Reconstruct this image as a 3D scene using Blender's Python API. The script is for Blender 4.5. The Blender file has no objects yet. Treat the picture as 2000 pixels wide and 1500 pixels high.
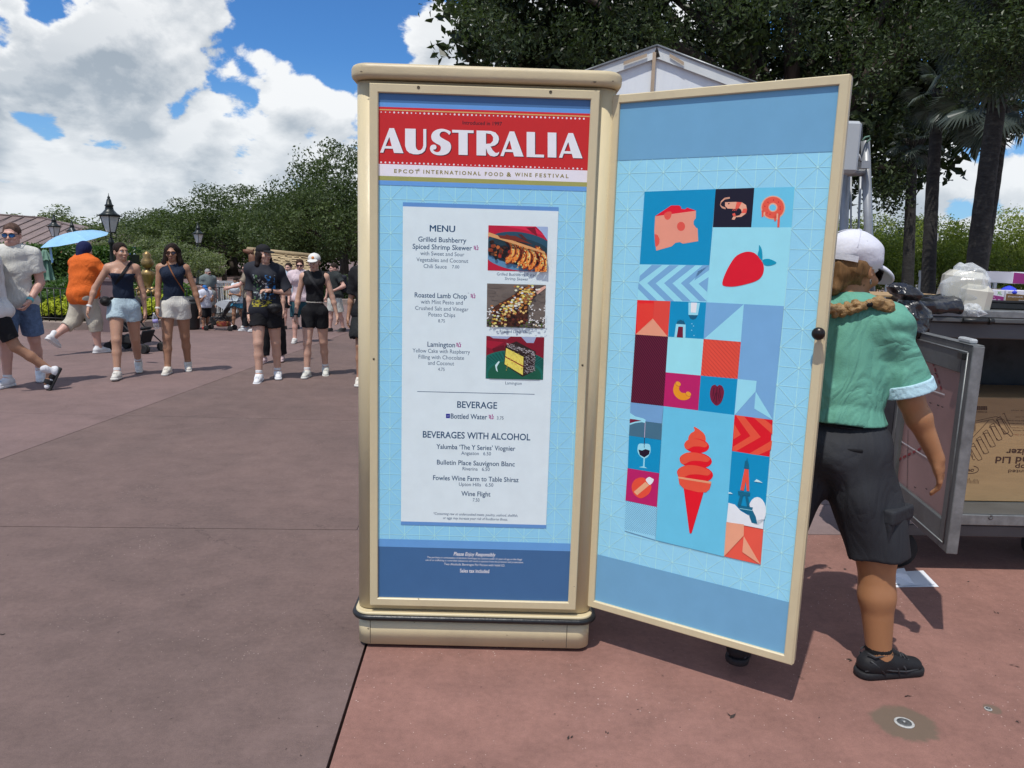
import bpy, math, random
import numpy as np
from math import sin, cos, pi, radians
from mathutils import Vector, Matrix
from mathutils.geometry import tessellate_polygon

# ------------------------------------------------------------------ camera, world, sun
scene = bpy.context.scene
COL = scene.collection
FOC, PITCH, ROLL, EYE = 1483.2, 0.1663, 0.0305, 1.57
cF = Vector((0, cos(PITCH), -sin(PITCH))); cR0 = Vector((1, 0, 0)); cU0 = cR0.cross(cF)
cR = cos(ROLL) * cR0 + sin(ROLL) * cU0; cU = -sin(ROLL) * cR0 + cos(ROLL) * cU0
camd = bpy.data.cameras.new('camera'); cam = bpy.data.objects.new('camera', camd); COL.objects.link(cam)
cam.matrix_world = Matrix(((cR.x, cU.x, -cF.x, 0), (cR.y, cU.y, -cF.y, 0), (cR.z, cU.z, -cF.z, EYE), (0, 0, 0, 1)))
camd.sensor_width = 36; camd.lens = FOC / 2000 * 36; camd.clip_start = .05; camd.clip_end = 2000
scene.camera = cam
SUN = Vector((-.198, -.373, .906)).normalized()
SUN_STRENGTH, SKY_STRENGTH, EXPOSURE = 3.6, 0.10, 0.0
sl = bpy.data.lights.new('sun', 'SUN'); sl.energy = SUN_STRENGTH; sl.angle = radians(.6); sl.color = (1, .955, .89)
so = bpy.data.objects.new('sun', sl); COL.objects.link(so); so.rotation_euler = SUN.to_track_quat('Z', 'Y').to_euler()
vs = scene.view_settings; vs.view_transform = 'Standard'; vs.look = 'None'; vs.exposure = EXPOSURE; vs.gamma = 1; vs.use_curve_mapping = False
scene.render.engine = 'CYCLES'
scene.cycles.max_bounces = 6; scene.cycles.transparent_max_bounces = 8
world = bpy.data.worlds.new('World'); scene.world = world; world.use_nodes = True
world.cycles.sampling_method = 'MANUAL'; world.cycles.sample_map_resolution = 512

def srgb(r, g, b, gain=1.0, cap=.86):
    def f(c):
        c /= 255.0
        return c / 12.92 if c <= .04045 else ((c + .055) / 1.055) ** 2.4
    return tuple(min(cap, f(c) * gain) for c in (r, g, b))

class NT:
    """small helper round a node tree"""
    def __init__(s, tree): s.t = tree; s.n = tree.nodes; s.l = tree.links
    def add(s, kind, **kw):
        n = s.n.new(kind)
        for k, v in kw.items(): setattr(n, k, v)
        return n
    def link(s, a, b): s.l.new(a, b)
    def inp(s, sock, v):
        if hasattr(v, 'bl_idname') or hasattr(v, 'is_output'): s.l.new(v, sock)
        else: sock.default_value = v
    def math(s, op, a, b=0.0, c=0.0, clamp=False):
        n = s.n.new('ShaderNodeMath'); n.operation = op; n.use_clamp = clamp
        s.inp(n.inputs[0], a); s.inp(n.inputs[1], b)
        if op in ('MULTIPLY_ADD', 'SMOOTH_MIN', 'SMOOTH_MAX'): s.inp(n.inputs[2], c)
        return n.outputs[0]
    def vmath(s, op, a, b=(0, 0, 0), out=0):
        n = s.n.new('ShaderNodeVectorMath'); n.operation = op
        s.inp(n.inputs[0], a)
        if op == 'SCALE': s.inp(n.inputs[3], b)
        elif op not in ('LENGTH', 'NORMALIZE'): s.inp(n.inputs[1], b)
        return n.outputs['Value'] if op in ('LENGTH', 'DISTANCE', 'DOT_PRODUCT') else n.outputs[0]
    def smooth(s, v, a, b, lo=0.0, hi=1.0, kind='SMOOTHSTEP'):
        n = s.n.new('ShaderNodeMapRange'); n.interpolation_type = kind
        s.inp(n.inputs[0], v); n.inputs[1].default_value = a; n.inputs[2].default_value = b; n.inputs[3].default_value = lo; n.inputs[4].default_value = hi
        return n.outputs[0]
    def noise(s, vec, scale, detail=4, rough=.5, dist=0.0, out=0):
        n = s.n.new('ShaderNodeTexNoise'); s.inp(n.inputs['Vector'], vec)
        n.inputs['Scale'].default_value = scale; n.inputs['Detail'].default_value = detail
        n.inputs['Roughness'].default_value = rough; n.inputs['Distortion'].default_value = dist
        return n.outputs[out]
    def mix(s, f, a, b, blend='MIX'):
        n = s.n.new('ShaderNodeMix'); n.data_type = 'RGBA'; n.blend_type = blend
        s.inp(n.inputs[0], f)
        for sock, v in ((n.inputs[6], a), (n.inputs[7], b)):
            if isinstance(v, tuple) and len(v) == 3: v = v + (1,)
            s.inp(sock, v)
        return n.outputs[2]

def px_dir(x, y):
    return (cF + cR * ((x - 1000) / FOC) - cU * ((y - 750) / FOC)).normalized()

def build_world():
    w = NT(world.node_tree); w.n.clear()
    out = w.add('ShaderNodeOutputWorld'); bg = w.add('ShaderNodeBackground'); bg.inputs[1].default_value = SKY_STRENGTH
    w.link(bg.outputs[0], out.inputs[0])
    sky = w.add('ShaderNodeTexSky', sky_type='NISHITA', sun_disc=False)
    sky.sun_elevation = math.asin(SUN.z); sky.sun_rotation = math.atan2(SUN.x, SUN.y)
    sky.air_density = 1.0; sky.dust_density = .4; sky.ozone_density = 3.0
    tc = w.add('ShaderNodeTexCoord'); d = w.vmath('NORMALIZE', tc.outputs['Generated'])
    sep = w.add('ShaderNodeSeparateXYZ'); w.link(d, sep.inputs[0])
    # banks (+) and gaps (-): direction, angular radius, weight
    blobs = [((100, 120), .26, .12), ((40, 20), .16, .10), ((250, 30), .13, .10), ((420, 90), .17, .13), ((150, 400), .20, .10), ((20, 250), .10, .05), ((520, 220), .12, .07), ((560, 330), .16, .06), ((250, 300), .18, .05), ((860, 130), .12, .10),
             ((60, 400), .2, .06), ((1830, 330), .11, .13), ((640, 260), .08, .08), ((800, 200), .08, .06), ((300, 420), .2, .05),
             ((700, 40), .12, -.26), ((600, 40), .08, -.20), ((480, -10), .05, -.14), ((660, 130), .04, -.16), ((440, 165), .075, -.19), ((480, 215), .05, -.14), ((140, 250), .09, -.17), ((60, 275), .06, -.13), ((330, 210), .05, -.10), ((470, 320), .05, -.12), ((20, 330), .05, -.12),
             ((270, 340), .06, -.18), ((1735, 290), .035, -.16), ((1990, 410), .05, -.14), ((1870, 405), .035, -.12), ((325, 305), .02, -.10)]
    def density(vec):
        v = w.vmath('MULTIPLY', vec, (1, 1, 1.5)); wv = w.vmath('ADD', v, w.vmath('SCALE', w.noise(v, 7, 2, out=1), .12))
        big = w.noise(v, 3.7, 9, .60, .3)
        vor = w.add('ShaderNodeTexVoronoi', feature='F1'); w.link(wv, vor.inputs['Vector']); vor.inputs['Scale'].default_value = 11; vor.inputs['Detail'].default_value = 1.6; vor.inputs['Roughness'].default_value = .6
        t = w.math('MULTIPLY_ADD', vor.outputs['Distance'], -.20, w.math('MULTIPLY_ADD', big, 1.35, .03))
        for (px, py), r, wt in blobs: t = w.math('ADD', t, w.smooth(w.vmath('DISTANCE', vec, tuple(px_dir(px, py))), 0.0, r, wt, 0.0))
        return t
    sunl = (SUN + Vector((0, 0, .35))).normalized()
    D0 = density(d); D1 = density(w.vmath('NORMALIZE', w.vmath('ADD', d, tuple(sunl * .030))))
    cover = w.smooth(D0, .505, .56)
    edge = w.math('SUBTRACT', D0, D1); thick = w.smooth(D0, .56, .80)
    lit = w.math('MULTIPLY_ADD', edge, 3.9, w.math('MULTIPLY_ADD', thick, -.36, .80), clamp=True)
    g0 = w.smooth(w.vmath('DISTANCE', w.vmath('MULTIPLY', d, (1, 1, 1.7)), tuple(Vector(px_dir(60, 110)) * Vector((1, 1, 1.7)))), .05, .22, .40, 0)
    grey = w.smooth(w.noise(w.vmath('MULTIPLY', d, (1, 1, 2.2)), 3.1, 4), .42, .66, 0, .26)
    lit = w.math('SUBTRACT', lit, w.math('MULTIPLY', w.math('ADD', g0, grey), w.smooth(D0, .55, .66)), clamp=True)
    ccol = w.mix(lit, (3.7, 4.35, 5.1), (9.3, 9.5, 9.7))
    # the air pales towards the horizon
    hz = w.smooth(sep.outputs[2], .0, .24, 1, 0)
    blue = w.mix(1.0, sky.outputs[0], (.46, .86, 1.30), 'MULTIPLY')
    blue = w.mix(w.math('MULTIPLY', hz, .5), blue, (4.2, 6.6, 8.8))
    ccol = w.mix(w.math('MULTIPLY', hz, .38), ccol, (7.4, 8.2, 8.9))
    w.link(w.mix(cover, blue, ccol), bg.inputs[0])
build_world()

# ------------------------------------------------------------------ pixels of the photograph to points of the place
def pray(x, y): return cF + cR * ((x - 1000) / FOC) - cU * ((y - 750) / FOC)
def G(x, y, z=0.0):
    v = pray(x, y); t = (z - EYE) / v.z; return Vector((0, 0, EYE)) + v * t
def PY(x, y, yy):
    v = pray(x, y); return Vector((0, 0, EYE)) + v * (yy / v.y)
class Plane:
    """upright plane through (x, y) with a yaw; uv() gives metres along it and the height"""
    def __init__(s, x, y, yaw):
        s.o = Vector((x, y, 0)); s.u = Vector((cos(yaw), sin(yaw), 0)); s.n = Vector((sin(yaw), -cos(yaw), 0)); s.yaw = yaw
    def uv(s, px, py):
        v = pray(px, py); c = Vector((0, 0, EYE)); t = (s.o - c).dot(s.n) / v.dot(s.n); P = c + v * t
        return ((P - s.o).dot(s.u), P.z)
    def at(s, u, z, off=0.0): return s.o + s.u * u + Vector((0, 0, z)) + s.n * off

# ------------------------------------------------------------------ objects
def tag(o, label=None, cat=None, group=None, kind=None):
    if label: o['label'] = label
    if cat: o['category'] = cat
    if group: o['group'] = group
    if kind: o['kind'] = kind
    return o
def thing(name, label, cat, loc=(0, 0, 0), rz=0.0, group=None):
    o = bpy.data.objects.new(name, None); COL.objects.link(o); o.location = loc; o.rotation_euler = (0, 0, rz)
    o.empty_display_size = .1
    return tag(o, label, cat, group)
def base_matrix(o):
    m = o.matrix_basis.copy()
    if o.parent: m = base_matrix(o.parent) @ o.matrix_parent_inverse @ m
    return m
def put(o, parent, world=True):
    """parent o; with world=True its mesh was written in world coordinates"""
    COL.objects.link(o)
    if parent is not None:
        o.parent = parent
        if world: o.matrix_parent_inverse = base_matrix(parent).inverted()
    return o
def copy_tree(o, parent=None):
    c = o.copy(); COL.objects.link(c)
    if parent is not None: c.parent = parent; c.matrix_parent_inverse = o.matrix_parent_inverse.copy()
    for ch in list(o.children): copy_tree(ch, c)
    return c

def np_mesh(name, V, F, mats, smooth=True, midx=None, col=None):
    """V (n,3), F list of arrays (m,3)/(m,4) or one array"""
    me = bpy.data.meshes.new(name)
    if not isinstance(F, (list, tuple)): F = [F]
    F = [f for f in F if len(f)]
    V = np.asarray(V, dtype=np.float32)
    nl = sum(f.size for f in F); npoly = sum(len(f) for f in F)
    me.vertices.add(len(V)); me.vertices.foreach_set('co', V.ravel())
    me.loops.add(nl); me.loops.foreach_set('vertex_index', np.concatenate([f.ravel() for f in F]).astype(np.int32))
    me.polygons.add(npoly)
    tot = np.concatenate([np.full(len(f), f.shape[1], np.int32) for f in F])
    st = np.concatenate([[0], np.cumsum(tot)[:-1]]).astype(np.int32)
    me.polygons.foreach_set('loop_start', st); me.polygons.foreach_set('loop_total', tot)
    me.polygons.foreach_set('use_smooth', np.full(npoly, smooth))
    for m in (mats if isinstance(mats, (list, tuple)) else [mats]): me.materials.append(m)
    if midx is not None: me.polygons.foreach_set('material_index', np.asarray(midx, np.int32))
    if col is not None:
        a = me.color_attributes.new('Col', 'FLOAT_COLOR', 'POINT'); c = np.ones((len(V), 4), np.float32); c[:, :3] = col; a.data.foreach_set('color', c.ravel())
    me.update(calc_edges=True)
    return me

class MB:
    """collects boxes, tubes, lathes and polygons; build() links them as one mesh object"""
    def __init__(s): s.v = []; s.f = []; s.m = []; s.sm = []
    def addv(s, vs): i = len(s.v); s.v += [tuple(v) for v in vs]; return i
    def face(s, idx, m=0, smooth=False): s.f.append(tuple(idx)); s.m.append(m); s.sm.append(smooth)
    def poly(s, pts, m=0): i = s.addv(pts); s.face(range(i, i + len(pts)), m)
    def box(s, c, size, rot=None, m=0, bev=0.0):
        hx, hy, hz = size[0] / 2, size[1] / 2, size[2] / 2; c = Vector(c)
        R = rot if rot is not None else Matrix.Identity(3)
        if bev <= 0:
            pts = [c + R @ Vector((x * hx, y * hy, z * hz)) for z in (-1, 1) for x, y in ((-1, -1), (1, -1), (1, 1), (-1, 1))]
            i = s.addv(pts)
            for q in ((0, 3, 2, 1), (4, 5, 6, 7), (0, 1, 5, 4), (1, 2, 6, 5), (2, 3, 7, 6), (3, 0, 4, 7)): s.face([i + k for k in q], m)
            return
        b = min(bev, hx * .9, hy * .9, hz * .9)
        prof = [(-1, 1), (0, 0)]
        loops = []
        for z, ins in ((-hz, b), (-hz + b, 0), (hz - b, 0), (hz, b)):
            lp = []
            for sx, sy in ((-1, -1), (1, -1), (1, 1), (-1, 1)):
                X, Y = hx - ins, hy - ins
                e = b * .999
                a = (sx * (X - (e if ins == 0 else 0)), sy * Y); c2 = (sx * X, sy * (Y - (e if ins == 0 else 0)))
                lp += ([a, c2] if (sx * sy < 0) else [c2, a]) if ins == 0 else [(sx * X, sy * Y)] * 2
            loops.append((z, lp))
        base = []
        for z, lp in loops: base.append(s.addv([c + R @ Vector((x, y, z)) for x, y in lp]))
        for a, b2 in zip(base, base[1:]):
            for k in range(8): s.face((a + k, a + (k + 1) % 8, b2 + (k + 1) % 8, b2 + k), m)
        s.face([base[0] + k for k in (7, 5, 3, 1)], m); s.face([base[-1] + k for k in (0, 2, 4, 6)], m)
    def tube(s, pts, r, n=8, m=0, cap=True, closed=False):
        pts = [Vector(p) for p in pts]; k = len(pts)
        rs = r if isinstance(r, (list, tuple)) else [r] * k
        rings = []; up = None
        for i in range(k):
            if closed: t = pts[(i + 1) % k] - pts[i - 1]
            else: t = pts[min(i + 1, k - 1)] - pts[max(i - 1, 0)]
            t = t.normalized() if t.length > 1e-9 else Vector((0, 0, 1))
            if up is None: up = Vector((0, 0, 1)) if abs(t.z) < .9 else Vector((1, 0, 0))
            a = t.cross(up)
            if a.length < 1e-6: a = t.cross(Vector((1, .1, 0)))
            a.normalize(); b = t.cross(a).normalized(); up = -b if False else up
            rings.append(s.addv([pts[i] + (a * cos(2 * pi * j / n) + b * sin(2 * pi * j / n)) * rs[i] for j in range(n)]))
        R = range(k if closed else k - 1)
        for i in R:
            A, B = rings[i], rings[(i + 1) % k]
            for j in range(n): s.face((A + j, A + (j + 1) % n, B + (j + 1) % n, B + j), m, True)
        if cap and not closed:
            s.face([rings[0] + j for j in reversed(range(n))], m); s.face([rings[-1] + j for j in range(n)], m)
    def lathe(s, c, prof, n=16, m=0, axis=None, smooth=True, sq=0):
        """prof: (radius, height) pairs"""
        c = Vector(c); Rm = Matrix.Identity(3) if axis is None else Vector(axis).to_track_quat('Z', 'Y').to_matrix()
        rings = []
        for r, z in prof: rings.append(s.addv([c + Rm @ Vector((r * cos(2 * pi * j / n + sq), r * sin(2 * pi * j / n + sq), z)) for j in range(n)]))
        for A, B in zip(rings, rings[1:]):
            for j in range(n): s.face((A + j, A + (j + 1) % n, B + (j + 1) % n, B + j), m, smooth)
        if prof[0][0] > 1e-5: s.face([rings[0] + j for j in reversed(range(n))], m)
        if prof[-1][0] > 1e-5: s.face([rings[-1] + j for j in range(n)], m)
    def prism(s, outline, z0, z1, m=0, f=lambda x, y, z: (x, y, z), smooth=False):
        n = len(outline)
        a = s.addv([f(x, y, z0) for x, y in outline]); b = s.addv([f(x, y, z1) for x, y in outline])
        for j in range(n): s.face((a + j, a + (j + 1) % n, b + (j + 1) % n, b + j), m, smooth)
        s.face([a + j for j in reversed(range(n))], m); s.face([b + j for j in range(n)], m)
    def build(s, name, mats, parent=None, world=True, flat=False):
        me = bpy.data.meshes.new(name); me.from_pydata(s.v, [], s.f)
        for mm in (mats if isinstance(mats, (list, tuple)) else [mats]): me.materials.append(mm)
        me.polygons.foreach_set('material_index', s.m); me.polygons.foreach_set('use_smooth', [False] * len(s.f) if flat else s.sm)
        me.update(); o = bpy.data.objects.new(name, me)
        return put(o, parent, world)

# ------------------------------------------------------------------ materials
def mat(name, col, rough=.6, metal=0.0, var=.12, vscale=6.0, bump=0.0, bscale=60.0, spec=.5, coat=0.0, attr=False, sub=0.0, dirt=None, dscale=3.0, damt=.5, stretch=None, vdetail=5, fold=0.0, fscale=9.0):
    m = bpy.data.materials.new(name); m.use_nodes = True; t = NT(m.node_tree); bs = t.n['Principled BSDF']
    tc = t.add('ShaderNodeTexCoord'); vec = tc.outputs['Object']
    if stretch: vec = t.vmath('MULTIPLY', vec, stretch)
    c = col + (1,) if len(col) == 3 else col
    if attr:
        a = t.add('ShaderNodeVertexColor', layer_name='Col'); src = a.outputs[0]
    else: src = c
    if var > 0:
        n = t.noise(vec, vscale, vdetail, .6)
        k = t.smooth(n, .3, .7, 1 - var, 1 + var, 'LINEAR')
        cc = t.add('ShaderNodeCombineColor')
        for i in range(3): t.link(k, cc.inputs[i])
        src = t.mix(1.0, src, cc.outputs[0], 'MULTIPLY')
    if dirt:
        n = t.noise(vec, dscale, 7, .65); src = t.mix(t.math('MULTIPLY', t.smooth(n, .48, .72), damt), src, dirt)
    t.inp(bs.inputs['Base Color'], src)
    bs.inputs['Roughness'].default_value = rough; bs.inputs['Metallic'].default_value = metal
    bs.inputs['Specular IOR Level'].default_value = spec; bs.inputs['Coat Weight'].default_value = coat
    if sub: bs.inputs['Subsurface Weight'].default_value = sub; bs.inputs['Subsurface Radius'].default_value = (.012, .005, .003)
    if fold:
        fn = t.noise(t.vmath('MULTIPLY', vec, (1, 1, .55)), fscale, 3, .55, .9); rid = t.math('ABSOLUTE', t.math('SUBTRACT', fn, .5))
        fb = t.add('ShaderNodeBump'); fb.inputs['Strength'].default_value = fold; fb.inputs['Distance'].default_value = .10; t.link(rid, fb.inputs['Height']); t.link(fb.outputs[0], bs.inputs['Normal'])
    if bump:
        b = t.add('ShaderNodeBump'); b.inputs['Strength'].default_value = bump; b.inputs['Distance'].default_value = .01
        t.link(t.noise(vec, bscale, 6, .6), b.inputs['Height'])
        if fold: t.link(fb.outputs[0], b.inputs['Normal'])
        t.link(b.outputs[0], bs.inputs['Normal'])
    return m

def leaf_mat(name, ca, cb, trans=.35, rough=.5, scale=.8):
    m = bpy.data.materials.new(name); m.use_nodes = True; t = NT(m.node_tree); t.n.clear()
    out = t.add('ShaderNodeOutputMaterial'); a = t.add('ShaderNodeVertexColor', layer_name='Col')
    tc = t.add('ShaderNodeTexCoord'); n = t.noise(tc.outputs['Object'], scale, 3)
    sp = t.add('ShaderNodeSeparateColor'); t.link(a.outputs[0], sp.inputs[0])
    f = t.math('ADD', t.math('MULTIPLY', sp.outputs[0], .65), t.smooth(n, .35, .65, 0, .35, 'LINEAR'))
    c = t.mix(f, ca, cb)
    p = t.add('ShaderNodeBsdfPrincipled'); t.inp(p.inputs['Base Color'], c); p.inputs['Roughness'].default_value = rough; p.inputs['Specular IOR Level'].default_value = .35
    tr = t.add('ShaderNodeBsdfTranslucent'); t.inp(tr.inputs[0], t.mix(1.0, c, (1.3, 1.5, .6), 'MULTIPLY'))
    mx = t.add('ShaderNodeMixShader'); mx.inputs[0].default_value = trans
    t.link(p.outputs[0], mx.inputs[1]); t.link(tr.outputs[0], mx.inputs[2]); t.link(mx.outputs[0], out.inputs[0])
    return m

def smooth_closed(pts, n=6):
    """Catmull-Rom through a closed ring of 2D points"""
    out = []; k = len(pts)
    for i in range(k):
        p0, p1, p2, p3 = (np.array(pts[(i + j - 1) % k], float) for j in range(4))
        for a in range(n):
            t = a / n
            out.append(tuple(.5 * ((2 * p1) + (-p0 + p2) * t + (2 * p0 - 5 * p1 + 4 * p2 - p3) * t * t + (-p0 + 3 * p1 - 3 * p2 + p3) * t ** 3)))
    return out
def ellipse(cx, cy, rx, ry, n=20, rot=0.0, a0=0.0, a1=2 * pi):
    return [(cx + rx * cos(a) * cos(rot) - ry * sin(a) * sin(rot), cy + rx * cos(a) * sin(rot) + ry * sin(a) * cos(rot)) for a in (a0 + (a1 - a0) * i / n for i in range(n))]

M = {}
M['print'] = mat('printed_vinyl', (1, 1, 1), rough=.38, var=.03, vscale=14, attr=True, spec=.35)

class Print:
    """flat print: coloured shapes on an upright plane, each above the last by a hair"""
    STEP = .00012
    def __init__(s, plane, off=.0004): s.pl = plane; s.off = off; s.v = []; s.f = []; s.c = []; s.lv = 0
    def up(s, k=1): s.lv += k
    def uvpoly(s, uv, col):
        if len(uv) < 3: return
        i = len(s.v); o = s.off + s.lv * s.STEP
        s.v += [tuple(s.pl.at(u, z, o)) for u, z in uv]; s.c += [col] * len(uv)
        if len(uv) <= 4 and False: s.f.append(tuple(range(i, i + len(uv))))
        else:
            for t in tessellate_polygon([[Vector((u, z, 0)) for u, z in uv]]):
                a, b, c = (uv[k] for k in t)
                ar = (b[0] - a[0]) * (c[1] - a[1]) - (b[1] - a[1]) * (c[0] - a[0])
                s.f.append(tuple(i + k for k in (t if ar > 0 else t[::-1])))
    def poly(s, pts, col): s.uvpoly([s.pl.uv(x, y) for x, y in pts], col)
    def shape(s, pts, col, n=5): s.poly(smooth_closed(pts, n), col)
    def uvline(s, a, b, w, col):
        dx, dz = b[0] - a[0], b[1] - a[1]; L = math.hypot(dx, dz)
        if L < 1e-6: return
        nx, nz = -dz / L * w / 2, dx / L * w / 2
        s.uvpoly([(a[0] + nx, a[1] + nz), (b[0] + nx, b[1] + nz), (b[0] - nx, b[1] - nz), (a[0] - nx, a[1] - nz)], col)
    def line(s, a, b, w, col): s.uvline(s.pl.uv(*a), s.pl.uv(*b), w, col)
    def text(s, body, cx, cy, wpx, hpx, col, bold=0.0, shear=0.0, space=1.0, flip=False, res=3, rot=None):
        """centred at a pixel, fitted to a width and capital height measured in pixels of the photograph"""
        cu = bpy.data.curves.new('t', 'FONT'); cu.body = body; cu.size = 1; cu.offset = bold; cu.shear = shear; cu.space_character = space; cu.resolution_u = res
        ob = bpy.data.objects.new('t', cu); COL.objects.link(ob); dg = bpy.context.evaluated_depsgraph_get(); dg.update()
        me = ob.evaluated_get(dg).to_mesh()
        vv = [(v.co.x, v.co.y) for v in me.vertices]; ff = [tuple(p.vertices) for p in me.polygons]
        bpy.data.objects.remove(ob)
        if not vv: return
        x0, x1 = min(v[0] for v in vv), max(v[0] for v in vv)
        c = s.pl.uv(cx, cy); l = s.pl.uv(cx - wpx / 2, cy); r = s.pl.uv(cx + wpx / 2, cy); tp = s.pl.uv(cx, cy - hpx / 2); bt = s.pl.uv(cx, cy + hpx / 2)
        W = r[0] - l[0]; H = tp[1] - bt[1]; sx = W / (x1 - x0); sy = H / .72
        i = len(s.v); o = s.off + s.lv * s.STEP
        sg = -1 if flip else 1
        for x, y in vv: s.v.append(tuple(s.pl.at(c[0] + sg * (x - (x0 + x1) / 2) * sx, c[1] + sg * (y - .36) * sy, o)))
        s.c += [col] * len(vv); s.f += [tuple(i + k for k in f) for f in ff]
    def build(s, name, parent, label=None):
        me = bpy.data.meshes.new(name); me.from_pydata(s.v, [], s.f); me.materials.append(M['print'])
        a = me.color_attributes.new('Col', 'FLOAT_COLOR', 'POINT'); a.data.foreach_set('color', np.array([tuple(c) + (1,) for c in s.c], np.float32).ravel())
        me.update(); o = bpy.data.objects.new(name, me); put(o, parent)
        if label: o['label'] = label
        return o
# ------------------------------------------------------------------ ground: one sheet to the horizon, coloured concrete slabs on it
def slab_mat(name, col, dcol, white=0.0, var=.10, stains=()):
    m = bpy.data.materials.new(name); m.use_nodes = True; t = NT(m.node_tree); bs = t.n['Principled BSDF']
    tc = t.add('ShaderNodeTexCoord'); v = tc.outputs['Object']
    n1 = t.noise(v, .9, 6, .6); n2 = t.noise(v, 5.5, 7, .68); n3 = t.noise(v, 240, 3, .75); n4 = t.noise(v, 38, 5, .7)
    c = t.mix(t.smooth(n1, .34, .68), col, dcol)
    k = t.math('ADD', t.math('MULTIPLY', n2, .45), t.math('ADD', t.math('MULTIPLY', n3, .55), t.math('MULTIPLY', n4, .35)))
    k = t.smooth(k, .50, .86, 1 - var * 2.4, 1 + var * 2.2, 'LINEAR')
    cc = t.add('ShaderNodeCombineColor')
    for i in range(3): t.link(k, cc.inputs[i])
    c = t.mix(1.0, c, cc.outputs[0], 'MULTIPLY')
    # broom strokes and faint drag marks
    st = t.noise(t.vmath('MULTIPLY', v, (.35, 3.2, 1)), 3.0, 5, .6)
    c = t.mix(t.math('MULTIPLY', t.smooth(st, .52, .75), .22), c, tuple(x * .72 for x in dcol))
    # dark spots of chewing gum and drips
    vo = t.add('ShaderNodeTexVoronoi'); t.link(v, vo.inputs['Vector']); vo.inputs['Scale'].default_value = 2.3
    sp = t.math('LESS_THAN', t.math('ADD', vo.outputs['Distance'], t.math('MULTIPLY', n4, .05)), .052)
    c = t.mix(t.math('MULTIPLY', sp, .55), c, tuple(x * .42 for x in col))
    vo3 = t.add('ShaderNodeTexVoronoi'); t.link(v, vo3.inputs['Vector']); vo3.inputs['Scale'].default_value = 11
    sp3 = t.math('LESS_THAN', t.math('ADD', vo3.outputs['Distance'], t.math('MULTIPLY', n3, .12)), .098)
    c = t.mix(t.math('MULTIPLY', sp3, .7), c, tuple(x * .3 for x in col))
    if white:
        vo2 = t.add('ShaderNodeTexVoronoi'); t.link(v, vo2.inputs['Vector']); vo2.inputs['Scale'].default_value = 42
        gp = t.math('LESS_THAN', vo2.outputs['Distance'], t.smooth(t.noise(v, 2.2, 3), .45, .7, .05, .13, 'LINEAR'))
        c = t.mix(t.math('MULTIPLY', gp, white), c, (.62, .50, .44))
    vo4 = t.add('ShaderNodeTexVoronoi'); t.link(v, vo4.inputs['Vector']); vo4.inputs['Scale'].default_value = 1.15
    c = t.mix(t.smooth(t.math('ADD', vo4.outputs['Distance'], t.math('MULTIPLY', n2, .30)), .20, .33, .30, 0), c, tuple(x * .55 for x in col))
    cr = t.add('ShaderNodeTexVoronoi', feature='DISTANCE_TO_EDGE'); t.link(t.vmath('ADD', v, t.vmath('SCALE', t.noise(v, 2.5, 6, .7, out=1), .55)), cr.inputs['Vector']); cr.inputs['Scale'].default_value = .33
    c = t.mix(t.math('MULTIPLY', t.math('LESS_THAN', cr.outputs['Distance'], .0011), t.smooth(n1, .50, .58, 0, .6)), c, tuple(x * .35 for x in col))
    for (x, y), r, s in stains:
        dd = t.vmath('DISTANCE', v, (x, y, 0)); dd = t.math('ADD', dd, t.math('MULTIPLY', t.math('SUBTRACT', t.noise(v, 16, 5, .7), .5), r * .75))
        c = t.mix(t.smooth(dd, r * .8, r * 1.02, s, 0), c, (.135, .105, .075))
    t.inp(bs.inputs['Base Color'], c); bs.inputs['Roughness'].default_value = .82; bs.inputs['Specular IOR Level'].default_value = .3
    b = t.add('ShaderNodeBump'); b.inputs['Strength'].default_value = .45; b.inputs['Distance'].default_value = .002
    t.link(t.math('ADD', n3, t.math('MULTIPLY', n4, .8)), b.inputs['Height']); t.link(b.outputs[0], bs.inputs['Normal'])
    return m
A1, A2 = G(1766, 1412), G(1930, 1385)
M['slab_red'] = slab_mat('red_slab', (.272, .140, .112), (.222, .116, .094), .65, .125, [((A1.x, A1.y), .115, .85), ((A2.x + .015, A2.y), .033, .75)])
M['slab_grey'] = slab_mat('mauve_slab', (.168, .114, .101), (.138, .096, .086), .35, .12)
M['slab_mauve'] = slab_mat('pale_mauve_slab', (.205, .138, .128), (.174, .119, .110), .15, .10)
M['slab_pale'] = slab_mat('pale_slab', (.25, .185, .175), (.20, .145, .14), .15, .08)
M['joint'] = mat('joint_filler', (.022, .019, .018), rough=.95, var=.3, vscale=30)
M['earth'] = mat('far_ground', (.19, .135, .13), rough=.9, var=.15, vscale=.4)

gm = MB(); gm.poly([(-900, -300, -.03), (900, -300, -.03), (900, 1500, -.03), (-900, 1500, -.03)])
ground = gm.build('ground', M['joint']); tag(ground, kind='structure')

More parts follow.
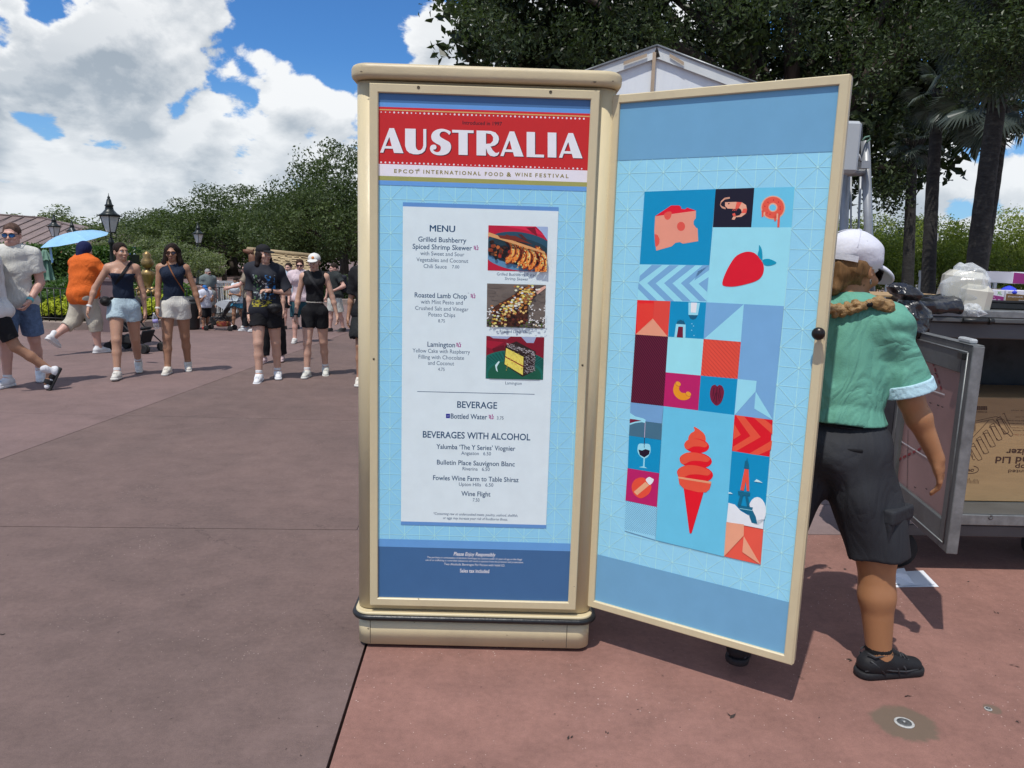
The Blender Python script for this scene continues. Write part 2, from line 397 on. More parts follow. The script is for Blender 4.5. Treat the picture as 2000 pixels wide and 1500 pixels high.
def clip_poly(poly, a, b, keep_left=True, gap=.006):
    """keep the part of a polygon on one side of the line a-b, a gap away from it"""
    ax, ay = a; bx, by = b; nx, ny = -(by - ay), bx - ax; L = math.hypot(nx, ny); nx /= L; ny /= L
    if not keep_left: nx, ny = -nx, -ny
    f = lambda p: (p[0] - ax) * nx + (p[1] - ay) * ny - gap
    out = []
    for i, p in enumerate(poly):
        q = poly[(i + 1) % len(poly)]; fp, fq = f(p), f(q)
        if fp >= 0: out.append(p)
        if fp * fq < 0: t = fp / (fp - fq); out.append((p[0] + (q[0] - p[0]) * t, p[1] + (q[1] - p[1]) * t))
    return out
def line_px(p, q): a, b = G(*p), G(*q); return (a.x, a.y), (b.x, b.y)
J1 = line_px((640, 1500), (715, 1260)); J2 = line_px((0, 1028), (697, 1035)); J3 = line_px((0, 897), (525, 706)); J4 = line_px((0, 806), (225, 811)); J5 = line_px((1600, 1047), (2000, 1052))
def slab(poly, m, name='slab', th=.03):
    if len(poly) < 3: return
    s = MB(); b = .004
    n = len(poly); cx = sum(p[0] for p in poly) / n; cy = sum(p[1] for p in poly) / n
    s.prism(poly, -th, 0.0)
    return s.build(name, m, ground)
BIG = [(-60, -6), (40, -6), (40, 120), (-60, 120)]
near = clip_poly(BIG, *J2, keep_left=False, gap=.004)
far = clip_poly(BIG, *J2, keep_left=True, gap=.004)
# near the camera: mauve left of the wide dark joint, red right of it
J1d = J1
slab(clip_poly(near, *J1d, keep_left=True, gap=.0055), M['slab_grey'])
rn = clip_poly(near, *J1d, keep_left=False, gap=.0055)
p5 = (J1[0][0] + 4.1, J1[0][1]), (J1[1][0] + 4.1, J1[1][1])
slab(clip_poly(rn, *p5, keep_left=True, gap=.004), M['slab_red']); slab(clip_poly(rn, *p5, keep_left=False, gap=.004), M['slab_red'])
# beyond the cross joint
u12 = ((J2[1][0], J2[1][1]), (J2[1][0] + (J1[1][0] - J1[0][0]) , J2[1][1] + (J1[1][1] - J1[0][1])))
fl = clip_poly(far, *u12, keep_left=True, gap=.002); fr = clip_poly(far, *u12, keep_left=False, gap=.002)
lo = clip_poly(fl, *J3, keep_left=False, gap=.0035); hi = clip_poly(fl, *J3, keep_left=True, gap=.0035)
slab(clip_poly(lo, *J4, keep_left=False, gap=.003), M['slab_grey']); slab(clip_poly(lo, *J4, keep_left=True, gap=.003), M['slab_grey'])
slab(clip_poly(hi, *J4, keep_left=False, gap=.003), M['slab_mauve'])
hi2 = clip_poly(hi, *J4, keep_left=True, gap=.003)
g1 = G(60, 706), G(700, 690); J6 = ((g1[0].x, g1[0].y), (g1[1].x, g1[1].y))
slab(clip_poly(hi2, *J6, keep_left=False, gap=.003), M['slab_mauve']); slab(clip_poly(hi2, *J6, keep_left=True, gap=.003), M['slab_mauve'])
g2 = G(1600, 985), G(1660, 983)
J7 = ((g2[0].x, g2[0].y), (g2[0].x + 5, g2[0].y + .35))
slab(clip_poly(fr, *J7, keep_left=False, gap=.004), M['slab_pale']); 
fr2 = clip_poly(fr, *J7, keep_left=True, gap=.004)
for k in range(4):
    a = ((3.0 + 4.4 * k, 0), (3.3 + 4.4 * k, 10)); b = ((3.0 + 4.4 * (k - 1), 0), (3.3 + 4.4 * (k - 1), 10))
    q = clip_poly(fr2, *a, keep_left=True, gap=.004) if k < 3 else fr2
    if k > 0: q = clip_poly(q, *b, keep_left=False, gap=.004)
    slab(q, M['slab_pale'])
far_sheet = MB(); far_sheet.poly([(-900, 120.01, -.004), (900, 120.01, -.004), (900, 1400, -.004), (-900, 1400, -.004)]); far_sheet.poly([(-900, -250, -.004), (-60.01, -250, -.004), (-60.01, 120, -.004), (-900, 120, -.004)]); far_sheet.poly([(40.01, -250, -.004), (900, -250, -.004), (900, 120, -.004), (40.01, 120, -.004)]); far_sheet.poly([(-60, -250, -.004), (40, -250, -.004), (40, -6.01, -.004), (-60, -6.01, -.004)])
tag(far_sheet.build('far_pavement', M['earth']), kind='structure')

# metal discs set in the paving
M['disc'] = mat('worn_steel', (.16, .165, .165), rough=.5, metal=.6, var=.35, vscale=90, bump=.3, bscale=300)
M['disc_rim'] = mat('pale_cement_ring', (.42, .42, .40), rough=.9, var=.25, vscale=120)
M['dark'] = mat('black_gap', (.01, .01, .01), rough=.9, var=0)
def anchor(P, r, label):
    t = thing('ground_anchor', label, 'ground anchor', (P.x, P.y, 0))
    a = MB(); a.lathe((P.x, P.y, 0), [(r * 1.06, .0002), (r * 1.06, .002), (r * .98, .003), (r * .80, .0035), (r * .78, .0022)], 32); a.build('cement_ring', M['disc_rim'], t)
    b = MB(); b.lathe((P.x, P.y, 0), [(r * .78, .0004), (r * .78, .003), (r * .74, .004), (r * .16, .0042), (r * .15, .003), (0, .003)], 32); b.build('metal_disc', M['disc'], t)
    c = MB(); c.lathe((P.x, P.y, 0), [(r * .12, .0034), (r * .10, .0056), (0, .006)], 10); c.build('screw', M['disc_rim'], t)
anchor(A1, .031, 'round metal anchor disc in a grey stain on the red paving, the larger one')
anchor(A2, .012, 'tiny round metal anchor disc at the lower right of the red paving')

# leaf bits and crumbs lying about
M['litter'] = mat('dry_leaf_bits', (.035, .024, .02), rough=.9, var=.3, vscale=60)
rnd = random.Random(5); lb = MB()
spots = [(1112, 1440, 1.1), (1185, 1432, .5), (1430, 1400, 1.4), (1560, 1322, .6), (1085, 1395, .5), (1660, 1290, .9), (1770, 1358, 1.1), (1980, 1300, 1.3), (1945, 1198, 1.2), (1890, 1137, 1.1), (1740, 1180, .9), (1620, 1110, .9), (1650, 1112, .8), (1295, 1320, .5), (1250, 1390, .4), (230, 1236, .5), (335, 1403, .6), (4, 1240, .8), (15, 1085, .4), (430, 1490, .5), (1990, 1412, .7), (1945, 1320, .4), (1600, 1402, .4), (1990, 1230, .5), (355, 845, .5), (435, 721, .7)]
for i in range(60): spots.append((rnd.uniform(0, 2000), rnd.uniform(1060, 1500), rnd.uniform(.12, .4)))
for x, y, s in spots:
    P = G(x, y)
    if P.x > -.6 and P.x < .4 and P.y > 2.75: continue
    for k in range(rnd.choice((1, 2, 2, 3))):
        a = rnd.uniform(0, 2 * pi); L = s * .011 * rnd.uniform(.6, 1.2); W = L * rnd.uniform(.25, .5)
        c = Vector((P.x + rnd.uniform(-.008, .008) * s, P.y + rnd.uniform(-.008, .008) * s, .0015)); d = Vector((cos(a), sin(a), 0)); n = Vector((-sin(a), cos(a), 0))
        lb.poly([c - d * L, c + n * W + Vector((0, 0, .002 * s)), c + d * L * 1.1 + Vector((0, 0, .004 * s)), c - n * W * .8])
tag(lb.build('leaf_litter', M['litter']), 'small dark leaf bits scattered over the paving', 'litter', kind='stuff')
# ------------------------------------------------------------------ menu board: cream cabinet on a plinth with an open printed door
M['cream'] = mat('cream_paint', (.62, .525, .325), rough=.42, var=.035, vscale=5, bump=.10, bscale=45, dirt=(.40, .33, .22), dscale=3.2, damt=.34, stretch=(1, 1, .45))
M['cream_lid'] = mat('cream_lid_paint', (.56, .465, .285), rough=.45, var=.06, vscale=7, bump=.12, bscale=40, dirt=(.36, .29, .18), dscale=5, damt=.3, stretch=(.5, 1, 1))
M['rubber'] = mat('black_bumper_rubber', (.012, .013, .014), rough=.35, var=.3, vscale=20, bump=.2, bscale=50)
M['bronze'] = mat('dark_bronze', (.022, .017, .015), rough=.3, metal=.5, var=.2, vscale=40)
M['hinge'] = mat('brass_hinge', (.10, .08, .05), rough=.5, metal=.6, var=.3, vscale=80)
M['chip'] = mat('chipped_paint', (.10, .075, .05), rough=.8, var=.3, vscale=60)
FR = Plane(-.5079, 2.8466, .0145)           # front poster plane
DR = Plane(.362, 2.885, -.547)              # door poster plane
PW, PZB, PZT, MG = .7587, .2145, 2.1319, .0314
sign = thing('menu_board', 'tall cream menu cabinet with red AUSTRALIA header and an open printed door', 'menu board', (-.12, 3.05, 0))

def rrect(x0, x1, y0, y1, r, n=6, radii=None):
    rr = radii or (r, r, r, r); out = []
    for (cx, cy, a, q) in ((x0, y0, pi, rr[0]), (x1, y0, 1.5 * pi, rr[1]), (x1, y1, 0, rr[2]), (x0, y1, .5 * pi, rr[3])):
        ccx = cx + (q if cx == x0 else -q); ccy = cy + (q if cy == y0 else -q)
        for k in range(n + 1): b = a + (pi / 2) * k / n; out.append((ccx + q * cos(b), ccy + q * sin(b)))
    return out
def in_front(pl, off=0.0):  # local (u, depth) to world; depth grows away from the viewer
    return lambda u, d, z: pl.at(u, z, -d + off)
fF = in_front(FR)
def rounded_slab(mb, outline_fn, z0, z1, e=.008, f=fF, n=3, m=0):
    """slab with rounded top and bottom edges; outline_fn(inset) gives the outline"""
    rings = []
    for k in range(n + 1): a = pi / 2 * k / n; rings.append((z0 + e - e * cos(a), e - e * sin(a)))
    rings += [(z0 + z1 - z, i) for z, i in reversed(rings)]
    ids = []
    for z, i in rings: ids.append(mb.addv([f(x, y, z) for x, y in outline_fn(i)]))
    N = len(outline_fn(0))
    for A, B in zip(ids, ids[1:]):
        for j in range(N): mb.face((A + j, A + (j + 1) % N, B + (j + 1) % N, B + j), m, True)
    mb.face([ids[0] + j for j in reversed(range(N))], m); mb.face([ids[-1] + j for j in range(N)], m)
bx0, bx1, bd = -.088, PW + .098, .46       # body outline in (u, depth); frame stands proud of it
b = MB(); b.prism(rrect(bx0, bx1, .012, bd, .055, 8), .16, 2.176, f=fF, smooth=True); body = b.build('cabinet_body', M['cream'], sign)
b = MB(); rounded_slab(b, lambda i: rrect(bx0 - .018 + i, bx1 + .018 - i, -.022 + i, bd + .02 - i, .075 - i, 8), 2.179, 2.232, .018, n=5); b.build('lid', M['cream_lid'], sign)
b = MB()                                   # frame round the poster, four mitred bars
def frame_bars(pl, u0, u1, z0, z1, w, d0, d1, parent, m, name='frame_bar', widths=None):
    """four mitred bars round the opening u0..u1, z0..z1; d0 back, d1 front (towards the viewer)"""
    wl, wr, wb, wt = widths or (w, w, w, w)
    o = [(u0 - wl, z0 - wb), (u1 + wr, z0 - wb), (u1 + wr, z1 + wt), (u0 - wl, z1 + wt)]; i = [(u0, z0), (u1, z0), (u1, z1), (u0, z1)]
    c = .003
    for k in range(4):
        a, bb = o[k], o[(k + 1) % 4]; ia, ib = i[k], i[(k + 1) % 4]
        s = MB()
        def sh(p, q, t): return (p[0] + (q[0] - p[0]) * t, p[1] + (q[1] - p[1]) * t)
        tt = c / w
        prof = [(0, d0), (0, d1 - c), (tt, d1), (1 - tt, d1), (1, d1 - c), (1, d0)]
        A = s.addv([pl.at(*sh(a, ia, t), d) for t, d in prof]); B = s.addv([pl.at(*sh(bb, ib, t), d) for t, d in prof])
        for j in range(6): s.face((A + j, B + j, B + (j + 1) % 6, A + (j + 1) % 6))
        s.face([A + j for j in range(6)]); s.face([B + j for j in reversed(range(6))])
        s.build(name, m, parent)
frame_bars(FR, 0, PW, PZB, PZT, MG, -.010, .012, sign, M['cream'])
for px, py in ((818, 172), (1075, 181)):   # screws
    u, z = FR.uv(px, py); s = MB(); s.lathe(FR.at(u, z, .0125), [(.0055, 0), (.0055, .0008), (.0035, .0012), (.002, .0002), (0, .0002)], 12, axis=FR.n); s.build('screw', M['hinge'], sign)
for px, py in ((731, 700), (1137, 712)):
    u, z = FR.uv(px, py); s = MB(); s.lathe(FR.at(u, z, .0125), [(.004, 0), (.004, .001), (0, .0015)], 10, axis=FR.n); s.build('screw', M['hinge'], sign)
# ledge, bumper and plinth
lz = .150
b = MB(); rounded_slab(b, lambda i: rrect(bx0 - .008 + i, bx1 + .006 - i, -.014 + i, bd + .01 - i, .06 - i, 8), lz - .022, lz + .004, .004, n=2); b.build('ledge', M['cream'], sign)
b = MB(); ol = rrect(bx0 - .010, bx1 + .010, -.018, bd + .012, .065, 8)
b.tube([fF(x, y, lz - .015) for x, y in ol], .0125, 8, closed=True); b.build('bumper', M['rubber'], sign)
b = MB(); b.prism(rrect(bx0 + .004, bx1 - .004, -.010, bd - .01, .052, 8), .018, lz - .022, f=fF, smooth=True); plinth = b.build('plinth', M['cream'], sign)
b = MB(); b.prism(rrect(bx0 + .04, bx1 - .04, .03, bd - .04, .03, 3), .0005, .018, f=fF); b.build('foot', M['rubber'], sign)
for u in (-.03, PW + .0):
    b = MB(); b.prism([(u - .0012, -.0106), (u + .0012, -.0106), (u + .0012, .004), (u - .0012, .004)], .02, lz - .031, f=fF); b.build('seam', M['chip'], sign)
# chips in the paint
rnd = random.Random(11); b = MB()
for (px, py, pl, off, s) in ((1160, 163, FR, .0225, 1.0), (1195, 161, FR, .0218, .6), (708, 143, FR, .0225, .7), (720, 1225, FR, .0109, .6), (810, 1213, FR, .0109, .5), (990, 1238, FR, .0109, .4), (975, 1212, FR, .0109, .8), (1010, 1211, FR, .0109, .4), (950, 1209, FR, .0109, .5), (818, 1167, FR, .0124, .5), (1121, 1143, FR, .0122, .3), (1060, 1248, FR, .0109, .4)):
    u, z = pl.uv(px, py); 
    b.poly([pl.at(u + s * .008 * cos(a) * rnd.uniform(.5, 1.2), z + s * .0035 * sin(a) * rnd.uniform(.5, 1.2), off) for a in (k * pi / 4 for k in range(8))])
b.build('paint_chips', M['chip'], sign)
tag(bpy.data.objects['paint_chips'], kind='stuff')

C = lambda r, g, b_, k=1.22: srgb(r, g, b_, k)
def lattice(P, u0, u1, z0, z1, pu, pz, ou, oz, col, w=.0017):
    """pale star lattice: lines every half period and diagonals through the stars"""
    def clipseg(a, b):
        (x0, y0), (x1, y1) = a, b; t0, t1 = 0.0, 1.0; dx, dy = x1 - x0, y1 - y0
        for p, q in ((-dx, x0 - u0), (dx, u1 - x0), (-dy, y0 - z0), (dy, z1 - y0)):
            if abs(p) < 1e-9:
                if q < 0: return None
            else:
                r = q / p
                if p < 0: t0 = max(t0, r)
                else: t1 = min(t1, r)
        return ((x0 + dx * t0, y0 + dy * t0), (x0 + dx * t1, y0 + dy * t1)) if t0 < t1 else None
    N = 40
    segs = [((ou + k * pu / 2, z0), (ou + k * pu / 2, z1)) for k in range(-N, N)] + [((u0, oz + k * pz / 2), (u1, oz + k * pz / 2)) for k in range(-N, N)]
    for k in range(-N, N):
        L = 6.0
        for sg in (1, -1): segs.append(((ou + k * pu - L * pu, oz - sg * L * pz), (ou + k * pu + L * pu, oz + sg * L * pz)));
    for k in range(-N, N):
        for j in (-1, 0, 1, 2, 3):
            pass
    base = P.lv
    for a, b_ in segs:
        P.lv = base + (0 if a[0] == b_[0] else 1 if a[1] == b_[1] else 2 if (b_[0] - a[0]) * (b_[1] - a[1]) > 0 else 3)
        if abs(a[0] - b_[0]) > 1e-9 and abs(a[1] - b_[1]) > 1e-9:
            dx, dy = b_[0] - a[0], b_[1] - a[1]; a = (a[0] - dx * 3, a[1] - dy * 3); b_ = (b_[0] + dx * 3, b_[1] + dy * 3)
        c = clipseg(a, b_)
        if c: P.uvline(*c, w, col)
    P.lv = base + 4
    for i in range(-N, N):
        for j in range(-N, N):
            x, y = ou + i * pu, oz + j * pz
            if u0 + .004 < x < u1 - .004 and z0 + .004 < y < z1 - .004: P.uvpoly(ellipse(x, y, .0035, .0035, 8), col)
LB, LBL = C(136, 195, 240), C(168, 220, 244)
SKB, NAVY, MIDB = C(96, 148, 198), C(60, 98, 138), C(88, 135, 178)

# ---- front poster
b = MB(); b.prism([(0, 0), (PW, 0), (PW, .006), (0, .006)], PZB, PZT, f=fF); poster = b.build('poster', M['print'], sign)
poster.data.color_attributes.new('Col', 'FLOAT_COLOR', 'POINT').data.foreach_set('color', np.tile(np.array(LB + (1,), np.float32), len(poster.data.vertices)))
P = Print(FR); Z = lambda y, x=945: FR.uv(x, y)[1]
def Z3(y, x=188): return FR.uv(680 + x / 3.19, 130 + y / 3.19)[1]
def band(za, zb, col): P.uvpoly([(0, zb), (PW, zb), (PW, za), (0, za)], col)
z_a, z_b, z_c, z_d = Z3(222), Z3(250), Z3(264), Z3(271)
z_e, z_f, z_g, z_h = Z3(606), Z3(680), Z3(708), Z3(736)
u_, zbot = FR.uv(738, 1052); zb2 = FR.uv(738, 1067)[1]
P.up(); lattice(P, .003, PW - .003, zbot, z_h, .1175, .1225, FR.uv(763, 455)[0], FR.uv(763, 455)[1], LBL); P.up()
band(PZT, z_a, C(64, 102, 144)); band(z_a, z_b, C(94, 144, 200)); band(z_b, z_c, C(196, 38, 40)); band(z_c, z_d, C(196, 160, 96)); band(z_d, z_e, C(186, 34, 34))
band(z_e, z_f, C(236, 214, 222)); band(z_f, z_g, C(150, 150, 84)); band(z_g, z_h, C(98, 150, 205)); band(zbot, zb2, SKB); band(zb2, PZB, NAVY)
P.up(); dr = random.Random(2)
for row in (Z3(283), Z3(596)):
    k = 0; u = .009
    while u < PW - .006:
        r = dr.choice((.0022, .0028, .0034, .0034)); P.uvpoly(ellipse(u, row, r, r, 9), C(238, 210, 214)); u += .0155
P.text('Introduced in 1997', 942, 240.5, 77, 7.5, C(44, 20, 30), bold=.014)
# deco letters: own outlines in a unit box (x right, y up)
LET = {
 'A': [[(0, 0), (.40, 1), (.60, 1), (1, 0), (.60, 0), (.545, .17), (.20, .17), (.14, 0)], [(.235, .27), (.50, .27), (.405, .62), (.385, .62)]],
 'U': [[(0, 1), (.50, 1), (.50, .30), (.53, .20), (.62, .13), (.73, .14), (.82, .22), (.86, .34), (.86, 1), (1, 1), (1, .30), (.93, .12), (.80, .02), (.62, -.03), (.40, -.03), (.20, .02), (.07, .12), (0, .30)]],
 'S': [[(.98, .92), (.78, 1.0), (.55, 1.03), (.30, .98), (.12, .86), (.06, .70), (.12, .54), (.30, .43), (.48, .35), (.52, .24), (.46, .12), (.33, .08), (.20, .12), (.16, .18), (.27, .20), (.31, .28), (.27, .36), (.16, .38), (.05, .34), (0, .24), (.03, .12), (.14, .02), (.36, -.04), (.64, -.03), (.86, .05), (.98, .20), (1, .36), (.92, .50), (.70, .60), (.50, .70), (.46, .80), (.54, .90), (.70, .92), (.84, .86), (.92, .80)]],
 'T': [[(0, 1), (1, 1), (1, .89), (.72, .89), (.72, 0), (.30, 0), (.30, .89), (0, .89)]],
 'R': [[(0, 1), (.62, 1), (.84, .94), (.97, .80), (1, .68), (.95, .52), (.82, .42), (.62, .37), (.72, .22), (.84, .12), (.93, .12), (1, .17), (1, .10), (.92, .01), (.78, -.03), (.60, .0), (.50, .10), (.42, .30), (.42, 0), (0, 0)], [(.42, .47), (.62, .49), (.73, .60), (.74, .75), (.64, .87), (.42, .90)]],
 'L': [[(0, 1), (.48, 1), (.48, .10), (1, .10), (1, -.01), (0, -.01)]],
 'I': [[(0, 1), (1, 1), (1, 0), (0, 0)]]}
def letter(ch, x0, x1, off, col):
    # cap line and baseline slope with the board: measured at both ends
    yt = lambda x: 384 + (x - 265) * (415 - 384) / (1390 - 265); yb = lambda x: 536 + (x - 200) * (572 - 536) / (1460 - 200)
    def mp(p):
        x = x0 + (x1 - x0) * p[0]; y = yb(x) + (yt(x) - yb(x)) * p[1]; return FR.uv(680 + (x + off) / 3.19, 130 + (y + off * .9) / 3.19)
    loops = [[mp(p) for p in (smooth_closed(l, 3) if ch == 'S' else l)] for l in LET[ch]]
    i = len(P.v); o = P.off + P.lv * P.STEP; flat = [q for l in loops for q in l]
    P.v += [tuple(FR.at(u, z, o)) for u, z in flat]; P.c += [col] * len(flat)
    for t in tessellate_polygon([[Vector((u, z, 0)) for u, z in l] for l in loops]):
        a, bb, c = (flat[k] for k in t); ar = (bb[0] - a[0]) * (c[1] - a[1]) - (bb[1] - a[1]) * (c[0] - a[0]); P.f.append(tuple(i + k for k in (t if ar > 0 else t[::-1])))
word = [('A', 199, 345), ('U', 355, 487), ('S', 510, 641), ('T', 648, 782), ('R', 800, 940), ('A', 948, 1093), ('L', 1112, 1220), ('I', 1243, 1297), ('A', 1313, 1460)]
P.up()
for ch, a, bb in word: letter(ch, a, bb, 5, C(70, 22, 36))
P.up()
for ch, a, bb in word: letter(ch, a, bb, 0, C(240, 218, 228))
P.text('EPCOT', 794, 334.5, 48, 7.4, C(132, 120, 52), bold=.022, space=1.45); P.text('®', 818, 332, 5, 5, C(132, 120, 52))
P.text('INTERNATIONAL', 883, 337, 112, 7.4, C(132, 120, 52), bold=.022, space=1.45); P.text('FOOD', 965, 340, 36, 7.4, C(132, 120, 52), bold=.022, space=1.45)
P.text('&', 994, 340.5, 9, 8.5, C(132, 120, 52), bold=.03); P.text('WINE', 1022, 341, 33, 7.4, C(132, 120, 52), bold=.022, space=1.45); P.text('FESTIVAL', 1078, 343, 65, 7.4, C(132, 120, 52), bold=.022, space=1.45)
# white menu sheet
um0, zm0 = FR.uv(787, 403); um1, zm1 = FR.uv(1070, 1023); zmb = FR.uv(787, 395)[1]; zme = FR.uv(787, 1018)[1]; zmf = FR.uv(787, 1024.5)[1]; um1 = FR.uv(1091, 405)[0]
MENU = C(206, 222, 238)
P.uvpoly([(um0, zmf), (um1, zmf), (um1, zmb), (um0, zmb)], C(92, 138, 190)); P.up(); P.uvpoly([(um0, zme), (um1, zme), (um1, zm0), (um0, zm0)], MENU); P.up()
INK = C(24, 66, 98)
def logo(x, y, s=10):
    for dx, dy, w, h in ((-3, -3, 4, 1.6), (-3.6, 1, 1.5, 4.2), (-1, 1.5, 1.8, 6), (2, -3.2, 1.6, 4), (3.4, 1.8, 1.5, 5.5), (1.6, 3.6, 2.2, 1.5), (-3, -.6, 3, 1.1), (3.8, -1, 2, 1.1)):
        P.poly([(x + (dx - w / 2) * s / 10, y + (dy - h / 2) * s / 10), (x + (dx + w / 2) * s / 10, y + (dy - h / 2) * s / 10), (x + (dx + w / 2) * s / 10, y + (dy + h / 2) * s / 10), (x + (dx - w / 2) * s / 10, y + (dy + h / 2) * s / 10)], C(150, 40, 120))
TX = P.text
TX('MENU', 863.8, 446, 49, 13, INK); P.lv += 1; TX('MENU', 864.6, 446.2, 49, 13, INK); P.lv -= 1
TX('Grilled Bushberry', 864, 468, 94, 10, INK, bold=.012); TX('Spiced Shrimp Skewer', 864, 482.5, 116, 10, INK, bold=.012); logo(930, 484)
TX('with Sweet and Sour', 864, 495.5, 86, 8, INK); TX('Vegetables and Coconut', 864, 508, 101, 8, INK); TX('Chili Sauce', 850, 520, 45, 8, INK); TX('7.00', 890, 521, 14, 6.5, INK)
TX('Roasted Lamb Chop', 861, 577, 102, 10, INK, bold=.012); TX('*', 915, 573, 3, 3, INK); logo(924, 578)
TX('with Mint Pesto and', 863, 590, 82, 8, INK); TX('Crushed Salt and Vinegar', 863, 602.5, 104, 8, INK); TX('Potato Chips', 863, 614.5, 52, 8, INK); TX('8.75', 862.5, 626.5, 13, 6.5, INK)
TX('Lamington', 862, 672.5, 54, 10, INK, bold=.012); logo(896, 673.5)
TX('Yellow Cake with Raspberry', 862, 685.5, 112, 8, INK); TX('Filling with Chocolate', 862, 697.5, 89, 8, INK); TX('and Coconut', 861.5, 709, 51, 8, INK); TX('4.75', 862, 721, 13, 6.5, INK)
TX('Grilled Bushberry Spiced', 1009, 536, 77, 6, INK); TX('Shrimp Skewer', 1009, 544.5, 46, 6, INK); TX('Roasted Lamb Chop', 1006.5, 647.5, 61, 6, INK); TX('Lamington', 1003, 748, 32, 6, INK)
P.line((815, 764.5), (1044, 770), .0022, INK)
TX('BEVERAGE', 932, 790.5, 78, 13, INK, bold=.014)
P.poly([(871, 808), (879, 808), (879, 816.5), (871, 816.5)], C(24, 30, 130)); P.up(); P.line((872.5, 812.3), (877.5, 812.3), .0012, MENU)
TX('Bottled Water', 916, 813, 71, 10, INK, bold=.012); logo(959.5, 814); TX('3.75', 977, 816, 13, 6.5, INK)
TX('BEVERAGES WITH ALCOHOL', 931, 850.5, 210, 13, INK, bold=.014)
for a, ya, wa, s_, ys, ws in (("Yalumba ‘The Y Series’ Viognier", 873.5, 154, 'Angaston   6.50', 885, 58), ('Bulletin Place Sauvignon Blanc', 904, 152, 'Riverina   6.50', 915.5, 53), ('Fowles Wine Farm to Table Shiraz', 934.5, 167, 'Upton Hills   6.50', 946, 67), ('Wine Flight', 964, 57, '7.50', 976, 13)):
    TX(a, 929.5, ya, wa, 9.5, INK, bold=.01); TX(s_, 930, ys, ws, 7, INK)
TX('*Consuming raw or undercooked meats, poultry, seafood, shellfish,', 929, 1004.5, 165, 5.2, INK, shear=.25, res=2); TX('or eggs may increase your risk of foodborne illness.', 928.5, 1012.5, 126, 5.2, INK, shear=.25, res=2)
WT = C(225, 236, 246)
TX('Please Enjoy Responsibly', 927, 1082, 82, 7.4, WT, shear=.25, bold=.012); TX('The purchase or consumption of alcoholic beverages by a person under 21 years of age or the illegal', 927, 1090, 185, 3.6, WT, res=2)
TX('use of or trafficking in controlled substances will result in ejection from the premises and prosecution.', 927, 1095.5, 191, 3.6, WT, res=2); TX('Two Alcoholic Beverages Per Person with Valid I.D.', 927, 1102.5, 119, 4.6, WT, res=2); TX('Sales tax included', 927, 1114.5, 57, 7.4, WT, bold=.012)
P.build('lettering', poster)

# ---- three food pictures on the menu sheet
def picture(corners, draw, seed):
    """corners: tl, tr, br, bl in pixels; draw gets a clipping painter with unit coordinates (x right, y down)"""
    Q = Print(FR, off=P.off + P.lv * P.STEP + .0002); rr = random.Random(seed)
    tl, tr, br, bl = (FR.uv(*c) for c in corners)
    def mp(x, y):
        x = min(1, max(0, x)); y = min(1, max(0, y))
        a = (tl[0] + (tr[0] - tl[0]) * x, tl[1] + (tr[1] - tl[1]) * x); b_ = (bl[0] + (br[0] - bl[0]) * x, bl[1] + (br[1] - bl[1]) * x); return (a[0] + (b_[0] - a[0]) * y, a[1] + (b_[1] - a[1]) * y)
    def pg(pts, col): Q.uvpoly([mp(*q) for q in pts], col)
    Q.STEP = .00004; n = [0]
    def pgu(pts, col):
        Q.lv += 1; pg(pts, col)
    draw(pgu, rr); Q.build('food_picture', poster)
def blob(cx, cy, rx, ry, rr, n=9, rot=0.0): return [(cx + rx * rr.uniform(.7, 1.15) * cos(a + rot), cy + ry * rr.uniform(.7, 1.15) * sin(a + rot)) for a in (2 * pi * k / n for k in range(n))]
def jit(c, rr, v=.25): k = rr.uniform(1 - v, 1 + v); return tuple(min(.8, x * k) for x in c)
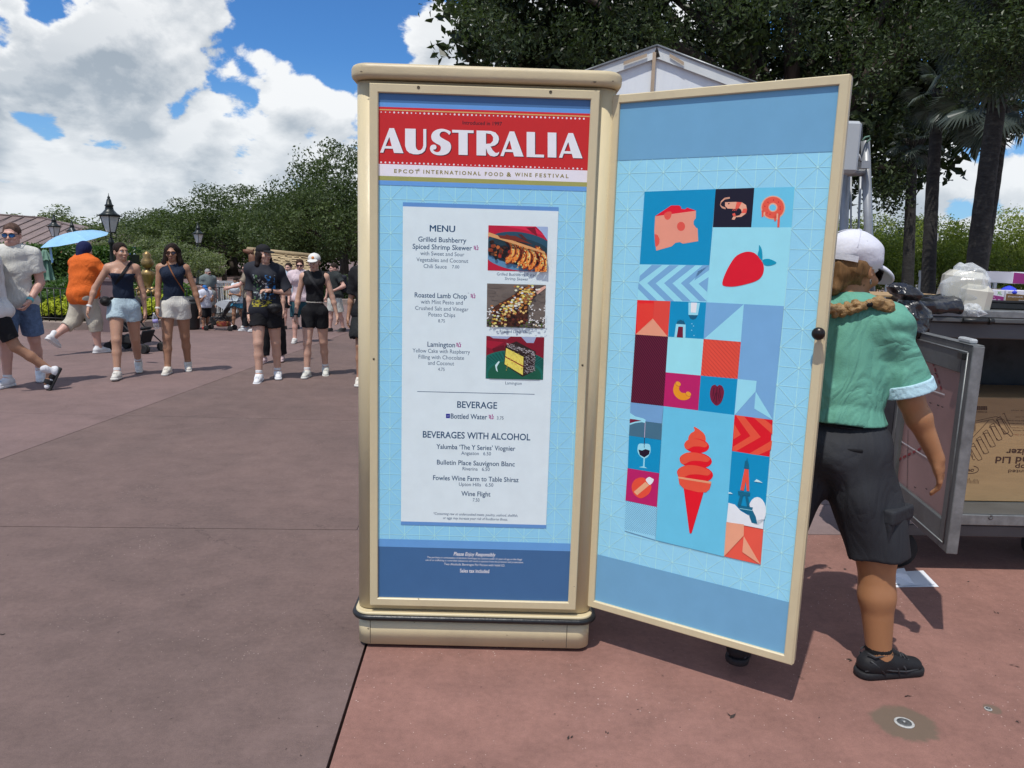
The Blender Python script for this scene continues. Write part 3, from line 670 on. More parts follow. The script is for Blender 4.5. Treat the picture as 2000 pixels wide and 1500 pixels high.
def draw_shrimp(pg, rr):
    pg([(0, 0), (1, 0), (1, 1), (0, 1)], C(176, 20, 50)); pg([(.8, 0), (1, 0), (1, .3), (.9, .12)], C(150, 170, 200)); pg([(.2, 0), (.75, 0), (.95, .2), (.6, .08)], C(205, 30, 66)); pg([(.63, .03), (.78, .02), (.83, .22), (.7, .1)], C(120, 12, 36))
    pg(ellipse(.55, .56, .66, .42, 40, .22), C(36, 74, 92)); pg(ellipse(.5, .66, .6, .32, 40, .2), C(86, 130, 160)); pg(ellipse(.52, .56, .57, .30, 40, .2), C(30, 56, 66))
    for k in range(150): x = rr.uniform(.02, .98); y = .42 + .32 * x * .6 + rr.gauss(.12, .09); pg(blob(x, y, .035, .045, rr, 7), jit(rr.choice((C(50, 26, 20), C(120, 50, 26), C(20, 16, 16), C(170, 90, 40), C(70, 44, 30), C(150, 40, 26))), rr, .3))
    for k in range(7):
        x = .30 + k * .097 + rr.uniform(-.012, .012); y = .36 + k * .047 + rr.uniform(-.03, .03); q0 = rr.uniform(.85, 1.15); th = rr.uniform(.5, .66)
        arc = lambda r0, r1, a0, a1, n_=8: [(x + .145 * q0 * cos(a) * r0, y + .17 + .27 * q0 * sin(a) * r0) for a in (a0 + (a1 - a0) * j / n_ for j in range(n_ + 1))] + [(x + .145 * q0 * cos(a) * r1, y + .17 + .27 * q0 * sin(a) * r1) for a in (a1 - (a1 - a0) * j / n_ for j in range(n_ + 1))]
        pg(arc(1.1, th - .1, pi * 1.5, pi * 2.45), C(112, 40, 22)); pg(arc(1, th, pi * 1.55, pi * 2.48), C(222, 128, 52)); pg(arc(.92, .74, pi * 1.6, pi * 2.2), C(244, 170, 90)); pg(arc(.86, .80, pi * 1.7, pi * 2.0), C(255, 222, 170))
        for j in range(26): a = pi * rr.uniform(1.5, 2.5); r = rr.uniform(th, 1.1); pg(blob(x + .145 * q0 * cos(a) * r, y + .17 + .27 * q0 * sin(a) * r, .014, .018, rr, 6), jit(rr.choice((C(250, 196, 120), C(196, 84, 34), C(96, 32, 20), C(232, 150, 70), C(150, 56, 28))), rr, .15))
    pg([(0, .17), (.02, .16), (.95, .55), (.97, .60), (.17, .30), (0, .24)], C(206, 150, 94)); pg([(.16, .22), (.45, .22), (.75, .4), (.6, .36), (.2, .28)], C(110, 40, 26)); pg([(.5, .19), (.56, .18), (.66, .3), (.6, .3)], C(80, 34, 30))
def draw_lamb(pg, rr):
    pg([(0, 0), (1, 0), (1, 1), (0, 1)], C(104, 94, 86))
    for k in range(40): x, y = rr.random(), rr.random(); pg(blob(x, y, .12, .05, rr), jit(C(100, 90, 82), rr, .10))
    pg([(.82, .14), (.98, .02), (1, .03), (1, .07), (.86, .22)], C(206, 160, 140))
    for k in range(70): pg(blob(rr.uniform(0, 1), rr.uniform(.84, 1), .022, .022, rr, 6), rr.choice((C(46, 56, 26), C(80, 100, 40), C(216, 200, 170), C(30, 26, 20))))
    pg([(.12, .95), (.10, .55), (.45, .25), (.62, .05), (.82, .04), (.84, .2), (.70, .45), (.70, .75), (.55, .97)], C(70, 36, 24)); pg([(.60, .3), (.82, .15), (.78, .32), (.64, .45)], C(170, 110, 80))
    for k in range(230):
        t = rr.random(); x = .16 + .6 * t + rr.gauss(0, .07); y = .86 - .78 * t + rr.gauss(0, .10)
        pg(blob(x, y, .028, .024, rr, 6, rr.random() * 3), jit(rr.choice((C(236, 200, 110), C(250, 240, 214), C(214, 164, 70), C(190, 120, 60), C(244, 226, 180), C(150, 90, 40))), rr, .12))
    for k in range(60): pg(blob(.2 + rr.random() * .5, .6 + rr.random() * .32, .025, .03, rr, 6), rr.choice((C(54, 24, 20), C(90, 40, 26), C(24, 16, 14), C(214, 180, 110))))
    for k in range(40): pg(blob(.72 + rr.random() * .28, .45 + rr.random() * .52, .014, .016, rr, 5), C(232, 226, 214))
    for k in range(16): pg(blob(rr.random() * .12, .5 + rr.random() * .3, .014, .014, rr, 5), C(232, 226, 214))
def draw_cake(pg, rr):
    pg([(0, 0), (1, 0), (1, 1), (0, 1)], C(120, 16, 36)); pg([(.05, 0), (.42, 0), (.36, .06), (.12, .05)], C(150, 160, 186)); pg([(.6, 0), (.86, 0), (.82, .14), (.70, .14)], C(150, 160, 186)); pg([(0, .1), (.3, .14), (.1, .3), (0, .26)], C(150, 20, 44)); pg([(.1, .3), (.3, .2), (.36, .4), (.16, .44)], C(90, 10, 28))
    pg(ellipse(.5, .86, .70, .54, 44, .1), C(16, 96, 84))
    for k in range(34): a = pi + pi * k / 33; pg([(.5 + .68 * cos(a), .86 + .52 * sin(a)), (.5 + .68 * cos(a + .03), .86 + .52 * sin(a + .03)), (.5 + .5 * cos(a + .03), .88 + .36 * sin(a + .03)), (.5 + .5 * cos(a), .88 + .36 * sin(a))], C(10, 72, 66))
    pg(ellipse(.5, .90, .46, .34, 36, .05), C(20, 84, 62)); pg([(.16, .68), (.22, .58), (.24, .6), (.19, .72), (.21, .84), (.18, .8)], C(190, 216, 214))
    pg([(.33, .22), (.52, .11), (.86, .34), (.84, .80), (.64, .94), (.32, .66)], C(40, 26, 24))
    pg([(.345, .27), (.65, .47), (.645, .90), (.325, .65)], C(244, 204, 92)); pg([(.335, .46), (.65, .68), (.65, .71), (.335, .49)], C(130, 24, 30))
    for k in range(60): pg(blob(.34 + rr.random() * .3, .34 + rr.random() * .45, .008, .01, rr, 5), jit(C(226, 176, 70), rr, .15))
    for k in range(330):
        x = rr.uniform(.34, .86); y0 = .2 + (x - .34) * .35; top = rr.random() < .55
        if top: x = .36 + rr.random() * .48; y = .14 + (x - .36) * .42 + rr.random() * .12 * (1 - abs(x - .6)); 
        else: x = rr.uniform(.66, .85); y = rr.uniform(.42, .88 - (x - .66) * .5)
        a = rr.random() * 3; L = .02; pg([(x - L * cos(a), y - L * sin(a)), (x + .004, y), (x + L * cos(a), y + L * sin(a)), (x, y + .006)], jit(C(190, 184, 184), rr, .3))
P.up(2)
picture([(954, 440), (1070, 443), (1067.5, 531), (952.5, 528)], draw_shrimp, 3)
picture([(951.5, 553.5), (1066, 556.5), (1064, 641.5), (950.5, 638)], draw_lamb, 4)
picture([(950, 656), (1063, 658.5), (1060.5, 741.5), (948.5, 739)], draw_cake, 6)

# ---- the open door
DW, DZB, DZT, DM = .74, .2103, 2.128, .030
door = thing('door', None, None, tuple(DR.at(-.03, 0, 0))); 
del_keys = [k for k in ('category',) if k in door]
door.parent = sign; door.matrix_parent_inverse = base_matrix(sign).inverted()
door['label'] = 'open door printed with food pictures on blue'
fD = in_front(DR)
b = MB(); b.prism([(-DM + .002, .004), (DW + DM - .002, .004), (DW + DM - .002, .034), (-DM + .002, .034)], DZB - DM + .002, DZT + DM - .002, f=fD); b.build('door_panel', M['cream'], door)
frame_bars(DR, 0, DW, DZB, DZT, DM, -.010, .010, door, M['cream'])
b = MB(); b.prism([(DW + DM - .001, -.006), (DW + DM + .004, -.002), (DW + DM + .004, .012), (DW + DM - .001, .012)], DZB - DM + .004, DZT + DM - .004, f=fD); b.build('edge_strip', M['cream'], door)
b = MB(); b.prism([(DW + DM - .001, .016), (DW + DM + .003, .016), (DW + DM + .003, .032), (DW + DM - .001, .032)], DZB - DM + .004, DZT + DM - .004, f=fD); b.build('edge_strip', M['cream'], door)
b = MB(); b.prism([(0, .002), (DW, .002), (DW, .0045), (0, .0045)], DZB, DZT, f=fD); dp = b.build('door_poster', M['print'], door)
DBL = C(104, 154, 184); DLB, DLL = C(139, 198, 240), C(170, 222, 245)
dp.data.color_attributes.new('Col', 'FLOAT_COLOR', 'POINT').data.foreach_set('color', np.tile(np.array(DLB + (1,), np.float32), len(dp.data.vertices)))
u, z = DR.uv(1603, 650); b = MB(); b.lathe(DR.at(u, z, .010), [(.016, 0), (.016, .003), (.007, .006), (.007, .016), (.014, .020), (.0205, .028), (.021, .035), (.016, .042), (.008, .0455), (0, .0465)], 24, axis=DR.n); b.build('knob', M['bronze'], door)
b = MB(); hx = DR.at(-DM - .006, 0, -.004)
for k in range(64):
    z0 = DZB + .02 + k * (DZT - DZB - .04) / 64; b.lathe((hx.x, hx.y, z0), [(.0045, 0), (.0045, (DZT - DZB - .04) / 64 - .003)], 8)
b.build('piano_hinge', M['hinge'], sign); b = MB(); b.prism([(-.004, -.001), (.004, -.001), (.004, .001), (-.004, .001)], DZB, DZT, f=lambda x, y, z_: (hx.x - .004 + x, hx.y + .006 + y, z_)); b.build('hinge_leaf', M['hinge'], sign)
P = Print(DR, off=-.0014)
zt1 = DR.uv(1213, 311)[1]; zt2 = DR.uv(1166, 1082)[1]
zt1 = (DR.uv(1208, 314)[1] + DR.uv(1627, 295)[1]) / 2; zt2 = (DR.uv(1166, 1083)[1] + DR.uv(1541, 1176)[1]) / 2
n0 = DR.uv(1180 + 145 / 2.94, 130 + 612 / 2.94); n5 = DR.uv(1180 + 1227 / 2.94, 130 + 568 / 2.94); nv = DR.uv(1180 + 90 / 2.94, 130 + 1433 / 2.94)
pu = (n5[0] - n0[0]) / 5; pz = (n0[1] - nv[1]) / 4
lattice(P, .003, DW - .003, zt2, zt1, pu, pz, n0[0], n0[1], DLL); P.up()
P.uvpoly([(0, zt1), (DW, zt1), (DW, DZT), (0, DZT)], DBL); P.uvpoly([(0, DZB), (DW, DZB), (DW, zt2), (0, zt2)], DBL); P.up()
TEAL, PALE, STEEL, RED, ORG, PEACH, MAG, WINE, AQUA = C(0, 134, 178), C(143, 206, 240), C(112, 160, 198), C(212, 14, 40), C(226, 76, 56), C(230, 146, 116), C(176, 26, 92), C(96, 20, 48), C(100, 186, 212)
z4 = lambda pts: [(1230 + x * 340 / 1889, 350 + y * 270 / 1500) for x, y in pts]
z5 = lambda pts: [(1210 + x * 330 / 1768, 580 + y * 280 / 1500) for x, y in pts]
z6 = lambda pts: [(1200 + x * 330 / 1456, 780 + y * 340 / 1500) for x, y in pts]
pp = P.poly; shp = P.shape
pp(z4([(160, 134), (932, 107), (862, 935), (107, 924)]), TEAL); pp(z4([(932, 107), (1352, 94), (1318, 522), (901, 522)]), C(22, 16, 34)); pp(z4([(1352, 94), (1790, 84), (1755, 522), (1318, 522)]), AQUA)
pp(z4([(901, 522), (1755, 522), (1673, 1378), (828, 1340)]), C(143, 208, 238)); pp(z4([(107, 924), (862, 935), (834, 1340), (84, 1310)]), PALE); P.up()
CH = C(112, 160, 196)
for k in range(5):
    x = 100 + k * 182
    def cl(q): return (min(q[0], 862 - (q[1] - 935) * .07), q[1])
    if k == 0: pp(z4([(107, 1050), (240, 930), (350, 932), (100, 1118)]), CH); pp(z4([(95, 1122), (90, 1190), (215, 1316), (300, 1320)]), CH)
    elif k < 4:
        a = x - 92 + (0 if k else 0); pp(z4([cl((a, 1128)), cl((a + 240, 932)), cl((a + 340, 934)), cl((a + 90, 1130)), cl((a + 290, 1325)), cl((a + 200, 1322))]), CH)
pp(z4([(745, 1135), (855, 1062), (838, 1222)]), CH); pp(z4([(740, 1000), (862, 932), (862, 985), (700, 1100)]), CH)
# cheese
pp(z4([(275, 400), (450, 284), (530, 284), (552, 296), (560, 322), (600, 326), (622, 308), (718, 340), (640, 420)]), RED); P.up()
pp(z4([(275, 402), (718, 342), (716, 420), (696, 450), (692, 490), (716, 522), (736, 534), (742, 672), (575, 700), (545, 682), (495, 690), (455, 728), (286, 776), (266, 570)]), C(226, 142, 118)); P.up()
P.shape(z4([(372, 385), (400, 358), (440, 350), (455, 370), (440, 420), (412, 440), (385, 428)]), C(214, 80, 66)); P.poly(z4(ellipse(556, 512, 44, 50)), C(214, 80, 66)); P.poly(z4([(268, 594), (300, 604), (324, 650), (318, 700), (296, 728), (276, 730)]), C(214, 80, 66)); P.shape(z4([(692, 460), (720, 440), (745, 480), (740, 525), (715, 522)]), TEAL)
# prawn
for r0, c0 in ((0, C(240, 160, 132)), (10, C(240, 160, 132))):
    arc = [(1085, 196 + r0), (1030, 206 + r0), (992, 240 + r0), (982, 280), (1000, 308 - r0), (1040, 322 - r0)]
    for p_, q_ in zip(arc, arc[1:]): P.line(z4([p_])[0], z4([q_])[0], .0022, c0)
pp(z4([(1034, 250), (1150, 246), (1215, 250), (1262, 280), (1272, 330), (1256, 376), (1210, 408), (1160, 412), (1150, 400), (1190, 392), (1216, 360), (1208, 330), (1180, 310), (1140, 322), (1060, 318), (1034, 290)]), C(240, 158, 130)); P.up()
pp(z4([(1160, 247), (1216, 250), (1180, 318), (1144, 320)]), C(222, 84, 66)); pp(z4([(1232, 320), (1272, 318), (1266, 366), (1212, 368)]), C(222, 84, 66)); pp(z4([(1112, 376), (1140, 366), (1152, 400), (1122, 400)]), C(222, 84, 66)); pp(z4([(1124, 404), (1158, 404), (1136, 440), (1106, 436)]), C(240, 158, 130)); P.poly(z4(ellipse(1075, 265, 8, 8)), C(40, 10, 30))
for x in (1130, 1148, 1166): P.line(z4([(x, 320)])[0], z4([(x - 16, 342)])[0], .002, C(222, 84, 66))
# doughnut
P.poly(z4(ellipse(1554, 308, 133, 130)), C(240, 160, 130)); P.up(); P.poly(z4(ellipse(1554, 308, 120, 118)), C(218, 82, 62)); pp(z4([(1430, 340), (1452, 340), (1450, 410), (1432, 410)]), C(218, 82, 62)); pp(z4([(1570, 380), (1592, 380), (1588, 456), (1566, 456)]), C(218, 82, 62)); pp(z4([(1606, 370), (1632, 370), (1624, 522), (1600, 522)]), C(218, 82, 62)); P.up()
P.poly(z4(ellipse(1554, 306, 50, 50)), C(240, 160, 130)); pp(z4([(1454, 354), (1470, 354), (1468, 398), (1452, 398)]), C(240, 160, 130)); pp(z4([(1594, 372), (1612, 372), (1608, 440), (1592, 440)]), C(240, 160, 130)); P.up(); P.poly(z4(ellipse(1552, 308, 38, 36)), AQUA)
for x, y in ((1500, 250), (1560, 226), (1614, 248), (1632, 300), (1634, 324), (1466, 294), (1490, 366), (1522, 380)): P.poly(z4(ellipse(x, y, 6, 8, 6)), C(180, 30, 40))
# strawberry
shp(z4([(1004, 1130), (1030, 1040), (1090, 920), (1160, 830), (1260, 788), (1350, 800), (1420, 870), (1455, 950), (1440, 1040), (1380, 1100), (1260, 1140), (1130, 1165), (1030, 1160)]), C(208, 14, 38)); shp(z4([(1404, 715), (1432, 760), (1440, 830), (1436, 880), (1408, 860), (1388, 820), (1400, 770)]), C(0, 140, 168)); shp(z4([(1440, 880), (1480, 864), (1530, 870), (1592, 906), (1540, 934), (1480, 938), (1448, 915)]), C(0, 140, 168))
# middle block
pp(z5([(186, 32), (532, 44), (505, 415), (165, 392)]), C(212, 66, 54)); pp(z5([(532, 44), (908, 56), (880, 440), (510, 418)]), TEAL); pp(z5([(908, 56), (1720, 96), (1600, 1285), (1200, 1238), (1270, 470), (880, 440)]), STEEL); pp(z5([(165, 392), (508, 415), (460, 1140), (118, 1102)]), WINE); pp(z5([(508, 415), (880, 440), (850, 822), (484, 788)]), C(146, 212, 240)); pp(z5([(880, 440), (1270, 470), (1236, 856), (850, 822)]), ORG); pp(z5([(484, 788), (850, 822), (822, 1188), (460, 1150)]), MAG); pp(z5([(850, 822), (1236, 856), (1200, 1238), (822, 1190)]), TEAL); P.up()
pp(z5([(186, 32), (360, 38), (350, 225), (168, 390)]), C(222, 30, 34)); P.up()
for k in range(15): x = 196 + k * 11; P.line(z5([(x, 68)])[0], z5([(x - 8, 372 - k * 9)])[0], .0012, C(232, 90, 62))
pp(z5([(348, 225), (505, 415), (168, 392)]), C(230, 146, 116))
pp(z5([(722, 58), (842, 62), (820, 190), (722, 188)]), PALE); pp(z5([(722, 188), (820, 190), (800, 226), (770, 238), (740, 226)]), C(14, 86, 116)); pp(z5([(592, 282), (692, 288), (690, 428), (574, 420)]), PALE); pp(z5([(596, 282), (604, 256), (640, 240), (676, 256), (690, 288)]), C(14, 86, 116)); P.up()
pp(z5([(748, 58), (812, 60), (800, 164), (746, 162)]), C(226, 226, 240)); pp(z5([(616, 310), (664, 312), (664, 426), (598, 422)]), C(106, 18, 44))
for x in (612, 626, 640, 654, 668): P.line(z5([(x, 236)])[0], z5([(x, 262)])[0], .0016, C(14, 86, 116))
for x, y in ((758, 280), (775, 304), (755, 348), (780, 404)): P.poly(z5(ellipse(x, y, 6, 6, 6)), PALE)
pp(z5([(1302, 74), (1270, 470), (886, 438)]), C(143, 206, 240)); pp(z5([(1236, 858), (1436, 878), (1424, 988), (1204, 1236)]), C(143, 206, 240)); pp(z5([(1426, 990), (1604, 1284), (1410, 1168)]), C(143, 206, 240))
def hatch(quad, n, w, col, f, slope=1.0):
    """parallel strokes inside a four-cornered patch, from its left side down to the right"""
    tl, tr, br, bl = [P.pl.uv(*q) for q in f(quad)]
    W = (tr[0] - tl[0]); H = (tl[1] - bl[1])
    k = -n
    for k in range(-n * 3, n):
        a = (0.0, k / n); b_ = (1.0, k / n + slope)
        t0 = max(0.0, (0 - a[1]) / slope); t1 = min(1.0, (1 - a[1]) / slope)
        if t1 - t0 < .02: continue
        m_ = lambda t: (tl[0] + (tr[0] - tl[0]) * t + (bl[0] - tl[0]) * (a[1] + slope * t), tl[1] - (a[1] + slope * t) * H + (tr[1] - tl[1]) * t)
        P.uvline(m_(t0), m_(t1), w, col)
hatch([(165, 392), (508, 415), (460, 1140), (118, 1102)], 22, .0022, C(40, 4, 22), z5, .62); hatch([(880, 440), (1270, 470), (1236, 856), (850, 822)], 9, .0016, C(176, 36, 44), z5, .95)
# macaroni and pecan
shp(z5([(592, 890), (570, 930), (562, 980), (580, 1030), (625, 1070), (680, 1080), (730, 1062), (742, 1030), (700, 1008), (650, 1000), (625, 970), (628, 935), (640, 920)]), C(246, 140, 30)); P.up(); P.poly(z5(ellipse(614, 908, 30, 22, 14, .6)), C(246, 150, 40)); P.poly(z5(ellipse(722, 1014, 30, 22, 14, .6)), C(246, 150, 40))
for c_ in ((614, 908), (722, 1014)):
    e = z5(ellipse(c_[0], c_[1], 31, 23, 14, .6))
    for p_, q_ in zip(e, e[1:8]): P.line(p_, q_, .0014, C(170, 40, 60))
shp(z5([(1000, 918), (965, 935), (948, 990), (950, 1050), (970, 1100), (1016, 1136), (1060, 1108), (1085, 1050), (1094, 985), (1075, 935), (1045, 920), (1022, 935)]), C(110, 22, 50)); P.up()
for a_, b_ in (((1022, 940), (1010, 1120)), ((990, 950), (978, 1040)), ((1046, 950), (1056, 1060)), ((1010, 1000), (985, 1090)), ((1030, 1000), (1045, 1090))): P.line(z5([a_])[0], z5([b_])[0], .0022, C(50, 8, 30))
# lower block
pp(z6([(140, 26), (424, 58), (408, 212), (134, 172)]), C(108, 152, 190)); pp(z6([(134, 172), (410, 208), (404, 348), (126, 312)]), C(64, 104, 124)); pp(z6([(126, 312), (404, 350), (386, 636), (116, 594)]), TEAL); pp(z6([(424, 58), (1036, 134), (946, 1354), (356, 1212)]), C(98, 184, 210)); pp(z6([(114, 592), (386, 636), (366, 928), (96, 870)]), MAG); pp(z6([(96, 874), (366, 928), (352, 1210), (88, 1130)]), DLB)
pp(z6([(1036, 134), (1364, 178), (1338, 494), (1014, 444)]), C(208, 18, 34)); pp(z6([(1014, 444), (1338, 494), (1284, 1118), (968, 1056)]), TEAL); pp(z6([(966, 1056), (1284, 1118), (1260, 1424), (946, 1352)]), C(222, 84, 66)); P.up()
hatch([(100, 876), (366, 928), (352, 1210), (88, 1120)], 13, .0013, C(56, 104, 140), z6, 1.1)
O2 = C(224, 78, 54)
pp(z6([(1036, 180), (1088, 306), (1026, 330)]), O2) if False else None
for pts in ([(1045, 136), (1118, 146), (1262, 324), (1048, 446), (1018, 440), (1026, 405), (1172, 316)], [(1202, 158), (1290, 168), (1362, 226), (1362, 300)], [(1032, 210), (1090, 305), (1026, 345)]): pp(z6(pts), O2)
pp(z6([(1360, 352), (1350, 430), (1240, 480), (1160, 468)]), O2)
# wine
pp(z6([(136, 116), (180, 146), (250, 164), (270, 176), (266, 204), (238, 196), (180, 204), (132, 220)]), PALE); P.up(); pp(z6([(134, 168), (180, 172), (236, 184), (178, 192), (132, 206)]), C(110, 20, 50)); P.line(z6([(266, 196)])[0], z6([(260, 330)])[0], .0018, C(200, 180, 200)); P.line(z6([(260, 330)])[0], z6([(258, 420)])[0], .0026, C(50, 10, 40))
shp(z6([(210, 386), (256, 382), (304, 390), (312, 450), (290, 492), (258, 508), (222, 488), (200, 444)]), PALE); P.up(); pp(z6([(208, 432), (240, 440), (268, 428), (306, 440), (300, 472), (258, 500), (220, 478)]), C(30, 14, 36)); pp(z6([(252, 500), (264, 500), (260, 578), (284, 594), (212, 584), (248, 576)]), PALE)
shp(z6([(150, 742), (180, 690), (240, 672), (290, 700), (320, 750), (300, 810), (240, 850), (196, 840), (160, 800)]), C(224, 74, 52)); P.up(); pp(z6([(268, 710), (300, 740), (196, 826), (168, 796)]), C(240, 160, 120)); shp(z6([(272, 690), (300, 668), (326, 680), (340, 690), (330, 716), (306, 736), (284, 716)]), C(214, 232, 244))
# ice cream
shp(z6([(686, 236), (730, 258), (776, 300), (788, 350), (770, 392), (700, 400), (650, 380), (638, 330), (660, 292), (692, 270)]), O2); P.up()
for c_, rx, ry, in (((710, 400), 108, 62), ((702, 524), 140, 70), ((696, 640), 156, 76)):
    P.poly(z6(ellipse(c_[0], c_[1], rx, ry, 26, .10)), C(214, 16, 34)); P.up(); P.shape(z6([(c_[0] - rx * .97, c_[1] + 6), (c_[0] - rx * .86, c_[1] - ry * .62), (c_[0] - rx * .4, c_[1] - ry * .98), (c_[0] + rx * .3, c_[1] - ry * .82), (c_[0] + rx * .86, c_[1] - ry * .25), (c_[0] + rx * .7, c_[1] + ry * .2), (c_[0] + rx * .2, c_[1] + ry * .08), (c_[0] - rx * .3, c_[1] + ry * .12), (c_[0] - rx * .75, c_[1] + ry * .5)]), O2); P.up()
pp(z6([(598, 762), (772, 795), (668, 1148), (656, 1156), (648, 1146)]), C(214, 18, 36)); P.up(); pp(z6([(552, 668), (836, 722), (822, 772), (790, 800), (720, 798), (600, 768), (562, 730)]), C(224, 80, 56)); P.up(); pp(z6([(550, 664), (838, 708), (834, 726), (552, 680)]), C(240, 150, 110))
# tower in clouds
P.poly(z6(ellipse(1232, 960, 76, 120)), C(214, 220, 236)); P.poly(z6([(984, 890), (1040, 905), (1090, 960), (1160, 1000), (1240, 1040), (1288, 1030), (1284, 1116), (968, 1054)]), C(214, 220, 236)); P.up()
DT = C(10, 96, 124)
pp(z6([(1138, 530), (1146, 500), (1150, 530), (1160, 560), (1162, 598), (1118, 590), (1124, 560), (1128, 528)]), DT); pp(z6([(1124, 598), (1158, 602), (1164, 790), (1142, 788), (1134, 700), (1116, 786), (1086, 780)]), C(222, 78, 60)); pp(z6([(1066, 788), (1172, 804), (1170, 830), (1150, 828), (1170, 928), (1146, 926), (1128, 826), (1110, 830), (1090, 918), (1062, 912), (1084, 826), (1070, 822)]), DT); pp(z6([(1060, 908), (1196, 930), (1190, 950), (1220, 1010), (1232, 1072), (1184, 1062), (1160, 990), (1080, 940)]), DT); pp(z6([(1206, 706), (1226, 686), (1250, 698), (1280, 718)]), C(190, 222, 238)); pp(z6([(984, 800), (1000, 798), (1024, 814), (984, 810)]), C(190, 222, 238))
pp(z6([(1118, 1076), (1116, 1172), (946, 1352), (966, 1056)]), C(234, 152, 120)); pp(z6([(1116, 1176), (1260, 1422), (1104, 1314)]), C(234, 152, 120)); P.up(); P.line(z6([(1080, 938)])[0], z6([(1190, 956)])[0], .002, PALE)
P.build('artwork', dp)
# ------------------------------------------------------------------ vegetation builders
rng = np.random.default_rng(7)
M['bark'] = mat('oak_bark', (.075, .06, .048), rough=.95, var=.4, vscale=9, bump=.8, bscale=25, stretch=(1, 1, .25))
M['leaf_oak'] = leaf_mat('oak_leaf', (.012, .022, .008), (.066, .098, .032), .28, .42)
M['leaf_far'] = leaf_mat('far_oak_leaf', (.030, .052, .018), (.115, .155, .052), .3, .5)
M['leaf_myrtle'] = leaf_mat('myrtle_leaf', (.09, .125, .022), (.32, .37, .08), .4, .45)
M['leaf_hedge'] = leaf_mat('hedge_leaf', (.02, .05, .010), (.09, .17, .03), .3, .4)
M['leaf_juniper'] = leaf_mat('juniper_leaf', (.05, .12, .02), (.16, .28, .05), .3, .6)
M['flower'] = leaf_mat('yellow_leaf', (.30, .34, .03), (.66, .68, .07), .3, .5)
M['moss'] = leaf_mat('grey_green_leaf', (.09, .12, .05), (.26, .29, .15), .35, .5)

def leaves(P, N, size, elong=.5, bend=.25, droop=0.0, tone=None, tri=False):
    """one diamond per point P with normal-ish direction N"""
    n = len(P); size = size * rng.uniform(.6, 1.35, (n, 1))
    N = N + rng.normal(0, .8, (n, 3)); N /= np.linalg.norm(N, axis=1, keepdims=True) + 1e-9
    T = rng.normal(0, 1, (n, 3)); T[:, 2] -= droop; T -= (T * N).sum(1, keepdims=True) * N; T /= np.linalg.norm(T, axis=1, keepdims=True) + 1e-9
    B = np.cross(N, T)
    a = P - T * size; c = P + T * size - N * size * bend; b = P + B * size * elong + N * size * .12; d = P - B * size * elong + N * size * .12
    V = np.stack([a, b, c, d], 1).reshape(-1, 3); i = np.arange(n)[:, None] * 4
    F = np.concatenate([i, i + 1, i + 2, i + 3], 1)
    t = rng.uniform(0, 1, n) if tone is None else np.clip(tone + rng.normal(0, .16, n), 0, 1)
    return V, F, np.repeat(np.stack([t, t, t], 1), 4, 0)

def clumps(centers, radii, per, size, squash=.75, shell=.55, **k):
    """leaf clusters: points biased to the shell of squashed balls"""
    cs = np.repeat(centers, per, 0); rs = np.repeat(radii, per)
    d = rng.normal(0, 1, (len(cs), 3)); d /= np.linalg.norm(d, axis=1, keepdims=True)
    r = rng.uniform(shell, 1, len(cs)) ** .8 * (1 + rng.normal(0, .10, len(cs)))
    off = d * (r * rs)[:, None]; off[:, 2] *= squash
    tone = np.repeat(rng.uniform(.15, .75, len(centers)), per)
    return leaves(cs + off, d, size, tone=tone, **k)

def limbs(mb, base, top_pts, r0, rnd, trunk_h):
    """trunk with limbs that bend out to given points"""
    bx, by, bz = base; tr = [Vector(base), Vector((bx + rnd.uniform(-.1, .1), by, bz + trunk_h * .5)), Vector((bx + rnd.uniform(-.2, .2), by, bz + trunk_h))]
    mb.tube(tr, [r0 * 1.25, r0, r0 * .85], 10)
    for p in top_pts:
        p = Vector(p); m1 = tr[2].lerp(p, .35) + Vector((rnd.uniform(-.3, .3), rnd.uniform(-.3, .3), (p.z - tr[2].z) * .18)); m2 = tr[2].lerp(p, .7) + Vector((rnd.uniform(-.3, .3), rnd.uniform(-.3, .3), (p.z - tr[2].z) * .15))
        mb.tube([tr[2] - Vector((0, 0, .15)), m1, m2, p], [r0 * .5, r0 * .33, r0 * .2, r0 * .06], 6)

def crown_points(n, R, H, rnd_, top=.0, flat=.0):
    """clump centres through a dome of radius R and height H with bulges"""
    d = rnd_.normal(0, 1, (n, 3)); d /= np.linalg.norm(d, axis=1, keepdims=True); d[:, 2] = np.abs(d[:, 2]) * .95 - .12
    r = rnd_.uniform(.35, 1, n) ** .55
    bul = 1 + .18 * np.sin(d[:, 0] * 5 + 1.3) * np.cos(d[:, 1] * 4) + .1 * np.sin(d[:, 2] * 9)
    return d * (r * bul)[:, None] * np.array([R, R, H])

def make_tree(name, label, group, loc, R, H, trunk_h, n_cl, per, lsize, cr, m_leaf, seed, cat='tree', squash=.75, r0=.28, **k):
    rn = np.random.default_rng(seed); rd = random.Random(seed)
    t = thing(name, label, cat, loc, 0, group)
    cp = crown_points(n_cl, R, H, rn) + np.array([0, 0, trunk_h])
    V, F, Cc = clumps(cp, rn.uniform(.6, 1.25, n_cl) * cr, per, lsize, squash=squash, **k)
    o = bpy.data.objects.new('crown', np_mesh('crown', V, F, m_leaf, False, col=Cc)); put(o, t, False)
    mb = MB(); limbs(mb, (0, 0, 0), [tuple(p * .85 + np.array([0, 0, trunk_h * .1])) for p in cp[:: max(1, n_cl // 14)]], r0, rd, trunk_h * .8)
    mb.build('trunk', M['bark'], t, False)
    return t

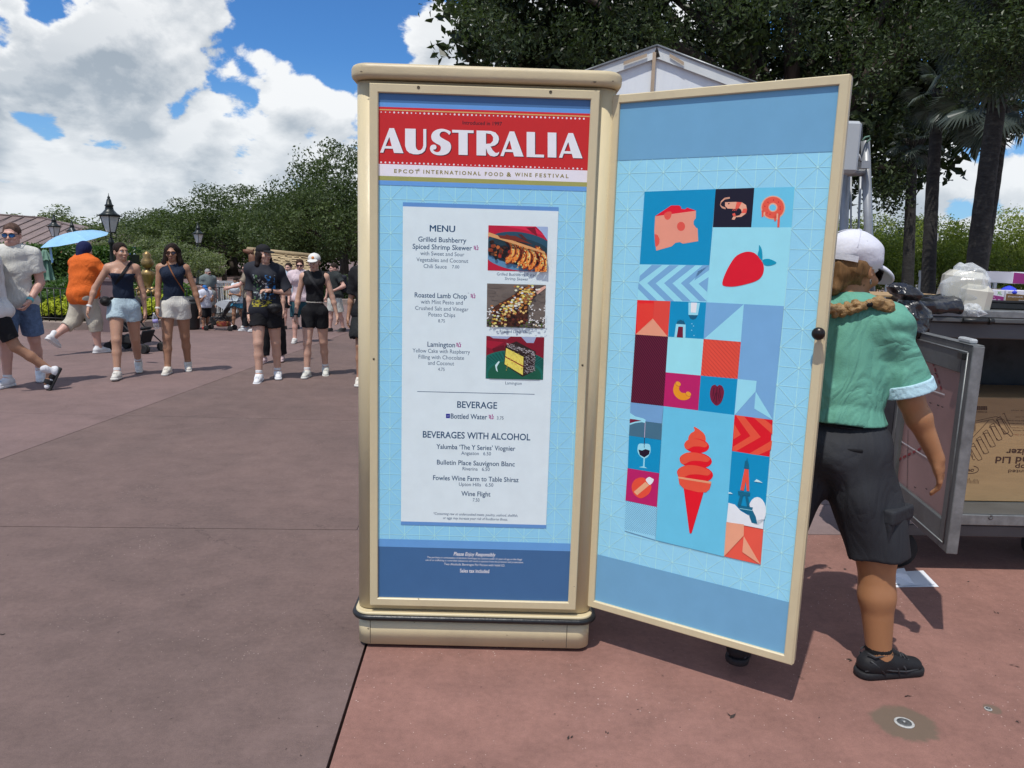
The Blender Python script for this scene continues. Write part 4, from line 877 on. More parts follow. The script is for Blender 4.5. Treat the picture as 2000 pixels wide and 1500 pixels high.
# ---- live oaks across the plaza (left of the cabinet)
o1 = make_tree('oak_tree', 'broad dark oak behind the walkers, nearest the cabinet', 'oaks beyond the plaza', (-16.2, 44, 0), 6.4, 5.2, 2.4, 320, 150, .092, 1.02, M['leaf_far'], 21)
o2 = make_tree('oak_tree', 'rounded dark oak whose crown starts right of the tall lamp', 'oaks beyond the plaza', (-21.8, 47, 0), 6.4, 3.7, 2.1, 300, 150, .092, 1.02, M['leaf_far'], 22)
o1.scale = (1, 1, .64); o2.scale = (.82, .82, .60)
def oak(src, label, loc, s, rz):
    c = copy_tree(src); c.location = loc; c.rotation_euler = (0, 0, rz); c.scale = s; c['label'] = label; return c
oak(o1, 'tall open-branched oak right behind the left edge of the cabinet', (-8.6, 38.5, 0), (.80, .80, .86), 2.1)
oak(o2, 'dark oak in the middle of the tree line above the thatched hut', (-15.3, 55, 0), (1.1, 1.1, .92), 1.0)
oak(o1, 'low oak at the left end of the dark tree line beside the spires', (-24.5, 57, 0), (.7, .7, .5), 4.0)
oak(o2, 'oak just visible past the cabinet edge at low level', (-4.6, 47, 0), (1.0, 1.0, 1.0), 5.2)
s1 = make_tree('olive_tree', 'grey-green airy tree behind the tall lamp and the blue umbrella', 'grey-green trees', (-14.6, 28.5, 0), 1.7, 1.35, .9, 70, 130, .05, .42, M['moss'], 31, r0=.12, bend=.1)
oak(s1, 'grey-green tree top showing above the brown metal roof', (-33, 55, 0), (2.4, 2.4, 1.8), 1)
oak(s1, 'small grey-green tree behind the roof next to the two far lamps', (-28, 54, 0), (1.5, 1.5, 1.45), 2)
oak(s1, 'leafy shrub tree right of the tall lamp, behind the gold ornament', (-12.0, 26.5, 0), (1.0, 1.0, .9), 3)

# ---- dark oak over the tent, upper right
def big_oak():
    t = thing('oak_tree', 'huge dark oak hanging over the white tent and palms', 'tree', (5.6, 15.5, 0))
    rn = np.random.default_rng(51); cen = []
    # canopy volume: depth 11..20 m, wide, underside follows the photograph
    while len(cen) < 1150:
        x = rn.uniform(-2.2, 13.5); y = rn.uniform(11.3, 20); z = rn.uniform(2.4, 11)
        d = math.hypot(x, y); 
        # underside height as a function of azimuth
        az = x / y
        lo = np.interp(az, [-.10, -.075, -.04, .0, .1, .25, .36, .42, .455, .49, .52, .55, .60, .66, .8], [.36, .24, .21, .19, .18, .17, .16, .12, .085, .085, .14, .17, .20, .22, .24])
        hi = .60 if az > -.05 else np.interp(az, [-.10, -.05], [.42, .60])
        e = (z - 1.57) / y
        if az < -.105 + rn.normal(0, .012) or e < lo + rn.normal(0, .010) or e > hi or az > .86: continue
        cen.append((x, y, z))
    while len(cen) < 1290:
        y = rn.uniform(7.6, 8.6); az = rn.uniform(.50, .86); e = rn.uniform(np.interp(az, [.50, .60, .68, .76], [.21, .21, .30, .26]), .50)
        if rn.uniform() < .75: cen.append((az * y, y, 1.57 + e * y))
    cen = np.array(cen)
    vn = cen[:, 1] < 9; Vz, Fz, Cz = clumps(cen[vn], rn.uniform(.22, .42, vn.sum()), 240, .026, squash=.8, shell=.25, droop=.3); nr = (cen[:, 1] < 13.6) & ~vn; V, F, Cc = clumps(cen[nr], rn.uniform(.28, .56, nr.sum()), 170, .040, squash=.8, shell=.25, droop=.3); fr_ = cen[~nr & ~vn]; Va, Fa, Ca = clumps(fr_, rn.uniform(.36, .70, len(fr_)), 80, .062, squash=.8, shell=.2, droop=.3); V, F, Cc = np.concatenate([V, Va, Vz]), np.concatenate([F, Fa + len(V), Fz + len(V) + len(Va)]), np.concatenate([Cc, Ca, Cz])
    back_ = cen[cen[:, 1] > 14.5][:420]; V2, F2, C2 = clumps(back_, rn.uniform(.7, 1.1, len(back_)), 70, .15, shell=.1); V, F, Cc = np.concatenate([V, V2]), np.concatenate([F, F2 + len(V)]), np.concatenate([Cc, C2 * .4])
    V = V - np.array([5.6, 15.5, 0])
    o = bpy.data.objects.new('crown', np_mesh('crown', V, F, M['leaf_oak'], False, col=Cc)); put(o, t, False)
    mb = MB(); rd = random.Random(4); limbs(mb, (0, 0, 0), [tuple(c - np.array([5.6, 15.5, 0])) for c in cen[cen[:, 1] > 13.5][::30]], .30, rd, 3.2); mb.build('trunk', M['bark'], t, False)
big_oak()

# ---- palms with fan fronds
M['palm_bark'] = mat('palm_bark', (.030, .028, .025), rough=.95, var=.45, vscale=16, bump=1.0, bscale=34, stretch=(1, 1, 2.2), dirt=(.12, .12, .10), dscale=9, damt=.35)  # base darkened so the canopy's shade sits in the bark colour
M['frond'] = leaf_mat('palm_frond', (.026, .036, .029), (.12, .15, .13), .25, .35)  # frond tones darkened for the shade they hang in
def frond_mesh():
    V = []; F = []; Cc = []
    def q(a, b_, c, d, t): i = len(V); V.extend([a, b_, c, d]); F.append((i, i + 1, i + 2, i + 3)); Cc.extend([(t, t, t)] * 4)
    q((0, -.012, 0), (.95, -.012, .05), (.95, .012, .05), (0, .012, 0), .6); q((0, 0, -.012), (.95, 0, .038), (.95, 0, .062), (0, 0, .012), .6)
    n = 30
    for k in range(n):
        a = radians(-128 + 256 * k / (n - 1)); L = .80 * (1 - .22 * abs(a) / 2.2) * random.Random(k).uniform(.9, 1.05); dx, dy = cos(a), sin(a); da = radians(4.6); t = random.Random(k * 7).uniform(.1, .9)
        for sg in (-1, 1):
            e = (cos(a + sg * da), sin(a + sg * da)); droop = -.22 * (1 if k % 2 else .8)
            q((.95, 0, .05), (.95 + dx * L * .6, dy * L * .6, .02 + .03), (.95 + dx * L, dy * L, .05 + droop), (.95 + e[0] * L * .58, e[1] * L * .58, .05 - .03), t)
    return np_mesh('frond', np.array(V), np.array(F), M['frond'], False, col=np.array(Cc))
FROND = frond_mesh()
def palm(label, base, top, r, nf, s, seed):
    rd = random.Random(seed); t = thing('palm_tree', label, 'palm tree', base, 0, 'palms behind the cart')
    b = Vector(base); tp = Vector(top) - b; mb = MB(); pts = []; rs = []; n = 34
    for k in range(n + 1):
        f = k / n; pts.append(tp * f + Vector((sin(f * 3 + seed) * .05, 0, 0))); rs.append(r * (1.12 - .34 * f + .25 * max(0, .08 - f) / .08) * (1 + .035 * (k % 2)))
    mb.tube(pts, rs, 16); mb.build('trunk', M['palm_bark'], t, False)
    mb = MB()
    for k in range(14):
        a = k * 2.4; e = Vector((cos(a), sin(a), .5)); mb.tube([tp - Vector((0, 0, .12)) + e * r * .5, tp + e * .16 + Vector((0, 0, .05))], [.03, .018], 5)
    mb.build('crown_shaft', M['palm_bark'], t, False)
    for k in range(nf):
        o = bpy.data.objects.new('frond', FROND); put(o, t, False); a = k * 2.399 + seed; el = 75 - 150 * (k / nf) + rd.uniform(-8, 8)
        o.location = tp + Vector((0, 0, .1)); o.rotation_euler = (rd.uniform(-.6, .6), -radians(el), a); sc = s * rd.uniform(.85, 1.15); o.scale = (sc, sc, sc)
def gz(p): return (p.x, p.y, 0)
P1, P2, P3, P4 = PY(1773, 560, 13.5), PY(1819, 560, 11.5), PY(1911, 560, 8.8), PY(1911, 560, 10.6)
T1, T2, T3, T4 = PY(1787, 285, 13.5), PY(1840, 190, 11.5), PY(1968, 85, 8.8), PY(1953, 205, 10.6)
palm('slim dark palm trunk with silvery fans, leftmost of the palms', gz(P1), T1, .098, 22, .31, 1)
palm('middle palm behind the white lamp column, its crown hidden in the oak', gz(P2), T2, .098, 16, .36, 2)
palm('leaning palm with big silvery fans, nearest the frame edge', gz(P3), T3, .108, 26, .50, 3)
palm('palm whose dark fans spread behind the thick leaning trunk', gz(P4), T4, .10, 24, .52, 5)

# ---- clipped myrtle row beyond the cart
m1 = make_tree('myrtle_tree', 'bushy yellow-green tree behind the employee, left of the slim palm', 'row of bushy trees beyond the cart', (10.4, 23.5, 0), 1.75, 1.75, 1.35, 120, 190, .040, .42, M['leaf_myrtle'], 61, squash=1.25, r0=.09)
spec = [((8.0, 23, 0), 'bushy yellow-green tree beside the grey equipment frame'), ((12.7, 23, 0), 'bushy yellow-green tree between the two nearer palm trunks'), ((15.0, 23.5, 0), 'bushy yellow-green tree right of the thick leaning palm'), ((17.5, 24, 0), 'bushy yellow-green tree at the right frame edge'), ((5.4, 24, 0), 'bushy yellow-green tree hidden behind the open printed door')]
for k, (l, lb_) in enumerate(spec):
    c = copy_tree(m1); c.location = l; c.rotation_euler = (0, 0, 1.3 * (k + 1)); c.scale = (1.0, 1.0, (1.05, 1.0, 1.08, 1.0, 1.02)[k]); c['label'] = lb_
for k, (l, s, lb_) in enumerate((((14, 42, 0), (2.2, 2.2, 1.1), 'dark far tree behind the bushy row, left'), ((22, 44, 0), (2.4, 2.4, 1.1), 'dark far tree behind the bushy row, at the right edge'))):
    c = copy_tree(o2); c.location = l; c.rotation_euler = (0, 0, k + .5); c.scale = (1, 1, .72); c['label'] = lb_; c['group'] = 'far trees behind the bushy row'

# ---- planter: kerb, clipped hedge, juniper, yellow leaves
M['kerb'] = mat('kerb_concrete', (.30, .235, .20), rough=.9, var=.2, vscale=5, bump=.4, bscale=60, dirt=(.14, .11, .10), dscale=4)
KA, KB, KC, KD = G(-60, 637), G(145, 645), G(285, 641), G(440, 630)
def kerb_piece(a, b_):
    d = (b_ - a).normalized(); n = Vector((-d.y, d.x, 0)); mb = MB()
    A = [a, b_, b_ + n * .30, a + n * .30]
    mb.prism([(p.x, p.y) for p in A], -.01, .13); return mb.build('kerb', M['kerb'], None)
kpts = [KA, KA.lerp(KB, .5), KB, KB.lerp(KC, .5), KC, KC.lerp(KD, .5), KD]
kr = thing('planter_kerb', 'low concrete kerb edging the planted bed behind the walkers', 'kerb', tuple(KB))
for a, b_ in zip(kpts, kpts[1:]):
    d = (b_ - a).normalized(); o = kerb_piece(a + d * .004, b_ - d * .004); o.name = 'kerb_stone'; o.parent = kr; o.matrix_parent_inverse = base_matrix(kr).inverted()
sb = MB(); back = Vector((-3.0, 16, 0)); q = [KA, KB, KC, KD]; poly = [(p.x, p.y + .3) for p in q] + [(KD.x - 1.8, KD.y + 9), (KA.x - 2, KA.y + 9)]
M['soil'] = mat('planting_soil', (.05, .038, .028), rough=1, var=.4, vscale=12)
sb.prism(poly, -.01, .10); tag(sb.build('planting_bed', M['soil']), kind='structure')
def bed_mass(name, label, cat, pts_fn, n, size, m, kind='stuff', **k):
    P_ = np.array([pts_fn() for _ in range(n)]); V, F, Cc = leaves(P_, np.tile(np.array([[0, -.3, 1.0]]), (n, 1)), size, **k)
    o = bpy.data.objects.new(name, np_mesh(name, V, F, m, False, col=Cc)); COL.objects.link(o); return tag(o, label, cat, kind=kind)
rd = random.Random(8)
def along(a, b_, t, d): p = a.lerp(b_, t); u = (b_ - a).normalized(); return Vector((p.x - u.y * d, p.y + u.x * d, 0))
bump = lambda x, y: .5 + .5 * sin(x * 2.3 + 1) * cos(y * 1.9 + x)
def jun():
    d = rd.uniform(.9, 3.6); p = along(KA, KB, rd.uniform(-.1, 1.25), d); h = .30 + .30 * bump(p.x, p.y) + .12 * (d > 2.2); return (p.x, p.y, .1 + h * rd.uniform(.55, 1.05))
bed_mass('juniper', 'feathery green ground cover behind the black fence', 'ground cover', jun, 18000, .05, M['leaf_juniper'], elong=.3)
def yel():
    d = rd.uniform(.34, 1.5); c = rd.choice(((-.02, .12), (.30, .13), (.55, .12), (.80, .2), (1.05, .1))); t = rd.gauss(c[0], c[1] * .5); p = along(KA, KB, t, d); h = .26 + .20 * bump(p.x * 1.7, p.y * 2) - .10 * abs(d - .9); return (p.x, p.y, .1 + h * rd.uniform(.4, 1.05))
def yel2():
    d = rd.uniform(.34, 1.2); p = along(KC, KD, rd.uniform(-.25, .95), d); h = .26 + .22 * bump(p.x * 1.7, p.y * 2); return (p.x, p.y, .1 + h * rd.uniform(.4, 1.05))
bed_mass('yellow_foliage', 'bright yellow bedding plants behind the black fence', 'bedding plants', yel, 6500, .035, M['flower'])
bed_mass('yellow_foliage', 'bright yellow bedding plants behind the fence under the gold ornament', 'bedding plants', yel2, 5000, .035, M['flower'])
def low():
    d = rd.uniform(1.0, 5); p = along(KB, KD, rd.uniform(-.05, 1.0), d); h = .42 + .35 * bump(p.x, p.y); return (p.x, p.y, .1 + h * rd.uniform(.3, 1.05))
bed_mass('low_shrubs', 'mixed green shrubs behind the gold ornament', 'shrubs', low, 16000, .05, M['leaf_hedge'])
def hedge(name, label, a, b_, d0, d1, z0, z1, n, m, size=.05):
    def f():
        s = rd.random(); t = rd.random(); q = rd.random()
        if s < .5: d, z = d0, z0 + (z1 - z0) * q
        elif s < .8: d, z = d0 + (d1 - d0) * q, z1
        else: d, z = d0 + (d1 - d0) * rd.random(), z0 + (z1 - z0) * q
        p = along(a, b_, t, d + rd.gauss(0, .05)); return (p.x, p.y, z + rd.gauss(0, .04))
    P_ = np.array([f() for _ in range(n)]); V, F, Cc = leaves(P_, np.tile(np.array([[0, -.8, .5]]), (n, 1)), size)
    o = bpy.data.objects.new(name, np_mesh(name, V, F, m, False, col=Cc)); COL.objects.link(o); mb = MB(); 
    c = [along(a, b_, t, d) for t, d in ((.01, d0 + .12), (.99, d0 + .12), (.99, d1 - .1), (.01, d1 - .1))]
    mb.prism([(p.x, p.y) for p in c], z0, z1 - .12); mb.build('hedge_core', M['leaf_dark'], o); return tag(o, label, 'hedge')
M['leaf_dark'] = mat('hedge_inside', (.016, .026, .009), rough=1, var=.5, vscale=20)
HA, HB = Vector((-16.5, 19.5, 0)), Vector((-10.3, 20.4, 0))
hedge('hedge', 'tall clipped green hedge behind the closed parasol', HA, HB, 0, 1.2, .1, 1.42, 20000, M['leaf_hedge'])
HC, HD = G(640, 606), G(760, 606)
hedge('hedge', 'low dark hedge far behind the backpacker', Vector((-6.2, 24, 0)), Vector((4, 24.5, 0)), 0, 1.2, 0, .75, 12000, M['leaf_oak'])
rk = MB(); a, b_ = Vector((-6.4, 22.6, 0)), Vector((4, 23.0, 0)); d = Vector((0, .3, 0)); rk.prism([(a.x, a.y), (b_.x, b_.y), (b_.x, b_.y + .3), (a.x, a.y + .3)], -.01, .16); tag(rk.build('far_kerb', M['kerb']), 'pale kerb in front of the low dark hedge', 'kerb')
# far tree line closing the horizon
def treeline(name, label, x0, x1, y0, h, n, seed, m):
    rn = np.random.default_rng(seed); k = n // 90; cx = rn.uniform(x0, x1, k); cy = y0 + rn.uniform(-3, 3, k); cz = rn.uniform(.2, 1, k) * h * (1 + .25 * np.sin(cx * .21 + seed) + .12 * np.sin(cx * .67))
    V, F, Cc = clumps(np.stack([cx, cy, cz], 1), rn.uniform(.9, 1.6, k), 90, .19, squash=.8, shell=.3)
    o = bpy.data.objects.new(name, np_mesh(name, V, F, m, False, col=Cc)); COL.objects.link(o); tag(o, label, 'tree line', kind='stuff')
treeline('treeline', 'far wood closing the plaza on the left', -70, 8, 62, 2.6, 18000, 3, M['leaf_far'])
treeline('treeline', 'far wood beyond the bushy trees on the right', 10, 70, 55, 3.0, 16000, 4, M['leaf_far'])
# ------------------------------------------------------------------ fences, lamps, buildings, tent
M['iron'] = mat('black_iron', (.012, .013, .013), rough=.4, var=.3, vscale=30)
M['lampglass'] = mat('frosted_lamp_glass', (.62, .63, .60), rough=.25, var=.05, spec=.6)
M['lampmetal'] = mat('green_black_cast_iron', (.016, .022, .020), rough=.38, metal=.2, var=.3, vscale=25)
def fence(label, pts, h, z, sp, m, r=.009, group='black iron fences round the planted bed', rails=(1.0, .12)):
    t = thing('iron_fence', label, 'fence', tuple(pts[0]), 0, group)
    pk = None
    for a, b_ in zip(pts, pts[1:]):
        d = b_ - a; L = d.length
        for f in rails:
            mb = MB(); mb.tube([a + Vector((0, 0, z + h * f)), b_ + Vector((0, 0, z + h * f))], r * 1.1, 6); mb.build('rail', m, t)
        n = int(L / sp)
        for k in range(n):
            if pk is None:
                mb = MB(); mb.tube([Vector((0, 0, 0)), Vector((0, 0, h))], r, 6); pk = mb.build('picket', m, t, False); o = pk
            else: o = bpy.data.objects.new('picket', pk.data); put(o, t, False)
            o.location = a + d * ((k + .5) / n) + Vector((0, 0, z)) - Vector(pts[0])
    return t
fz = .12
FA, FB, FC, FD = (p + Vector((0, .16, 0)) for p in (KA, KB, KC, KD))
fence('black iron fence in front of the yellow plants, left of the orange shirt', [FA, FB], .62, fz, .125, M['iron'])
fence('black iron fence between the two women in navy tops', [FB, FC], .62, fz, .125, M['iron'])
fence('black iron fence by the litter bin, behind the man with the child', [FC, FD], .62, fz, .125, M['iron'])

def lamp(label, base, H, s=1.0, first=[None]):
    if first[0] is not None:
        c = copy_tree(first[0]); c.location = base; c.scale = (s, s, s); c['label'] = label; return c
    t = thing('street_lamp', label, 'street lamp', base, 0, 'victorian street lamps')
    mb = MB(); mb.lathe((0, 0, 0), [(.20, 0), (.20, .10), (.17, .14), (.15, .42), (.17, .46), (.12, .52), (.085, .62), (.075, .95), (.095, .98), (.06, 1.03), (.05, 1.15), (.043, 1.55), (.07, 1.60), (.07, 1.64), (.045, 1.68), (.04, 1.74)], 14); mb.build('post', M['lampmetal'], t, False)
    mb = MB()
    for k in range(4):
        a = k * pi / 2 + .4; mb.tube([Vector((0, 0, 1.70)), Vector((.10 * cos(a), .10 * sin(a), 1.72)), Vector((.135 * cos(a), .135 * sin(a), 1.80)), Vector((.10 * cos(a), .10 * sin(a), 1.87))], .012, 6)
    mb.build('cradle', M['lampmetal'], t, False)
    z0, z1, r0, r1, rot = 1.86, 2.24, .105, .215, .4
    fr = MB(); fr.lathe((0, 0, 0), [(r0, z0 - .02), (r0 + .01, z0 + .01)], 4, smooth=False, sq=rot); fr.lathe((0, 0, 0), [(r1 + .045, z1), (r1 + .05, z1 + .02)], 4, smooth=False, sq=rot)
    for k in range(4):
        a = k * pi / 2 + rot; fr.tube([Vector((r0 * cos(a), r0 * sin(a), z0)), Vector((r1 * cos(a), r1 * sin(a), z1))], .012, 5)
        fr.tube([Vector((r1 * 1.22 * cos(a), r1 * 1.22 * sin(a), z1 + .01)), Vector((r1 * 1.3 * cos(a), r1 * 1.3 * sin(a), z1 + .05))], [.014, .006], 5)
    fr.build('lantern_frame', M['lampmetal'], t, False)
    for k in range(4):
        a, a2 = k * pi / 2 + rot, (k + 1) * pi / 2 + rot; g = MB(); q = .96
        g.poly([(r0 * q * cos(a), r0 * q * sin(a), z0), (r0 * q * cos(a2), r0 * q * sin(a2), z0), (r1 * q * cos(a2), r1 * q * sin(a2), z1), (r1 * q * cos(a), r1 * q * sin(a), z1)]); g.build('pane', M['lampglass'], t, False)
    mb = MB(); mb.lathe((0, 0, 0), [(r1 + .05, z1 + .02), (.17, z1 + .08), (.10, z1 + .16), (.085, z1 + .24), (.11, z1 + .26), (.07, z1 + .30), (.05, z1 + .40), (.028, z1 + .43), (.036, z1 + .46), (.012, z1 + .49), (.004, z1 + .56)], 8, sq=rot); mb.build('lantern_roof', M['lampmetal'], t, False)
    first[0] = t; return t
def at_px(x, y, yy): p = PY(x, y, yy); return (p.x, p.y, 0)
lamp('tall black lamp post behind the woman in the strapless navy top', at_px(222, 560, 19), 2.75, .96)
lamp('black lamp post behind the closed green parasol', at_px(114, 560, 30), 2.75, .965)
lamp('black lamp post showing just above the blue umbrella', at_px(148, 560, 32), 2.75, .91)
lamp('black lamp post against the dark oaks, right of the woman in white shorts', at_px(391, 560, 32), 2.75, .93)
lamp('small far lamp with only its lantern showing below the other one', at_px(388, 560, 39), 2.75, .66)

# brown metal roofed building
M['roofmetal'] = mat('weathered_brown_metal_roof', (.205, .150, .135), rough=.6, var=.16, vscale=1.6, bump=.1, dirt=(.12, .10, .10), dscale=1.2, damt=.6)
M['fascia'] = mat('orange_brown_fascia', (.30, .12, .055), rough=.7, var=.2, vscale=3)
M['stucco'] = mat('tan_stucco', (.45, .36, .24), rough=.9, var=.12, vscale=6)
BK = lambda x, y, z: Vector((x * 1.5, y * 1.5, 1.57 + (z - 1.57) * 1.5))
bld = thing('pavilion', 'low tan pavilion with a brown standing seam roof behind the hedge', 'building', (-24, 40, 0))
e0, e1 = PY(-260, 480, 24), PY(243, 517, 24.5); rz = 1.34
roofL = BK(-26, 24, 1.32); roofR = BK(-10.95, 24.4, 1.30); ridgeL = BK(-26, 28, 2.78); ridgeR = BK(-17.1, 28, 2.42)
mb = MB(); mb.prism([(-38.4, 37.2), (-17.4, 37.5), (-17.4, 45), (-38.4, 45)], 0, 1.12); mb.build('wall', M['stucco'], bld)
rf = MB(); rf.poly([roofL, roofR, ridgeR, ridgeL]); bk = BK(-10.95, 31, 1.3); rf.poly([roofR, bk, ridgeR]); rf.poly([BK(-26, 31, 1.32), ridgeL, ridgeR, bk]); ro = rf.build('roof', M['roofmetal'], bld)
for k in range(34):
    f = (k + .5) / 34; a = roofL.lerp(roofR, f); b_ = Vector((a.x, 42, 0)); 
    if a.x < ridgeR.x: b_.z = ridgeL.z + (ridgeR.z - ridgeL.z) * (a.x + 39) / (ridgeR.x + 39); e_ = Vector((a.x, 42, b_.z))
    else:
        g_ = (a.x - ridgeR.x) / (roofR.x - ridgeR.x); e_ = ridgeR.lerp(roofR, g_); e_.x = a.x
    s = MB(); s.tube([a + Vector((0, 0, .02)), e_ + Vector((0, 0, .02))], .03, 4); s.build('roof_seam', M['roofmetal'], ro)
s = MB(); s.tube([ridgeR + Vector((0, 0, .03)), roofR + Vector((0, 0, .03))], .05, 5); s.tube([ridgeL + Vector((0, 0, .03)), ridgeR + Vector((0, 0, .03))], .05, 5); s.build('ridge_cap', M['roofmetal'], ro)
s = MB(); s.box(((roofL.x + roofR.x) / 2, 36.3, 1.0), (roofR.x - roofL.x, .1, .36)); s.build('fascia', M['fascia'], bld)
for x in (-19.8, -22.8, -26.1): s = MB(); s.box((x, 37.2, .55), (1.3, .1, .6)); s.build('window', M['lampmetal'], bld)

# castle spires far off
M['spire'] = mat('grey_green_slate', (.13, .16, .16), rough=.8, var=.15)
M['paleston'] = mat('pale_far_stone', (.42, .42, .40), rough=.9, var=.1)
sp_ = thing('castle', 'pointed grey roofs of a far building beyond the trees', 'building', at_px(240, 480, 95))
for x, yt, w, nm in ((235, 428, 9, 1), (256, 441, 9, .6), (222, 446, 5, 1)):
    tp = PY(x, yt, 95); b_ = PY(x, 458, 95); mb = MB(); r = w * 95 / FOC; mb.lathe((tp.x, 95, 0), [(r, b_.z), (r * .25 if nm < 1 else .02, tp.z - (0 if nm == 1 else .2))], 4, smooth=False, sq=.6); mb.build('spire', M['spire'], sp_)
    mb = MB(); mb.lathe((tp.x, 95, 0), [(r * .9, 0), (r * .9, b_.z)], 4, smooth=False, sq=.6); mb.build('tower', M['paleston'], sp_)

# thatched hut
M['thatch'] = mat('straw_thatch', (.38, .29, .17), rough=1, var=.28, vscale=7, bump=1.0, bscale=22, stretch=(.35, 1, 2.6), dirt=(.20, .15, .09), dscale=5, damt=.6)
hut = thing('thatched_hut', 'straw-roofed hut behind the walkers in black', 'hut', (-9.6, 29, 0))
a, b_, c, d = PY(488, 488, 29), PY(606, 501, 29), PY(612, 585, 27.2), PY(494, 585, 27.2)
mb = MB(); N = 18
for k in range(N):      # courses of straw, each stepping out over the next
    f0, f1 = k / N, (k + 1.15) / N; p0, p1 = a.lerp(d, f0), b_.lerp(c, f0); q0, q1 = a.lerp(d, f1), b_.lerp(c, f1); off = Vector((0, -.035, .02))
    m = 26
    for j in range(m):
        g0, g1 = j / m, (j + 1) / m; w = random.Random(k * 50 + j).uniform(-.04, .03)
        mb.poly([p0.lerp(p1, g0), q0.lerp(q1, g0) + off + Vector((0, 0, w)), q0.lerp(q1, g1) + off + Vector((0, 0, w)), p0.lerp(p1, g1)])
mb.build('thatch', M['thatch'], hut)
mb = MB(); mb.tube([a + Vector((-.1, 0, .02)), b_ + Vector((.1, 0, .02))], .09, 7); mb.build('ridge', M['thatch'], hut)
mb = MB(); mb.poly([a, b_, b_ + Vector((.1, 1.8, -1.6)), a + Vector((-.1, 1.8, -1.6))]); mb.build('rear_slope', M['thatch'], hut)
M['darkwood'] = mat('dark_timber', (.05, .035, .025), rough=.8, var=.3, vscale=8)
for x in (-10.6, -9.4, -8.2): mb = MB(); mb.box((x, 27.9, .3), (.14, .14, .62)); mb.build('post', M['darkwood'], hut)
# brown carved horse head showing beside the hut
M['horse'] = mat('brown_carved_wood', (.17, .075, .04), rough=.6, var=.2, vscale=10)
hz = PY(487, 492, 26); hh = thing('carved_horse', 'brown carved horse head above the crowd, left of the black cap', 'sculpture', (hz.x, 26, 0))
mb = MB(); hx_ = hz.x; mb.tube([Vector((hx_ + .22, 26, 0)), Vector((hx_ + .16, 26, .9)), Vector((hx_ + .10, 26, 1.25)), Vector((hx_ + .05, 26, hz.z - .02))], [.20, .17, .13, .10], 10); mb.tube([Vector((hx_ + .10, 26, hz.z - .05)), Vector((hx_ - .05, 25.95, hz.z + .02)), Vector((hx_ - .18, 25.9, hz.z + .03))], [.11, .08, .05], 10); mb.build('head', M['horse'], hh)
mb = MB(); mb.tube([Vector((hx_ + .12, 26, hz.z + .02)), Vector((hx_ + .17, 26, hz.z + .14))], [.04, .008], 6); mb.build('ear', M['horse'], hh)
mb = MB(); mb.tube([Vector((hx_ + .25, 26.02, .9)), Vector((hx_ + .24, 26.02, 1.3)), Vector((hx_ + .17, 26.02, hz.z + .02))], [.06, .07, .05], 7); mb.build('mane', M['thatch'], hh)

# closed green parasol
M['pargreen'] = mat('faded_green_canvas', (.13, .235, .175), rough=.85, var=.14, vscale=6)
M['palewood'] = mat('pale_pole', (.42, .32, .22), rough=.6, var=.1)
pp_ = G(97, 632); pp_ = PY(97, 632, 17); par = thing('parasol', 'closed green parasol standing before the hedge', 'parasol', (pp_.x, 17, 0))
ztop = PY(97, 488, 17).z; zb_ = PY(97, 545, 17).z
mb = MB(); mb.tube([Vector((0, 0, 0)), Vector((0, 0, ztop))], .022, 8); mb.build('pole', M['palewood'], par, False)
def folded(z0, z1, r0, r1, nm, n=40):
    mb = MB(); rings = []
    for k in range(6):
        f = k / 5; r = r0 + (r1 - r0) * f; z = z0 + (z1 - z0) * f
        rings.append(mb.addv([(r * (1 + .26 * sin(j * pi * 2 * 8 / n + f)) * cos(2 * pi * j / n), r * (1 + .26 * sin(j * pi * 2 * 8 / n + f)) * sin(2 * pi * j / n), z + .02 * sin(j * 1.7) * (f > .9)) for j in range(n)]))
    for A, B in zip(rings, rings[1:]):
        for j in range(n): mb.face((A + (j + 1) % n, A + j, B + j, B + (j + 1) % n), 0, True)
    mb.face([rings[0] + j for j in range(n)]); mb.face([rings[-1] + j for j in range(n)]); mb.build(nm, M['pargreen'], par, False)
folded(ztop, ztop - .22, .03, .15, 'top_flap'); folded(ztop - .16, zb_ - .02, .07, .15, 'folded_canopy')

# banners and gold ornament on a plinth, planter box
M['banner'] = mat('blue_banner', (.045, .16, .48), rough=.6, var=.15)
M['bannerw'] = mat('white_banner_mark', (.70, .74, .80), rough=.6, var=.05)
bp = at_px(252, 560, 24); bn = thing('banner_pole', 'blue banner with a white round mark hanging from a pole', 'banner', bp)
zt = PY(252, 482, 24).z; zb_ = PY(252, 522, 24).z
mb = MB(); mb.tube([Vector((-.10, 0, 0)), Vector((-.10, 0, zt + .05))], .02, 6); mb.build('pole', M['iron'], bn, False)
mb = MB(); mb.box((.10, 0, (zt + zb_) / 2), (.34, .012, zt - zb_)); mb.build('banner', M['banner'], bn, False)
mb = MB(); mb.lathe((.14, -.009, zb_ + .17), [(.10, 0), (.10, .003), (.075, .004), (.07, .001), (.03, .001), (.03, .004), (0, .004)], 18, axis=(0, -1, 0)); mb.build('emblem', M['bannerw'], bn, False)
mb = MB(); mb.poly([(.10, -.01, zb_ + .30), (.26, -.01, zb_ + .40), (.26, -.01, zt - .02), (.20, -.01, zt - .02)]); mb.build('stripe', M['bannerw'], bn, False)
M['gold'] = mat('worn_gold', (.30, .20, .08), rough=.42, metal=.6, var=.35, vscale=6, bump=.3, bscale=14)
M['plinth'] = mat('brown_plinth', (.20, .145, .11), rough=.8, var=.15)
og = at_px(290, 560, 16.2); orn = thing('gold_ornament', 'gold urn-like ornament on a brown plinth among shrubs', 'ornament', og)
z1 = PY(290, 489, 16.2).z; z0 = PY(290, 582, 16.2).z
